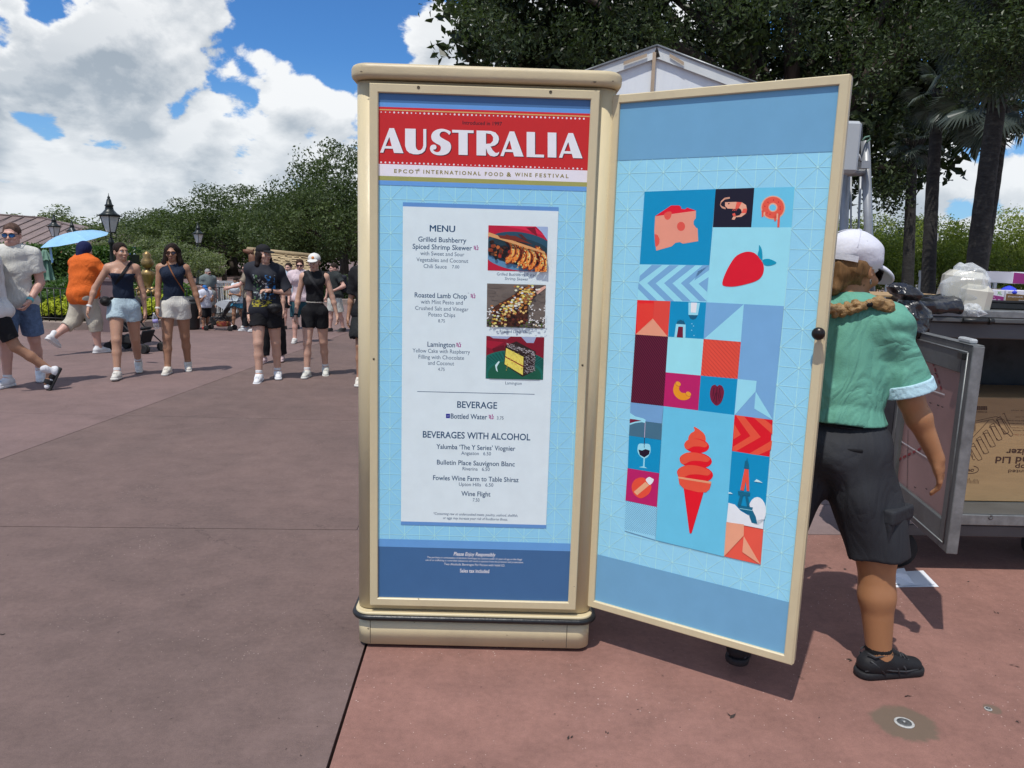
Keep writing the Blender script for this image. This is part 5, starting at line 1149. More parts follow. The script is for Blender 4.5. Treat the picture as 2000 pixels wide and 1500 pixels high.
mb = MB(); mb.box((.02, 0, z0 * .5), (.62, .5, z0)); mb.box((.02, 0, z0 + .02), (.72, .6, .06)); mb.build('plinth', M['plinth'], orn, False)
h = z1 - z0 - .05
mb = MB(); mb.lathe((0, 0, z0 + .05), [(.20, 0), (.18, .06), (.10, .10), (.06, .2 * h), (.10, .32 * h), (.14, .46 * h), (.15, .52 * h), (.06, .57 * h), (.05, .62 * h)], 18); mb.build('body', M['gold'], orn, False)
mb = MB(); mb.lathe((0, 0, z0 + .05 + .60 * h), [(.04, 0), (.09, .03 * h), (.13, .10 * h), (.12, .18 * h), (.07, .25 * h), (.09, .30 * h), (.04, .36 * h), (0, .39 * h)], 20); mb.build('globe', M['gold'], orn, False)
mb = MB(); mb.tube([Vector((-.07, -.02, z0 + .62 * h)), Vector((-.14, -.05, z0 + .46 * h)), Vector((-.12, -.06, z0 + .30 * h)), Vector((-.02, -.12, z0 + .24 * h))], [.02, .025, .02, .03], 8); mb.build('handle', M['gold'], orn, False)
rd = random.Random(9)
mb = MB()
for k in range(16): mb.lathe((rd.uniform(-.24, .24), rd.uniform(-.2, .1), z0 + .06 + rd.uniform(0, .16)), [(0, -.05), (.05, -.03), (.06, 0), (.04, .04), (0, .05)], 8)
mb.build('leaf_cluster', M['gold'], orn, False)
M['pillar'] = mat('mauve_pillar', (.15, .105, .11), rough=.85, var=.1, vscale=4)
pl_ = G(207, 649); q = thing('gate_pillar', 'mauve square pillar at the end of the fence behind the umbrella man', 'pillar', (pl_.x, pl_.y + .2, 0))
mb = MB(); mb.box((0, 0, .46), (.34, .34, .92)); mb.build('shaft', M['pillar'], q, False)
mb = MB(); mb.box((0, 0, .94), (.40, .40, .05)); mb.build('cap', M['pillar'], q, False)
M['binblk'] = mat('dark_bin', (.02, .022, .022), rough=.5, var=.2)
q = thing('litter_bin', 'black litter bin at the kerb behind the woman in white shorts', 'litter bin', at_px(372, 630, 14.6))
mb = MB(); mb.lathe((0, 0, .0), [(.15, 0), (.17, .05), (.18, .48), (.19, .5), (.17, .54)], 14); mb.build('body', M['binblk'], q, False)
mb = MB(); mb.lathe((0, 0, .545), [(.17, 0), (.15, .05), (.05, .08), (0, .08)], 14); mb.build('lid', M['binblk'], q, False)
for x, y, yy, lb_ in ((112, 600, 15.3, 'left of two'), (126, 602, 15.3, 'right of two')):
    q = thing('utility_box', 'green utility box among the yellow plants, ' + lb_, 'utility box', at_px(x, y, yy), 0, 'green boxes in the planted bed'); mb = MB(); w = .12 if x < 120 else .17; mb.box((0, 0, .34), (w, .14, .46)); mb.build('casing', M['pargreen2'] if 'pargreen2' in M else M.setdefault('pargreen2', mat('dark_green_metal', (.03, .075, .03), rough=.6)), q, False)
    mb = MB(); mb.box((0, 0, .585), (w + .02, .16, .02)); mb.build('lid', M['pargreen2'], q, False)
# white slatted fence where the family stands
M['white'] = mat('white_paint', (.72, .72, .70), rough=.5, var=.06)
a, b_ = PY(418, 600, 17.2), PY(462, 600, 17.6); a.z = b_.z = 0
wf = thing('white_fence', 'short white picket fence behind the grey pushchair', 'fence', tuple(a))
for k in range(13): p = a.lerp(b_, k / 12); mb = MB(); mb.box((p.x, p.y, .42), (.018, .03, .80)); mb.build('picket', M['white'], wf)
for z in (.80, .10): mb = MB(); p = a.lerp(b_, .5); mb.box((p.x, p.y, z), ((b_ - a).length, .04, .05), Matrix.Rotation(math.atan2(b_.y - a.y, b_.x - a.x), 3, 'Z')); mb.build('rail', M['white'], wf)

# ---- white tent behind the cabinet
M['canvas'] = mat('white_tent_canvas', (.76, .79, .80), rough=.7, var=.05, vscale=2, bump=.35, bscale=3.5, stretch=(3.5, 1, .6))
M['canvas_edge'] = mat('tent_hem', (.66, .68, .66), rough=.7, var=.08)
tent = thing('tent', 'white peaked tent gable rising between cabinet and printed door', 'tent', (1.5, 7.4, 0))
pk = PY(1283, 90, 7.4); lf = PY(960, 205, 7.4); rt = PY(1600, 210, 7.4)
mb = MB(); nx = 60; zl = 2.1
def roofz(x): return lf.z + (pk.z - lf.z) * (x - lf.x) / (pk.x - lf.x) if x < pk.x else pk.z + (rt.z - pk.z) * (x - pk.x) / (rt.x - pk.x)
cols = []
for k in range(nx + 1):
    x = lf.x + (rt.x - lf.x) * k / nx; zt_ = roofz(x) - .015; cols.append(mb.addv([(x, 7.43 + .018 * sin(x * 9 + 1.2 * sin(x * 3.1)) * f, zt_ + (zl - zt_) * f) for f in (0, .2, .5, 1)]))
for A, B in zip(cols, cols[1:]):
    for j in range(3): mb.face((A + j, B + j, B + j + 1, A + j + 1)[::-1], 0, True)
mb.build('gable', M['canvas'], tent)
for s_, e in ((lf, pk), (pk, rt)):
    d = (e - s_).normalized(); up = Vector((-d.z, 0, d.x))
    mb = MB(); A = [s_ - up * .005, e - up * .005, e - up * .10, s_ - up * .10]; mb.poly([p + Vector((0, -.005, 0)) for p in A][::-1]); mb.build('hem', M['canvas_edge'], tent)
    mb = MB(); mb.poly([s_ + up * .012 + Vector((0, -.02, 0)), e + up * .012 + Vector((0, -.02, 0)), e + Vector((0, 3.2, 0)) + up * .012, s_ + Vector((0, 3.2, 0)) + up * .012]); mb.build('roof_sheet', M['canvas'], tent)
    mb = MB(); mb.tube([s_ + Vector((0, -.012, .004)), e + Vector((0, -.012, .004))], .012, 6); mb.build('roof_edge', M['steel'] if 'steel' in M else M.setdefault('steel', mat('grey_steel', (.20, .21, .215), rough=.4, metal=.6, var=.2, vscale=12, bump=.1, bscale=30)), tent)
mb = MB(); mb.box((pk.x - .02, 7.40, (pk.z + zl) / 2 - .03), (.030, .02, pk.z - zl - .05)); mb.build('seam_strip', M['palewood'], tent)
for (x0, y0), (x1, y1) in (((1218, 120), (1264, 104)), ((1308, 104), (1336, 121))):
    a, b_ = PY(x0, y0, 7.38), PY(x1, y1, 7.38); mb = MB(); mb.poly([a, a - Vector((0, 0, .03)), b_ - Vector((0, 0, .03)), b_]); mb.build('tie_strap', M['palewood'], tent)
for x in (lf.x + .1, rt.x - .1): mb = MB(); mb.tube([Vector((x, 7.5, 0)), Vector((x, 7.5, 2.3))], .04, 8); mb.build('pole', M['steel'], tent)

# ---- grey equipment frame with a white box beside the printed door
M['galv'] = mat('galvanised_steel', (.30, .31, .32), rough=.45, metal=.4, var=.15, vscale=10)
M['greybox'] = mat('pale_grey_plastic', (.40, .42, .43), rough=.4, var=.04)
ef = thing('equipment_frame', 'grey steel frame carrying a pale box just right of the printed door', 'steel frame', at_px(1690, 500, 5.0))
def bar(p, q, w, nm, m=M['galv'], n=4):
    mb = MB(); mb.tube([p, q], w, n); return mb.build(nm, m, ef)
yy = 5.0; k_ = .0055
bar(PY(1690, 275, yy), PY(1704, 660, yy), .030, 'upright'); bar(PY(1652, 340, yy + .1), PY(1640, 660, yy + .1), .030, 'upright'); bar(PY(1655, 338, yy), PY(1690, 336, yy), .022, 'cross_bar')
bar(PY(1681, 345, yy + .15), PY(1672, 560, yy + .15), .008, 'conduit', M['galv'], 6); bar(PY(1662, 345, yy + .15), PY(1662, 560, yy + .15), .006, 'conduit', M['galv'], 6)
bar(PY(1681, 240, yy + .15), PY(1679, 300, yy + .15), .014, 'cable_gland', M['iron'], 6)
c0 = PY(1650, 290, yy - .05); mb = MB(); mb.box(c0, (.13, .16, .31), bev=.018); mb.build('pale_box', M['greybox'], ef)
mb = MB(); mb.tube([PY(1672, 295, yy - .05), PY(1678, 305, yy - .1), PY(1682, 318, yy - .05)], .008, 6); mb.build('cable', M['greybox'], ef)
mb = MB(); mb.box(PY(1688, 322, yy - .06), (.055, .05, .045)); mb.build('bracket', M['galv'], ef)
mb = MB(); mb.tube([PY(1684, 275, yy - .04), PY(1690, 268, yy - .04), PY(1698, 266, yy - .04), PY(1700, 272, yy - .04), PY(1692, 278, yy - .04)], .006, 6); mb.build('strap_loop', M['pargreen'], ef)
fl_ = PY(1708, 468, yy); mb = MB(); mb.tube([PY(1698, 484, yy), fl_], [.045, .03], 8); mb.build('floodlight', M['greybox'], ef)

# white lamp columns on the right
for (x, yt, w, yy, lb_) in ((1806, 457, .085, 14.5, 'white square column between the two left palm trunks'), (1937, 531, .05, 17, 'short white column right of the leaning palm'), (1796, 530, .10, 17.5, 'pale grey column behind the white one'), (1726, 530, .03, 19, 'thin white post far behind the employee')):
    b_ = PY(x, 600, yy); z_ = PY(x, yt, yy).z; t = thing('white_column', lb_, 'column', (b_.x, yy, 0), 0, 'white columns beyond the cart'); mb = MB(); mb.box((0, 0, z_ * .5 - .06), (w * 1.2, w * 1.2, z_ - .12)); mb.build('shaft', M['white'], t, False); mb = MB(); mb.box((0, 0, z_ - .05), (w * 1.5, w * 1.5, .14)); mb.build('cap', M['white'], t, False)
# low white kiosk glimpsed under the trees at right
ks = thing('kiosk', 'white building front glimpsed under the bushy trees at right', 'building', at_px(1960, 540, 26)); mb = MB(); mb.box((0, 0, .75), (5.5, 1.5, 1.5)); mb.build('wall', M['white'], ks, False)
for k in range(7): mb = MB(); mb.box((-2.3 + k * .75, -.77, .65), (.34, .03, .9)); mb.build('window', M['lampmetal'], ks, False)
# ------------------------------------------------------------------ catering cart with an open door, and what stands on it
M['stain'] = mat('scuffed_stainless', (.105, .112, .114), rough=.5, metal=.35, var=.22, vscale=5, bump=.12, bscale=20, dirt=(.07, .07, .07), dscale=6, damt=.5, stretch=(.4, 1, 1))
M['stain_b'] = mat('bright_scuffed_edge', (.20, .21, .212), rough=.42, metal=.4, var=.3, vscale=18)
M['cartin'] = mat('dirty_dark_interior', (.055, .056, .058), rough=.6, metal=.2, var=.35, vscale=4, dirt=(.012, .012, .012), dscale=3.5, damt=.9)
M['wheel'] = mat('black_wheel_rubber', (.012, .012, .012), rough=.75, var=.2)
CP = Plane(1.6, 3.72, .03)               # cart front plane
cart = thing('catering_cart', 'open grey metal catering cart behind the employee', 'cart', (2.6, 4.1, 0))
def fC(x, y, z): return CP.at(x, z, -y)
Lc, Rc, Dc, zt_, zf = .33, 2.6, .78, 1.345, .345
def cbox(x0, x1, y0, y1, z0, z1, nm, m, par=cart, bev=.004):
    mb = MB(); c = fC((x0 + x1) / 2, (y0 + y1) / 2, (z0 + z1) / 2); mb.box(c, (x1 - x0, y1 - y0, z1 - z0), Matrix.Rotation(CP.yaw, 3, 'Z'), bev=bev); return mb.build(nm, m, par)
cbox(Lc - .02, Rc, -.03, Dc + .02, zt_, zt_ + .035, 'top', M['stain_b']); cbox(Lc - .02, Rc, -.035, -.005, zt_ - .025, zt_ - .002, 'top_rail', M['stain'])
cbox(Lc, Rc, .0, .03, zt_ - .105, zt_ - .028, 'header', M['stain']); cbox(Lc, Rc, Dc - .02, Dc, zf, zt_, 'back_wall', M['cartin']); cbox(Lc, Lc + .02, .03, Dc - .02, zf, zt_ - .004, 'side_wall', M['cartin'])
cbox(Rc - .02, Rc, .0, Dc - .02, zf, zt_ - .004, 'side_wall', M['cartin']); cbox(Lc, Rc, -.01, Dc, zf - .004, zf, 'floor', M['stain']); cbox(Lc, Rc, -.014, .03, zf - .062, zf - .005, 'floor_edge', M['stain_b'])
cbox(Lc + .02, Rc, .02, .10, zf - .135, zf - .075, 'chassis_rail', M['stain']); cbox(Lc + .02, Rc, Dc - .1, Dc - .02, zf - .135, zf - .06, 'chassis_rail', M['stain']); cbox(Lc, Lc + .03, 0, .03, zf, zt_ - .11, 'corner_post', M['stain'])
cbox(Lc + .3, Lc + .34, .005, .02, zf - .078, zf - .068, 'slot', M['dark'])
for px, py in ((1880, 655), (1955, 661)):
    u, z = CP.uv(px, py); mb = MB(); mb.lathe(fC(u, .76, z - .02) + CP.n * .005, [(.008, 0), (.006, .006), (0, .008)], 8, axis=CP.n); mb.build('rivet', M['iron'], cart)
u, z = CP.uv(1931, 1008); mb = MB(); mb.lathe(fC(u, -.0145, z), [(.013, 0), (.013, .002), (.008, .003), (.006, .001), (0, .001)], 12, axis=CP.n); mb.build('lock', M['disc'], cart)
def wheel(x, y, r, w):
    c = fC(x, y, r); ax = Vector((cos(CP.yaw), sin(CP.yaw), 0)); t = MB(); t.lathe(c - ax * w / 2, [(r * .62, 0), (r * .95, .004), (r, w * .25), (r, w * .75), (r * .95, w - .004), (r * .62, w)], 28, axis=ax); o = t.build('wheel', M['wheel'], cart)
    h_ = MB(); h_.lathe(c - ax * w * .4, [(0, 0), (r * .2, 0), (r * .22, .01), (r * .62, .012), (r * .62, w * .7), (r * .22, w * .72), (0, w * .8)], 20, axis=ax); h_.build('hub', M['stain'], o); f_ = MB(); f_.box(c + Vector((0, 0, r + .02)), (w * 2.4, .10, .02)); f_.build('fork', M['stain'], o)
# wheels turned so that their discs face the plaza
def wheel_f(x, y, r, w):
    c = fC(x, y, r); ax = (CP.n + Vector((-.35, 0, 0))).normalized(); t = MB(); t.lathe(c - ax * w / 2, [(r * .66, 0), (r * .95, .004), (r, w * .25), (r, w * .75), (r * .95, w - .004), (r * .66, w)], 30, axis=ax); o = t.build('wheel', M['wheel'], cart)
    h_ = MB(); h_.lathe(c - ax * w * .3, [(0, 0), (r * .66, 0), (r * .66, w * .7), (r * .60, w * .82), (r * .56, w * .7), (r * .2, w * .72), (r * .16, w * .95), (0, w * .95)], 24, axis=ax); h_.build('hub', M['stain'], o)
    g_ = MB(); g_.box(c + Vector((0, 0, r + .015)) + ax * w * .0, (.09, .09, .012)); g_.tube([c + ax * w * .62 + Vector((0, 0, 0)), c + ax * w * .62 + Vector((0, 0, r + .01))], .012, 6); g_.build('fork', M['stain'], o)
wheel_f(Lc + .14, .12, .105, .045); wheel_f(Lc + 1.02, .22, .105, .045)
# open door: hinged at the left post, swung towards the camera
dTR, dBR, dTL, dBL = (1905, 675), (1862, 1085), (1765, 660), (1765, 1045)
hp = fC(Lc - .0, -.02, 0); free = PY(1880, 880, 3.0); free.z = 0; dv = (free - hp); yaw_d = math.atan2(dv.y, dv.x); CD = Plane(hp.x, hp.y, yaw_d)
Wd = CD.uv(1895, 800)[0]; zTd = (CD.uv(*dTR)[1] + .0); zBd = CD.uv(*dBR)[1]
cdoor = bpy.data.objects.new('door', None); COL.objects.link(cdoor); cdoor.location = hp; cdoor.parent = cart; cdoor.matrix_parent_inverse = base_matrix(cart).inverted(); cdoor['label'] = 'cart door standing open with a panel coloured as mirrored paving'
def dbox(u0, u1, z0, z1, y0, y1, nm, m, bev=.003):
    mb = MB(); c = CD.at((u0 + u1) / 2, (z0 + z1) / 2, (y0 + y1) / 2); mb.box(c, (u1 - u0, y1 - y0, z1 - z0), Matrix.Rotation(CD.yaw, 3, 'Z'), bev=bev); return mb.build(nm, m, cdoor)
fw = .085
dbox(0, fw, zBd, zTd, -.02, .02, 'frame_bar', M['stain']); dbox(Wd - fw, Wd, zBd, zTd, -.02, .02, 'frame_bar', M['stain']); dbox(fw, Wd - fw, zTd - .12, zTd, -.0195, .0195, 'frame_bar', M['stain']); dbox(fw, Wd - fw, zBd, zBd + .12, -.0195, .0195, 'frame_bar', M['stain'])
dbox(Wd + .0005, Wd + .006, zBd, zTd, -.022, .022, 'edge', M['stain_b']); dbox(0.0, Wd, zTd + .0005, zTd + .004, -.022, .022, 'edge', M['stain_b'])
for a, b_ in (((.03, zBd + .03), (.03, zTd - .03)), ((Wd - .035, zBd + .03), (Wd - .035, zTd - .03)), ((.03, zTd - .03), (Wd - .035, zTd - .03)), ((.03, zBd + .03), (Wd - .035, zBd + .03))):
    mb = MB(); mb.tube([CD.at(*a, .0205), CD.at(*b_, .0205)], .0035, 6); mb.build('bead', M['stain_b'], cdoor)
mb = MB(); mb.box(CD.at(Wd - .10, zTd + .014, 0), (.12, .03, .02), Matrix.Rotation(CD.yaw, 3, 'Z'), bev=.006); mb.build('latch_plate', M['greybox'], cdoor)
mb = MB(); mb.box(CD.at(Wd - .06, zTd - .045, .03), (.05, .02, .03), Matrix.Rotation(CD.yaw, 3, 'Z'), bev=.004); mb.build('latch', M['iron'], cdoor)
M['pavingpanel'] = mat('paving_toned_panel', (.24, .135, .13), rough=.30, var=.12, vscale=4, spec=.6, dirt=(.16, .09, .09), dscale=5, damt=.5)  # paving's reflection put into the panel's base colour, its lines laid over it
M['mirrored_red_line'] = mat('mirrored_red_line', (.22, .01, .02), rough=.5, var=0); M['mirrored_white_line'] = mat('white_line', (.62, .58, .58), rough=.5, var=0)
ol = rrect(fw, Wd - fw, zBd + .12, zTd - .12, .03, 5); mb = MB(); mb.prism(ol, -.004, .004, f=lambda x, y, z: CD.at(x, y, z)); pnl = mb.build('panel', M['pavingpanel'], cdoor)
mb = MB()
def pl(a, b_, w, mbx, off=.006):
    d = Vector((b_[0] - a[0], b_[1] - a[1])); n = Vector((-d.y, d.x)).normalized() * w / 2; mbx.poly([CD.at(a[0] - n.x, a[1] - n.y, off), CD.at(b_[0] - n.x, b_[1] - n.y, off), CD.at(b_[0] + n.x, b_[1] + n.y, off), CD.at(a[0] + n.x, a[1] + n.y, off)])
uvd = lambda x, y: CD.uv(x, y)
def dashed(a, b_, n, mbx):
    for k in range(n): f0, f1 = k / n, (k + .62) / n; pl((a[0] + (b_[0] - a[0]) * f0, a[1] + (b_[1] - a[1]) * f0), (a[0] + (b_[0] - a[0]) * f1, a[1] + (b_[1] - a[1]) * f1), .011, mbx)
rdm = MB(); dashed(uvd(1824, 708), uvd(1843, 766), 5, rdm); dashed(uvd(1757, 898), uvd(1805, 874), 5, rdm); tag(rdm.build('dashed_line', M['mirrored_red_line'], pnl), kind='stuff')
wl = MB(); pl(uvd(1790, 752), uvd(1848, 771), .006, wl); pl(uvd(1748, 853), uvd(1828, 903), .006, wl); pl(uvd(1763, 1001), uvd(1796, 1030), .005, wl); tag(wl.build('thin_line', M['mirrored_white_line'], pnl), kind='stuff')
bl_ = MB(); pl(uvd(1776, 840), uvd(1773, 1020), .004, bl_);  # dark joint of the mirrored paving, drawn as a strip
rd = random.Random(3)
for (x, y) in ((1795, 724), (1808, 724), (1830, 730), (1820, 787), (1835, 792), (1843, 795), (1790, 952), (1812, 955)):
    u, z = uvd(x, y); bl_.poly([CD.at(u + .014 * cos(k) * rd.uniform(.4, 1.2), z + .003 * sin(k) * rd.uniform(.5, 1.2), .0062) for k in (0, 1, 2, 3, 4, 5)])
tag(bl_.build('dark_marks', M['dark'], pnl), kind='stuff')

# cardboard carton inside, upside down
M['card'] = mat('brown_cardboard', (.36, .235, .115), rough=.85, var=.07, vscale=5, bump=.1, bscale=30, stretch=(1, 1, 6))
M['inkbrown'] = mat('brown_print', (.06, .03, .022), rough=.9, var=.1)
BP = Plane(2.43, 3.93, .05); carton = thing('cardboard_box', 'large brown cardboard box standing upside down inside the cart', 'cardboard box', tuple(BP.at(.4, .345)))
u0 = BP.uv(1860, 945)[0] - .06; u1 = u0 + 1.0; zb_ = .348; zt2 = BP.uv(1930, 776)[1]
mb = MB(); mb.box(BP.at((u0 + u1) / 2, (zb_ + zt2) / 2, -.22), (u1 - u0, .44, zt2 - zb_), Matrix.Rotation(BP.yaw, 3, 'Z'), bev=.004); mb.build('carton', M['card'], carton)
P = Print(BP, off=.001); INB = (.06, .03, .022); TX = P.text
TX('and Lid', 1982, 899, 76, 13, INB, bold=.02, flip=True); TX('nizer', 1988, 883, 46, 12, INB, bold=.02, flip=True); TX('top', 1997, 912.5, 30, 10, INB, bold=.01, flip=True); TX('Slanted', 1992, 921, 46, 7, INB, flip=True)
TX('CHOICE', 1890, 918.5, 24, 5.5, INB, bold=.03, flip=True, shear=.2); e = ellipse(1896, 917, 15, 7.5, 18, 0, -1.2, 4.4)
for a, b_ in zip(e, e[1:]): P.line(a, b_, .003, INB)
for k in range(26): x = 1899 + k * 1.15; P.line((x, 793), (x, 801), .0012 + .0018 * ((k * 7) % 3 == 0), INB)
TX('873362029041', 1914, 804.5, 28, 2.6, INB, flip=True)
for (x, y, w, c) in ((1996, 802, 44, 'item box cover'), (1996, 815, 26, 'one set'), (1988, 822, 46, 'Stackable front opening'), (1992, 828, 44, 'Durable construction'), (1994, 836, 40, 'Made of strong plastic'), (1996, 841, 36, 'for easy cleaning')): TX(c, x, y, w, 2.6, INB, flip=True, res=1)
TX('Fabrique en Chine', 1996, 849.5, 32, 2.6, (.25, .07, .04), flip=True, res=1)
L6 = lambda pts: [(1840 + x * 160 / 1200, 760 + y * 200 / 1500) for x, y in pts]
def chain(pts, w=.0022, close=False):
    q = L6(pts); q = q + [q[0]] if close else q
    for a, b_ in zip(q, q[1:]): P.line(a, b_, w, INB)
chain([(395, 490), (790, 400), (900, 445), (1040, 665), (1010, 695), (960, 650), (900, 660)]); chain([(395, 490), (362, 830), (455, 1035), (480, 1030)]); chain([(415, 510), (680, 455), (740, 440), (940, 640)]); chain([(415, 510), (390, 770), (450, 1000)]); chain([(390, 770), (680, 460)])
for k in range(5):
    x, y = 420 + k * 98, 830 - k * 98; chain([(x - 20, y), (x + 40, y - 40), (x + 150, y + 160), (x + 165, y + 195), (x + 110, y + 215), (x + 70, y + 170), (x - 20, y)]); chain([(x + 5, y + 10), (x + 60, y + 5), (x + 90, y + 60)])
    chain([(x + 70, y - 70), (x + 95, y - 90), (x + 190, y + 120)])
for k in range(14): x = 1877 + k * 2.6; P.line((x, 943 + k * .12), (x + .6, 943 - random.Random(k).uniform(2, 12)), .002, INB)
tag(P.build('printing', carton), kind='stuff')
M['paper'] = mat('white_paper', (.74, .76, .80), rough=.7, var=.03)
def crumple(name, label, cat, pts, loc=None, th=.0):
    t = thing(name, label, cat, tuple(pts[0]))
    mb = MB()
    for f in th: mb.poly([pts[i] for i in f])
    mb.build('sheet', M['paper'], t); return t
FP = lambda x, y, yy: PY(x, y, yy)
napkin = thing('napkin', 'folded white napkin lying on the cart floor before the carton', 'napkin', tuple(FP(1970, 950, 3.85)))
a = [Vector(G(x, y, .349 + dz)) for x, y, dz in ((1950, 946, .003), (2000, 925, .03), (2040, 940, .02), (2030, 958, .0), (1978, 953, .0), (1985, 945, .025), (2000, 953, .002), (2010, 938, .03))]
mb = MB()
for f in ((0, 5, 1), (0, 4, 5), (5, 4, 6), (5, 6, 7), (5, 7, 1), (7, 6, 3), (7, 3, 2), (1, 7, 2)): mb.poly([a[i] for i in f])
mb.build('cloth', M['paper'], napkin)

# white sheets on the paving
sh = thing('paper_sheets', 'white sheets of paper lying on the paving by the wheel', 'paper', tuple(G(1780, 1130)))
a = [G(x, y, z) for x, y, z in ((1720, 1118, .002), (1803, 1114, .004), (1834, 1146, .002), (1746, 1147, .002))]
mb = MB(); mb.poly(a[::-1]); mb.build('sheet', M['paper'], sh)
a = [G(x, y, z) for x, y, z in ((1722, 1115, .006), (1766, 1109, .03), (1772, 1122, .035), (1786, 1140, .010), (1738, 1141, .006))]
mb = MB(); mb.poly(a[::-1]); mb.build('sheet', M['paper'], sh)
a = [G(x, y, z) for x, y, z in ((1740, 1120, .005), (1796, 1116, .007), (1826, 1141, .006), (1760, 1144, .008))]
mb = MB(); mb.poly(a[::-1]); mb.build('sheet', M['paper'], sh)

# ---- on the cart's top
zc = zt_ + .036
M['blackbag'] = mat('black_bin_liner', (.012, .012, .014), rough=.22, var=.1, bump=.6, bscale=14, coat=.4)
M['glove'] = mat('blue_nitrile', (.03, .05, .55), rough=.5, var=.1)
def frac(p): return p - np.floor(p)
def wrinkled(fn, nu, nv, amp, seed, freq=9):
    """closed-in-u grid surface pushed in and out by folded ridges"""
    rn = np.random.default_rng(seed); V = np.zeros((nv, nu, 3))
    for j in range(nv):
        for i in range(nu): V[j, i] = fn(i / nu, j / (nv - 1))
    c = V.mean(1, keepdims=True); d = V - c; L = np.linalg.norm(d, axis=2, keepdims=True) + 1e-6
    f = np.zeros((nv, nu, 1))
    for k in range(9):
        q = rn.normal(0, 1, 3); q = q / np.linalg.norm(q) * rn.uniform(.5, 1.6) * freq; ph = rn.uniform(0, 6)
        s = (V @ q + ph) / 1.0; f[..., 0] += (np.abs(((s / pi) % 2) - 1) - .5) / (1 + .25 * k)
    V = V + d / L * f * amp
    i = np.arange(nu); F = []
    for j in range(nv - 1): F.append(np.stack([j * nu + i, j * nu + (i + 1) % nu, (j + 1) * nu + (i + 1) % nu, (j + 1) * nu + i], 1))
    return V.reshape(-1, 3), np.concatenate(F)
bag = thing('bin_liner', 'shiny black bin liner knotted and hanging over the cart front', 'bin bag', tuple(PY(1775, 600, 3.6)))
def hang(u, v):
    ce = PY(np.interp(v, [0, .25, .5, 1], [1757, 1772, 1782, 1776]), 552 + 112 * v, 3.60 - .02 * v); w = float(np.interp(v, [0, .08, .2, .3, .42, .6, .85, .95, 1], [.02, .060, .072, .046, .066, .088, .084, .060, .02])); return (ce.x + w * cos(2 * pi * u), ce.y + w * .8 * sin(2 * pi * u), ce.z)
V, F = wrinkled(hang, 60, 64, .014, 2, 75); o = bpy.data.objects.new('hanging_part', np_mesh('hanging_part', V, F, M['blackbag'], False)); put(o, bag)
def flat_(u, v):
    ce = PY(1752 + 100 * v, 600 - 3 * v, 3.85); w = .092 * (1 if .05 < v < .95 else .5); return (ce.x, ce.y + w * 1.8 * cos(2 * pi * u), ce.z + w * .62 * sin(2 * pi * u) + .0)
V, F = wrinkled(flat_, 48, 56, .014, 5, 60); o = bpy.data.objects.new('lying_part', np_mesh('lying_part', V, F, M['blackbag'], False)); put(o, bag)
cs = thing('cardboard_sheet', 'flat brown cardboard sheet under the black bag on the cart', 'cardboard', tuple(PY(1740, 590, 4.1)))
a, b_ = PY(1660, 598, 4.0), PY(1862, 580, 4.1); mb = MB(); mb.box(((a.x + b_.x) / 2 + .05, 4.25, zc + .045), (.62, .55, .008), Matrix.Rotation(.15, 3, 'Z')); mb.build('board', M['card'], cs)
tray = thing('black_tray', 'black tray under the boxes on the cart top', 'tray', tuple(PY(1960, 605, 3.95))); mb = MB(); c = PY(1930, 606, 3.95); mb.box((c.x + .25, 4.05, zc + .018), (1.1, .42, .034), Matrix.Rotation(.02, 3, 'Z'), bev=.006); mb.build('base', M['iron'], tray)
mb = MB(); mb.box((c.x + .25, 3.84, zc + .040), (1.1, .012, .012), bev=.002); mb.build('rim', M['iron'], tray)
mb = MB(); c = PY(1910, 627, 3.70); mb.tube([c - Vector((.075, 0, 0)), c + Vector((.075, 0, .0))], .014, 12)
q = thing('torch', 'short black cylinder lying on the cart edge', 'torch', tuple(c)); mb.build('body', M['iron'], q); mb = MB(); mb.tube([c + Vector((.05, 0, 0)), c + Vector((.062, 0, 0))], .0165, 12); mb.build('ring', M['iron'], q)
# dispenser in a clear bag
M['ivory'] = mat('ivory_plastic', (.50, .48, .41), rough=.35, var=.05, vscale=8)
def film_mat():
    m = bpy.data.materials.new('clear_film'); m.use_nodes = True; t = NT(m.node_tree); t.n.clear(); out = t.add('ShaderNodeOutputMaterial')
    g = t.add('ShaderNodeBsdfPrincipled'); g.inputs['Base Color'].default_value = (.80, .83, .86, 1); g.inputs['Roughness'].default_value = .12; tr = t.add('ShaderNodeBsdfTransparent'); tr.inputs[0].default_value = (.97, .98, .98, 1)
    lw = t.add('ShaderNodeLayerWeight'); lw.inputs[0].default_value = .55; tc = t.add('ShaderNodeTexCoord'); n = t.noise(t.vmath('MULTIPLY', tc.outputs['Object'], (1, 1, .35)), 60, 5, .6)
    f = t.math('MULTIPLY_ADD', t.smooth(n, .52, .70), .26, t.math('MULTIPLY_ADD', lw.outputs[1], .5, .07), clamp=True)
    mx = t.add('ShaderNodeMixShader'); t.link(f, mx.inputs[0]); t.link(tr.outputs[0], mx.inputs[1]); t.link(g.outputs[0], mx.inputs[2])
    b = t.add('ShaderNodeBump'); b.inputs['Strength'].default_value = .8; t.link(n, b.inputs['Height']); t.link(b.outputs[0], g.inputs['Normal']); t.link(mx.outputs[0], out.inputs[0]); return m
M['film'] = film_mat()
disp = thing('dispenser', 'ivory dispenser lying on the cart, wrapped in a clear bag', 'dispenser', tuple(PY(1880, 600, 3.85)))
R_ = Matrix.Rotation(-.45, 3, 'Z') @ Matrix.Rotation(.10, 3, 'Y')
c = PY(1876, 573, 3.95); mb = MB(); mb.box(c, (.19, .30, .23), R_, bev=.03); mb.build('body', M['ivory'], disp)
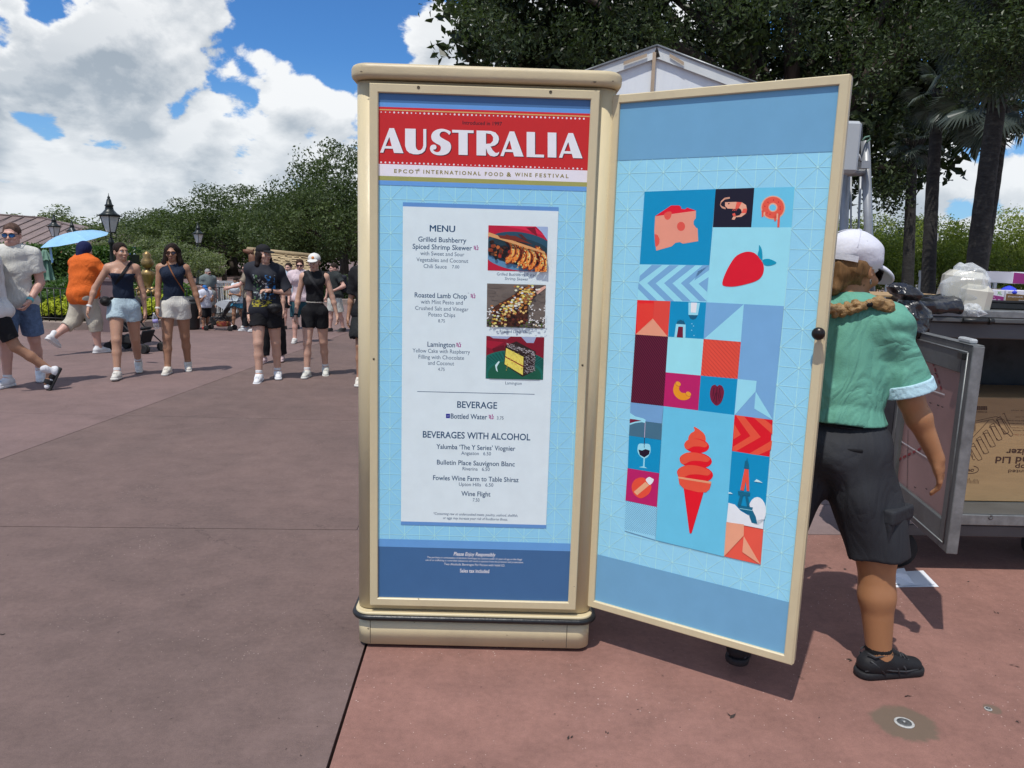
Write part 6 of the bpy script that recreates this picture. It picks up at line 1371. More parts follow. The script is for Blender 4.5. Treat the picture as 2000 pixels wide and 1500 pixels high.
c2 = c + R_ @ Vector((.055, -.135, -.03)); mb = MB(); mb.box(c2, (.145, .10, .17), R_, bev=.028); mb.build('cover', M['ivory'], disp); mb = MB(); mb.box(c + R_ @ Vector((.05, -.10, -.025)), (.152, .06, .178), R_, bev=.028); mb.build('seam', M['galv'], disp)
def clear(u, v):
    a = 2 * pi * u; top = PY(1860, 512, 4.0); p4 = (abs(cos(a)) ** 4 + abs(sin(a)) ** 4) ** -.25; prof = float(np.interp(v, [0, .10, .25, .45, .8, 1], [.004, .035, .085, .108, .112, .10])); z = top.z + (zc + .006 - top.z) * v; cx = float(np.interp(v, [0, .3, 1], [top.x, c.x, c.x])); q = Matrix.Rotation(-.45, 3, 'Z') @ Vector((prof * p4 * cos(a), prof * p4 * 1.5 * sin(a), 0)); return (cx + q.x, c.y - .02 + q.y, z + .03 * cos(a + .6) * (v > .1) * (1 - v))
V, F = wrinkled(clear, 64, 44, .0045, 8, 60); o = bpy.data.objects.new('clear_bag', np_mesh('clear_bag', V, F, M['film'], True)); put(o, disp)
def tail(u, v):
    ce = PY(1898 + 8 * v - 3 * v * v, 592 + 26 * v, 3.74 - .03 * v); w = .018 + .030 * sin(v * pi * .85); return (ce.x + w * cos(2 * pi * u), ce.y + w * sin(2 * pi * u), ce.z)
V, F = wrinkled(tail, 34, 28, .010, 9, 150); o = bpy.data.objects.new('bag_tail', np_mesh('bag_tail', V, F, M['film'], False)); put(o, disp)
# glove cartons
M['boxw'] = mat('white_carton', (.68, .67, .72), rough=.5, var=.03); M['boxm'] = mat('magenta_print', (.27, .025, .17), rough=.45, var=.06); M['boxb'] = mat('brown_print_box', (.17, .095, .03), rough=.45, var=.06)
def glove_box(label, tl, tr, br, yy, m, wave, h_d=.24, txt=None, txt2=None, up=0.0):
    a, b_, c_ = PY(*tl, yy), PY(*tr, yy), PY(*br, yy); t = thing('glove_box', label, 'glove box', tuple(a), 0, 'disposable glove boxes on the cart'); w = (b_ - a).length; h = b_.z - c_.z; pl_ = Plane(a.x, a.y, math.atan2(b_.y - a.y, b_.x - a.x))
    z0 = zc + .036 + up; mb = MB(); mb.box(pl_.at(w / 2, z0 + h / 2, -h_d / 2), (w, h_d, h), Matrix.Rotation(pl_.yaw, 3, 'Z'), bev=.002); mb.build('carton', M['boxw'], t)
    mb = MB(); n = 12; top = [(w * k / n, z0 + h * (wave[0] + (wave[1] - wave[0]) * (k / n) + .05 * sin(k / n * pi))) for k in range(n + 1)]
    mb.poly([pl_.at(0.001, z0 + .002, .0008), pl_.at(w - .001, z0 + .002, .0008)] + [pl_.at(max(.001, min(w - .001, u)), z, .0008) for u, z in reversed(top)]); mb.build('colour_band', m, t)
    mb = MB(); mb.poly([pl_.at(0, z0 + h + .0006, -h_d * .1), pl_.at(w * .9, z0 + h + .0006, -h_d * .55), pl_.at(w * .3, z0 + h + .0006, -h_d * .98), pl_.at(0, z0 + h + .0006, -h_d * .98)]); mb.build('top_print', m, t)
    P = Print(pl_, off=.0016)
    for body, u, z, ww, hh, colr in txt or ():
        cu = bpy.data.curves.new('t', 'FONT'); cu.body = body; ob = bpy.data.objects.new('t', cu); COL.objects.link(ob); dg = bpy.context.evaluated_depsgraph_get(); dg.update(); me = ob.evaluated_get(dg).to_mesh(); vv = [(v.co.x, v.co.y) for v in me.vertices]; ff = [tuple(p.vertices) for p in me.polygons]; bpy.data.objects.remove(ob)
        x0 = min(v[0] for v in vv); x1 = max(v[0] for v in vv); i = len(P.v)
        for x, y in vv: P.v.append(tuple(pl_.at(w * u + (x - x0) / (x1 - x0) * w * ww, z0 + h * z + y / .72 * h * hh, .0016))); P.c.append(colr)
        P.f += [tuple(i + k for k in f) for f in ff]
    if P.v: P.build('lettering', t)
    return t
W_ = (.7, .7, .75)
glove_box('magenta and white glove box marked XL beside the wrapped dispenser', (1906, 580), (1961, 580), (1958, 603), 3.90, M['boxm'], (.62, .42), txt=[('XL', .74, .62, .17, .28, (.12, .42, .03)), ('SELECT', .05, .74, .3, .10, (.1, .1, .2)), ('Powder Free Disposable Gloves', .06, .34, .6, .10, W_), ('9749  XL', .52, .08, .38, .16, W_)])
glove_box('brown and white glove box under the blue glove', (1964, 580), (2022, 581), (2018, 604), 3.90, M['boxb'], (.72, .50), txt=[('SELECT', .06, .80, .3, .10, (.1, .1, .2)), ('Disposable', .08, .42, .5, .11, W_), ('Small 97', .45, .1, .35, .14, W_)])
glove_box('magenta glove box stacked behind, its end cut by the frame', (1978, 546), (2046, 549), (2042, 572), 4.1, M['boxm'], (.95, .6), up=.09)
g = thing('blue_glove', 'crumpled blue rubber glove on the brown glove box', 'glove', tuple(PY(1968, 571, 3.98)))
gc = PY(1968, 572, 3.95)
def gl(u, v): w = .010 + .022 * sin(pi * min(1, v * 1.1)) ; return (gc.x - .05 + .11 * v, gc.y + w * 1.5 * cos(2 * pi * u), gc.z - .012 + w * .7 * sin(2 * pi * u) + w * .5)
V, F = wrinkled(gl, 20, 18, .008, 4, 80); o = bpy.data.objects.new('palm', np_mesh('palm', V, F, M['glove'], True)); put(o, g)
for k in range(3): mb = MB(); s_ = Vector((gc.x + .045, gc.y - .02 + .02 * k, gc.z - .004)); mb.tube([s_, s_ + Vector((.03, -.01 + .01 * k, .004)), s_ + Vector((.05, -.02 + .014 * k, -.006))], [.009, .008, .005], 7); mb.build('finger', M['glove'], g)
# ------------------------------------------------------------------ bodies: smooth distance fields turned into one skin
f32 = np.float32
def unit(v): v = np.asarray(v, float); n = np.linalg.norm(v); return v / n if n > 1e-9 else v
class Field:
    def __init__(s): s.p = []
    def cap(s, a, b, ra, rb, k=.02, flat=1.0, ax=(0, 1, 0), bulge=0.0, op='add'):
        s.p.append(('cap', np.array(a, float), np.array(b, float), ra, rb, k, flat, unit(ax), bulge, op)); return s
    def ell(s, c, r, R=None, k=.02, op='add'):
        s.p.append(('ell', np.array(c, float), np.array(r, float), None if R is None else np.array(R, float), k, op)); return s
    def box(s, c, h, R=None, r=.01, k=.01, op='add'):
        s.p.append(('box', np.array(c, float), np.array(h, float), None if R is None else np.array(R, float), r, k, op)); return s
    def half(s, c, n, k=.004, region=None):
        """cut away everything on the far side of a plane (n points outwards), optionally only within region=(centre, radius)"""
        s.p.append(('half', np.array(c, float), unit(n), k, region)); return s
    def bounds(s, pad=.03):
        lo = np.full(3, 1e9); hi = -lo
        for p in s.p:
            if p[0] == 'cap' and p[-1] == 'add':
                r = max(p[3], p[4]) + abs(p[8]); r *= max(1, p[6]); lo = np.minimum(lo, np.minimum(p[1], p[2]) - r); hi = np.maximum(hi, np.maximum(p[1], p[2]) + r)
            if p[0] in ('ell', 'box') and p[-1] == 'add': r = np.max(p[2]) * (1.0 if p[0] == 'ell' else 1.5); lo = np.minimum(lo, p[1] - r); hi = np.maximum(hi, p[1] + r)
        return lo - pad, hi + pad
    def eval(s, o, h, n):
        D = np.full(n, .5, f32); X = [(o[i] + np.arange(n[i]) * h).astype(f32) for i in range(3)]
        for p in s.p:
            if p[0] == 'half':
                c, nn, k, reg = p[1:]
                if reg is None: sl = (slice(0, n[0]), slice(0, n[1]), slice(0, n[2]))
                else:
                    rc, rr = reg; a = [int(max(0, math.floor((rc[i] - rr - o[i]) / h))) for i in range(3)]; b = [int(min(n[i], math.ceil((rc[i] + rr - o[i]) / h) + 1)) for i in range(3)]
                    if any(a[i] >= b[i] for i in range(3)): continue
                    sl = tuple(slice(a[i], b[i]) for i in range(3))
                x, y, z = (X[i][sl[i]] for i in range(3)); d = (x - c[0])[:, None, None] * nn[0] + (y - c[1])[None, :, None] * nn[1] + (z - c[2])[None, None, :] * nn[2]
                if reg is not None:
                    q = np.sqrt((x - rc[0])[:, None, None] ** 2 + (y - rc[1])[None, :, None] ** 2 + (z - rc[2])[None, None, :] ** 2); d = np.minimum(d, (rr - q))
                D[sl] = np.maximum(D[sl], d); continue
            if p[0] == 'cap':
                _, a_, b_, ra, rb, k, fl, ax, bu, op = p; R = max(ra, rb) + abs(bu); lo = np.minimum(a_, b_) - R * max(1, fl) - k * 2 - 2 * h; hi = np.maximum(a_, b_) + R * max(1, fl) + k * 2 + 2 * h
            else:
                c_ = p[1]; R = np.max(p[2]) * (1 if p[0] == 'ell' else 1.75) + (p[4] if p[0] == 'box' else 0); k = p[-2]; op = p[-1]; lo = c_ - R - k * 2 - 2 * h; hi = c_ + R + k * 2 + 2 * h
            i0 = [int(max(0, math.floor((lo[i] - o[i]) / h))) for i in range(3)]; i1 = [int(min(n[i], math.ceil((hi[i] - o[i]) / h) + 1)) for i in range(3)]
            if any(i0[i] >= i1[i] for i in range(3)): continue
            sl = tuple(slice(i0[i], i1[i]) for i in range(3)); x, y, z = X[0][sl[0]][:, None, None], X[1][sl[1]][None, :, None], X[2][sl[2]][None, None, :]
            if p[0] == 'cap':
                ba = b_ - a_; L2 = float(ba @ ba) + 1e-12; px, py, pz = x - f32(a_[0]), y - f32(a_[1]), z - f32(a_[2]); t = np.clip((px * f32(ba[0]) + py * f32(ba[1]) + pz * f32(ba[2])) / f32(L2), 0, 1)
                qx, qy, qz = px - t * f32(ba[0]), py - t * f32(ba[1]), pz - t * f32(ba[2]); q2 = qx * qx + qy * qy + qz * qz
                if fl != 1.0: cp = qx * f32(ax[0]) + qy * f32(ax[1]) + qz * f32(ax[2]); q2 = q2 + cp * cp * f32(1 / fl ** 2 - 1)
                r = f32(ra) + f32(rb - ra) * t + (f32(bu) * 4 * t * (1 - t) if bu else 0); d = (np.sqrt(np.maximum(q2, 0)) - r) * f32(min(1, max(fl, .5)))
            elif p[0] == 'ell':
                _, c_, r_, R_, k, op = p; px, py, pz = x - f32(c_[0]), y - f32(c_[1]), z - f32(c_[2])
                if R_ is not None: px, py, pz = (px * f32(R_[0, i]) + py * f32(R_[1, i]) + pz * f32(R_[2, i]) for i in range(3))
                k0 = np.sqrt((px / f32(r_[0])) ** 2 + (py / f32(r_[1])) ** 2 + (pz / f32(r_[2])) ** 2); k1 = np.sqrt((px / f32(r_[0] ** 2)) ** 2 + (py / f32(r_[1] ** 2)) ** 2 + (pz / f32(r_[2] ** 2)) ** 2); d = k0 * (k0 - 1) / (k1 + f32(1e-6))
            else:
                _, c_, hh, R_, rr, k, op = p; px, py, pz = x - f32(c_[0]), y - f32(c_[1]), z - f32(c_[2])
                if R_ is not None: px, py, pz = (px * f32(R_[0, i]) + py * f32(R_[1, i]) + pz * f32(R_[2, i]) for i in range(3))
                qx, qy, qz = np.abs(px) - f32(hh[0] - rr), np.abs(py) - f32(hh[1] - rr), np.abs(pz) - f32(hh[2] - rr); d = np.sqrt(np.maximum(qx, 0) ** 2 + np.maximum(qy, 0) ** 2 + np.maximum(qz, 0) ** 2) + np.minimum(np.maximum(qx, np.maximum(qy, qz)), 0) - f32(rr)
            E_ = D[sl]
            if op == 'add': hq = np.maximum(f32(k) - np.abs(E_ - d), 0) / f32(k); D[sl] = np.minimum(E_, d) - hq * hq * f32(k * .25)
            else: hq = np.maximum(f32(k) - np.abs(E_ + d), 0) / f32(k); D[sl] = np.maximum(E_, -d) + hq * hq * f32(k * .25)
        return D
def surface(D, o, h):
    """surface nets: one vertex per crossed cell, one quad per crossed edge"""
    n = np.array(D.shape); c = n - 1; cid = lambda i, j, k: (i * c[1] + j) * c[2] + k
    ids = []; pos = []; quads = []
    ins = D < 0
    for ax in range(3):
        sa = [slice(None)] * 3; sb = [slice(None)] * 3; sa[ax] = slice(0, -1); sb[ax] = slice(1, None)
        cr = ins[tuple(sa)] != ins[tuple(sb)]; I = np.array(np.nonzero(cr)).T
        if not len(I): continue
        u, v = [a for a in range(3) if a != ax]
        I = I[(I[:, u] > 0) & (I[:, u] < n[u] - 1) & (I[:, v] > 0) & (I[:, v] < n[v] - 1)]
        J = I.copy(); J[:, ax] += 1; d0 = D[I[:, 0], I[:, 1], I[:, 2]]; d1 = D[J[:, 0], J[:, 1], J[:, 2]]; t = d0 / (d0 - d1); P = I.astype(float); P[:, ax] += t
        cs = []
        for du, dv in ((-1, -1), (0, -1), (0, 0), (-1, 0)):
            K = I.copy(); K[:, u] += du; K[:, v] += dv; q = cid(K[:, 0], K[:, 1], K[:, 2]); cs.append(q); ids.append(q); pos.append(P)
        Q = np.stack(cs, 1); fl = (d0 < 0) if ax != 1 else (d0 >= 0); Q[~fl] = Q[~fl][:, ::-1]; quads.append(Q)
    if not ids: return np.zeros((0, 3)), np.zeros((0, 4), int)
    ids = np.concatenate(ids); pos = np.concatenate(pos); Q = np.concatenate(quads); un, inv = np.unique(ids, return_inverse=True); inv = inv.ravel()
    cnt = np.bincount(inv); V = np.stack([np.bincount(inv, pos[:, a]) / cnt for a in range(3)], 1) * h + o
    F = np.searchsorted(un, Q); return V, F
def solid(fd, h, post=None, fine=(), lo=None, hi=None):
    """mesh of a field; fine = [(lo, hi, h)] boxes meshed at higher resolution"""
    if lo is None: lo, hi = fd.bounds()
    n = tuple(np.ceil((hi - lo) / h).astype(int) + 1); D = fd.eval(lo, h, n)
    if post is not None: D = post(D, lo, h, n)
    V, F = surface(D, lo, h); Vs, Fs = [V], [F]
    if fine:
        C = V[F].mean(1); keep = np.ones(len(F), bool)
        for flo, fhi, fh in fine: keep &= ~np.all((C > flo + h * 1.2) & (C < fhi - h * 1.2), axis=1)
        Fs[0] = F[keep]; off = len(V)
        for flo, fhi, fh in fine:
            n2 = tuple(np.ceil((fhi - flo) / fh).astype(int) + 1); D2 = fd.eval(flo, fh, n2)
            if post is not None: D2 = post(D2, flo, fh, n2)
            if not ((D2 < 0).any() and (D2 > 0).any()): continue
            V2, F2 = surface(D2, flo, fh); Vs.append(V2); Fs.append(F2 + off); off += len(V2)
    return np.concatenate(Vs), np.concatenate(Fs)
def wr(amp, freq, seed, zs=1.0):
    """cloth folds: a few warped sine ridges added to the field"""
    rn = np.random.default_rng(seed); W = [(rn.normal(0, 1, 3) * np.array([1, 1, zs]), rn.uniform(0, 6), rn.uniform(.5, 1.3)) for _ in range(5)]
    def f(D, o, h, n):
        x, y, z = ((o[i] + np.arange(n[i]) * h).astype(f32) for i in range(3)); x = x[:, None, None]; y = y[None, :, None]; z = z[None, None, :]; s = 0
        for w, ph, fr in W:
            w = w / np.linalg.norm(w) * freq * fr; a = x * f32(w[0]) + y * f32(w[1]) + z * f32(w[2]) + f32(ph); s = s + np.sin(a + f32(1.1) * np.sin(a * f32(.53) + z * f32(freq * .4)))
        return D + f32(amp) * s / 2
    return f
SK = {}
def skin(tone):
    if tone not in SK:
        SK[tone] = mat('skin', tone, rough=.48, var=.07, vscale=9, sub=.12, spec=.4)
    return SK[tone]
MC = {}
def cloth(col, rough=.85, bump=.25, bs=90, var=.08, name='cloth', vs_=10):
    key = (col, rough, bump, bs, name)
    if key not in MC: MC[key] = mat(name, col, rough=rough, var=var, vscale=vs_, bump=bump, bscale=bs, spec=.25, fold=.34 if bump and 'cap' not in name and 'shoe' not in name else 0, fscale=8)
    return MC[key]
def Rz(a): return np.array([[cos(a), -sin(a), 0], [sin(a), cos(a), 0], [0, 0, 1]])
def Rx(a): return np.array([[1, 0, 0], [0, cos(a), -sin(a)], [0, sin(a), cos(a)]])
def Ry(a): return np.array([[cos(a), 0, sin(a)], [0, 1, 0], [-sin(a), 0, cos(a)]])

class Body:
    """a person facing -Y, their right side at -X; every length scales with the height H"""
    def __init__(s, H=1.68, fem=False, w=1.0, lean=(0, 0), legR=(0, 0, 0), legL=(0, 0, 0), armR=None, armL=None, head=(0, 0, 0), belly=0.0, curl=.5, hipw=1.0, shw=1.0, twist=0.0, footR=0.0, footL=0.0, legw=1.0, toeR=.12, toeL=.12, hs=1.0, armw=1.0):
        s.hs = hs; s.armw = armw
        s.H = H; s.fem = fem; s.w = w; S = H / 1.70; s.S = S
        lx, ly = lean; hz = 0.0                              # pelvis at z=0 first, feet measured afterwards
        s.hipz = 0.0; sp = lambda f: np.array([lx * f, ly * f, 0])
        s.pel = np.zeros(3); s.waist = np.array([0, 0, .175 * S]) + sp(.35); s.chest = np.array([0, .0, .36 * S]) + sp(.75); s.neck = np.array([0, .012 * S, .535 * S]) + sp(1); s.headc = s.neck + np.array([0, -.020 * S, .135 * S]) + sp(.12)
        shx = (.155 if fem else .180) * S * shw * (w ** .5); hx = (.085 if fem else .085) * S * hipw
        T = Rz(twist); s.sh = {}; s.el = {}; s.wrist = {}; s.hand = {}; s.hip = {}; s.knee = {}; s.ank = {}; s.toe = {}
        arms = {'R': armR or ((.16, .05, -1), (.05, .25, -1)), 'L': armL or ((.16, .05, -1), (.05, .25, -1))}
        for sd, sg in (('R', -1), ('L', 1)):
            s.sh[sd] = T @ np.array([sg * shx, .01 * S, .475 * S]) + sp(.95)
            up, fo = arms[sd][0], arms[sd][1]; d1 = unit((sg * up[0], -up[1], up[2])); d2 = unit((sg * fo[0], -fo[1], fo[2]))
            s.el[sd] = s.sh[sd] + d1 * .285 * S; s.wrist[sd] = s.el[sd] + d2 * .25 * S; hd = arms[sd][2] if len(arms[sd]) > 2 else fo; d3 = unit((sg * hd[0], -hd[1], hd[2])); s.hand[sd] = d3
        for sd, sg, lg, ft, tt in (('R', -1, legR, footR, toeR), ('L', 1, legL, footL, toeL)):
            fwd, out, bend = (radians(q) for q in lg); s.hip[sd] = np.array([sg * hx, 0, -.01 * S]); d1 = np.array([sg * sin(out), -sin(fwd) * cos(out), -cos(fwd) * cos(out)]); f2 = fwd - bend
            d2 = np.array([sg * sin(out) * .5, -sin(f2), -cos(f2)]); d2 = unit(d2); s.knee[sd] = s.hip[sd] + d1 * .405 * S; s.ank[sd] = s.knee[sd] + d2 * .40 * S
            pitch = radians(ft); tl = np.array([sg * sin(tt), -cos(tt) * cos(pitch), -sin(pitch)]); s.toe[sd] = unit(tl)
        low = min(min(s.ank[q][2] - .075 * S * (1), s.ank[q][2] + s.toe[q][2] * .17 * S - .03 * S) for q in 'RL'); dz = -low
        for dct in (s.sh, s.el, s.wrist, s.hip, s.knee, s.ank):
            for q in dct: dct[q] = dct[q] + np.array([0, 0, dz])
        for nme in ('pel', 'waist', 'chest', 'neck', 'headc'): setattr(s, nme, getattr(s, nme) + np.array([0, 0, dz]))
        s.Rh = Rz(radians(head[0])) @ Rx(radians(head[1])) @ Ry(radians(head[2])); s.belly = belly; s.curl = curl; s.hx = hx; s.shx = shx; s.legw = legw
    def hp(s, x, y, z): return s.headc + s.Rh @ (np.array([x, y, z]) * s.S * s.hs)
    def torso(s, f, g=0.0, k=.05, lower=True, upper=True):
        S, w = s.S, s.w; fm = s.fem
        if upper:
            cw = (.098 if fm else .118) * S * w; f.cap(s.chest + [0, 0, -.03 * S], s.chest + [0, 0, .085 * S], cw + g, cw * 1.06 + g, k, .80); f.cap(s.sh['R'] * .80 + s.chest * .2 + [0, 0, .0], s.sh['L'] * .80 + s.chest * .2, .052 * S * w ** .5 + g, .052 * S * w ** .5 + g, k)
            for q in 'RL': f.cap(s.neck + [0, 0, -.01 * S], s.sh[q] + [0, 0, .012 * S], .045 * S + g, .040 * S + g, k)
            if fm:
                for sg in (-1, 1): f.ell(s.chest + np.array([sg * .058 * S, -.070 * S * w, .035 * S]), (np.array([.060, .056, .060]) * S * (w ** .5)) + g, None, .035)
        if lower:
            ww = (.094 if fm else .112) * S * w; f.cap(s.waist, s.chest + [0, 0, -.02 * S], ww + g, ww * 1.03 + g, k, .80); hw = (.108 if fm else .108) * S * w
            f.cap(s.pel + [0, 0, .03 * S], s.waist, hw + g, ww + g, k, .82); f.cap(s.hip['R'] + [0, 0, .015 * S], s.hip['L'] + [0, 0, .015 * S], .086 * S * w * s.legw ** .5 + g, .086 * S * w * s.legw ** .5 + g, k)
            for sg in (-1, 1): f.ell(s.pel + np.array([sg * .062 * S, .058 * S * w, -.01 * S]), np.array([.082, .075, .088]) * S * w ** .7 + g, None, .04)
            if s.belly: f.cap(s.chest + [0, 0, .04 * S], s.pel + [0, 0, .06 * S], .150 * S * s.belly + g, .155 * S * s.belly + g, .08, .86); f.ell(s.waist + np.array([0, -.05 * S, -.02 * S]), np.array([.135, .13, .15]) * S * s.belly + g, None, .08)
        return f
    def leg(s, f, q, g=0.0, k=.03, t0=0.0, t1=2.0, flare=0.0):
        """thigh and shin up to t1 (1 = knee, 2 = ankle)"""
        S, W = s.S, s.legw * (s.w ** .6); a, b, c = s.hip[q], s.knee[q], s.ank[q]; r0, r1 = .088 * S * W, .056 * S * W
        e = min(1, t1); f.cap(a, a + (b - a) * e, r0 + g, r0 + (r1 - r0) * e + g + flare, k, bulge=.004 * S)
        if t1 > 1:
            e = min(1, t1 - 1); r2 = .036 * S * W ** .7
            if g == 0.0:
                m = b + (c - b) * .38 + np.array([0, .009 * S, 0]); f.cap(b, m, r1 * .98, .0515 * S * W, .025); f.cap(m, c, .0515 * S * W, r2 * 1.03, .025); f.ell(b + np.array([0, -.018 * S, 0]), np.array([.034, .033, .042]) * S * W, None, .02)
            else: f.cap(b, b + (c - b) * e, r1 + g + flare, (r1 + (r2 - r1) * e) + g + flare + .01, k)
        return f
    def arm(s, f, q, g=0.0, k=.025, t1=2.0, flare=0.0):
        S, W = s.S, s.w ** .5 * s.armw; a, b, c = s.sh[q], s.el[q], s.wrist[q]; m = 1.0 if not s.fem else .84; r0, r1 = .050 * S * W * m, .040 * S * W * m; e = min(1, t1)
        f.cap(a, a + (b - a) * e, r0 + g, r0 + (r1 - r0) * e + g + flare, k, bulge=.002 * S if g == 0 else 0)
        if t1 > 1:
            mm = b + (c - b) * .28; f.cap(b, mm, r1 * .98 + g, .041 * S * W * m + g, k); f.cap(mm, c, .040 * S * W * m + g, .026 * S * W * m + g, k)
        return f
    def handf(s, f, q, hold=False):
        S = s.S * (.92 if s.fem else 1.0) * s.armw ** .6; sg = -1 if q == 'R' else 1; d = s.hand[q]; w = s.wrist[q]
        lat = np.array([sg, 0, 0.]); fwd = np.array([0, -1., 0]); th = fwd - (fwd @ d) * d
        if np.linalg.norm(th) < .35: th = np.array([0, 0, 1.]) - d[2] * d
        th = unit(th); pn = unit(np.cross(d, th)); pn = pn if pn @ (-lat) > 0 else -pn          # palm faces the body
        f.cap(w, w + d * .035 * S, .026 * S, .030 * S, .015, .72, pn); f.cap(w + d * .03 * S + th * .014 * S, w + d * .082 * S + th * .024 * S, .024 * S, .020 * S, .014, .55, pn); f.cap(w + d * .03 * S - th * .012 * S, w + d * .078 * S - th * .022 * S, .024 * S, .019 * S, .014, .55, pn)
        for i, (o, L) in enumerate(((.030, .070), (.0105, .078), (-.0095, .072), (-.028, .056))):
            b0 = w + (d * .082 + th * o) * S; c = s.curl * (1 + .15 * i); d1 = unit(d * cos(c * .6) + pn * sin(c * .6)); d2 = unit(d * cos(c * 1.5) + pn * sin(c * 1.5)); b1 = b0 + d1 * L * .5 * S; b2 = b1 + d2 * L * .5 * S
            f.cap(b0, b1, .0098 * S, .0088 * S, .004); f.cap(b1, b2, .0088 * S, .0072 * S, .003)
        t0 = w + (d * .028 + th * .026) * S; t1 = t0 + unit(d * .75 + th * .6 + pn * .25) * .038 * S; t2 = t1 + unit(d * .95 + th * .1 + pn * .3) * .032 * S; f.cap(t0, t1, .0135 * S, .0115 * S, .010); f.cap(t1, t2, .0112 * S, .0088 * S, .004)
        return f
    def headf(s, f, beard=False):
        S, R = s.S * s.hs * (.97 if s.fem else 1.0), s.Rh; hp = lambda x, y, z: s.hp(x, y, z) if not s.fem else s.hp(x * .97, y * .97, z * .97)
        f.cap(s.neck + [0, .005 * S, -.03 * S], s.hp(0, .018, -.055), .058 * S * (.86 if s.fem else 1.05) * s.w ** .3, .054 * S * (.84 if s.fem else 1.05) * s.w ** .3, .03)
        f.ell(hp(0, .018, .030), np.array([.073, .090, .082]) * S, R, .02); f.ell(hp(0, -.012, -.030), np.array([.060, .075, .078]) * S * np.array([1 if not s.fem else .95, 1, 1]), R, .03)
        f.ell(hp(0, -.052, -.088), np.array([.030, .026, .022]) * S, R, .03)                                     # chin
        f.ell(hp(0, -.074, .020), np.array([.052, .016, .014]) * S, R, .014)                                     # brow
        for sg in (-1, 1):
            f.ell(hp(sg * .031, -.088, .000), np.array([.019, .014, .012]) * S, R, .012, 'sub'); f.ell(hp(sg * .040, -.062, -.030), np.array([.022, .020, .018]) * S, R, .02); f.ell(hp(sg * .075, .012, -.008), np.array([.010, .020, .032]) * S, R, .008)
            f.ell(hp(sg * .082, .006, -.004), np.array([.006, .010, .018]) * S, R, .005, 'sub')
        f.cap(hp(0, -.084, .006), hp(0, -.103, -.032), .0085 * S, .0125 * S, .010)
        for sg in (-1, 1): f.ell(hp(sg * .011, -.094, -.036), np.array([.009, .011, .008]) * S, R, .006)
        f.ell(hp(0, -.086, -.060), np.array([.024, .012, .007]) * S, R, .006); f.ell(hp(0, -.085, -.070), np.array([.020, .012, .007]) * S, R, .006)
        if beard: f.ell(hp(0, -.048, -.075), np.array([.054, .046, .040]) * S, R, .02)
        return f
    def build(s, root, tone, h=.010, fine=True, beard=False, hand_fine=True, hold=()):
        f = Field(); s.torso(f); s.headf(f, beard)
        for q in 'RL':
            s.leg(f, q); s.arm(f, q); s.handf(f, q); S = s.S
            f.cap(s.ank[q], s.ank[q] + s.toe[q] * .10 * S + np.array([0, 0, -.035 * S]), .036 * S, .03 * S, .03)
        fb = []
        if fine:
            c = s.hp(0, 0, -.01); fb.append((c - .135 * s.S, c + .135 * s.S, .0056 if h < .012 and s.H < 1.82 and h > .0065 else (.0046 if h <= .0065 else .008)))
            if hand_fine:
                for q in 'RL': c = s.wrist[q] + s.hand[q] * .095 * s.S; fb.append((c - .088 * s.S, c + .088 * s.S, .0036 if h < .007 else .0045))
        V, F = solid(f, h, fine=fb); o = bpy.data.objects.new('body', np_mesh('body', V, F, skin(tone))); put(o, root, False); s.root = root; s.bodyobj = o; s.h = h
        return o
    def part(s, name, f, m, h=None, post=None, parent=None, label=None):
        V, F = solid(f, h or s.h * .9, post)
        if not len(F): print('EMPTY PART', name, s.root['label']); return None
        me = np_mesh(name, V, F, m); o = bpy.data.objects.new(name, me); put(o, parent or s.root, False)
        if label: o['label'] = label
        return o
    def face(s, eye=True, brow=(.05, .03, .02), lip=(.32, .10, .09), beardcol=None):
        S = s.S * (.97 if s.fem else 1.0); k = .97 if s.fem else 1.0; nrm = lambda: None
        if eye:
            for sg in (-1, 1):
                mb = MB(); c = Vector(s.hp(sg * .031 * k, -.072 * k, .000)); fwd = Vector(s.Rh @ np.array([0, -1, 0]))
                mb.lathe(c - fwd * .004 * S, [(0, -.008 * S), (.0125 * S, 0), (.0105 * S, .007 * S), (.006 * S, .0105 * S)], 12, 0, axis=fwd); mb.lathe(c - fwd * .004 * S, [(.0064 * S, .0104 * S), (.004 * S, .012 * S), (0, .0125 * S)], 10, 1, axis=fwd); mb.build('eye', [MEYE, MPUP], s.bodyobj, False)
                b = MB(); b.tube([Vector(s.hp(sg * .014 * k, -.0905 * k, .018 * k)), Vector(s.hp(sg * .030 * k, -.090 * k, .023 * k)), Vector(s.hp(sg * .046 * k, -.078 * k, .017 * k))], [.0022 * S, .003 * S, .0014 * S], 6); b.build('eyebrow', cloth(brow, name='brow_hair', bump=0), s.bodyobj, False)
        b = MB(); b.tube([Vector(s.hp(-.022 * k, -.0925 * k, -.0655 * k)), Vector(s.hp(-.008 * k, -.0985 * k, -.0635 * k)), Vector(s.hp(.008 * k, -.0985 * k, -.0635 * k)), Vector(s.hp(.022 * k, -.0925 * k, -.0655 * k))], [.0012 * S, .0042 * S, .0042 * S, .0012 * S], 6); b.build('lips', cloth(lip, rough=.4, bump=0, name='lips'), s.bodyobj, False)
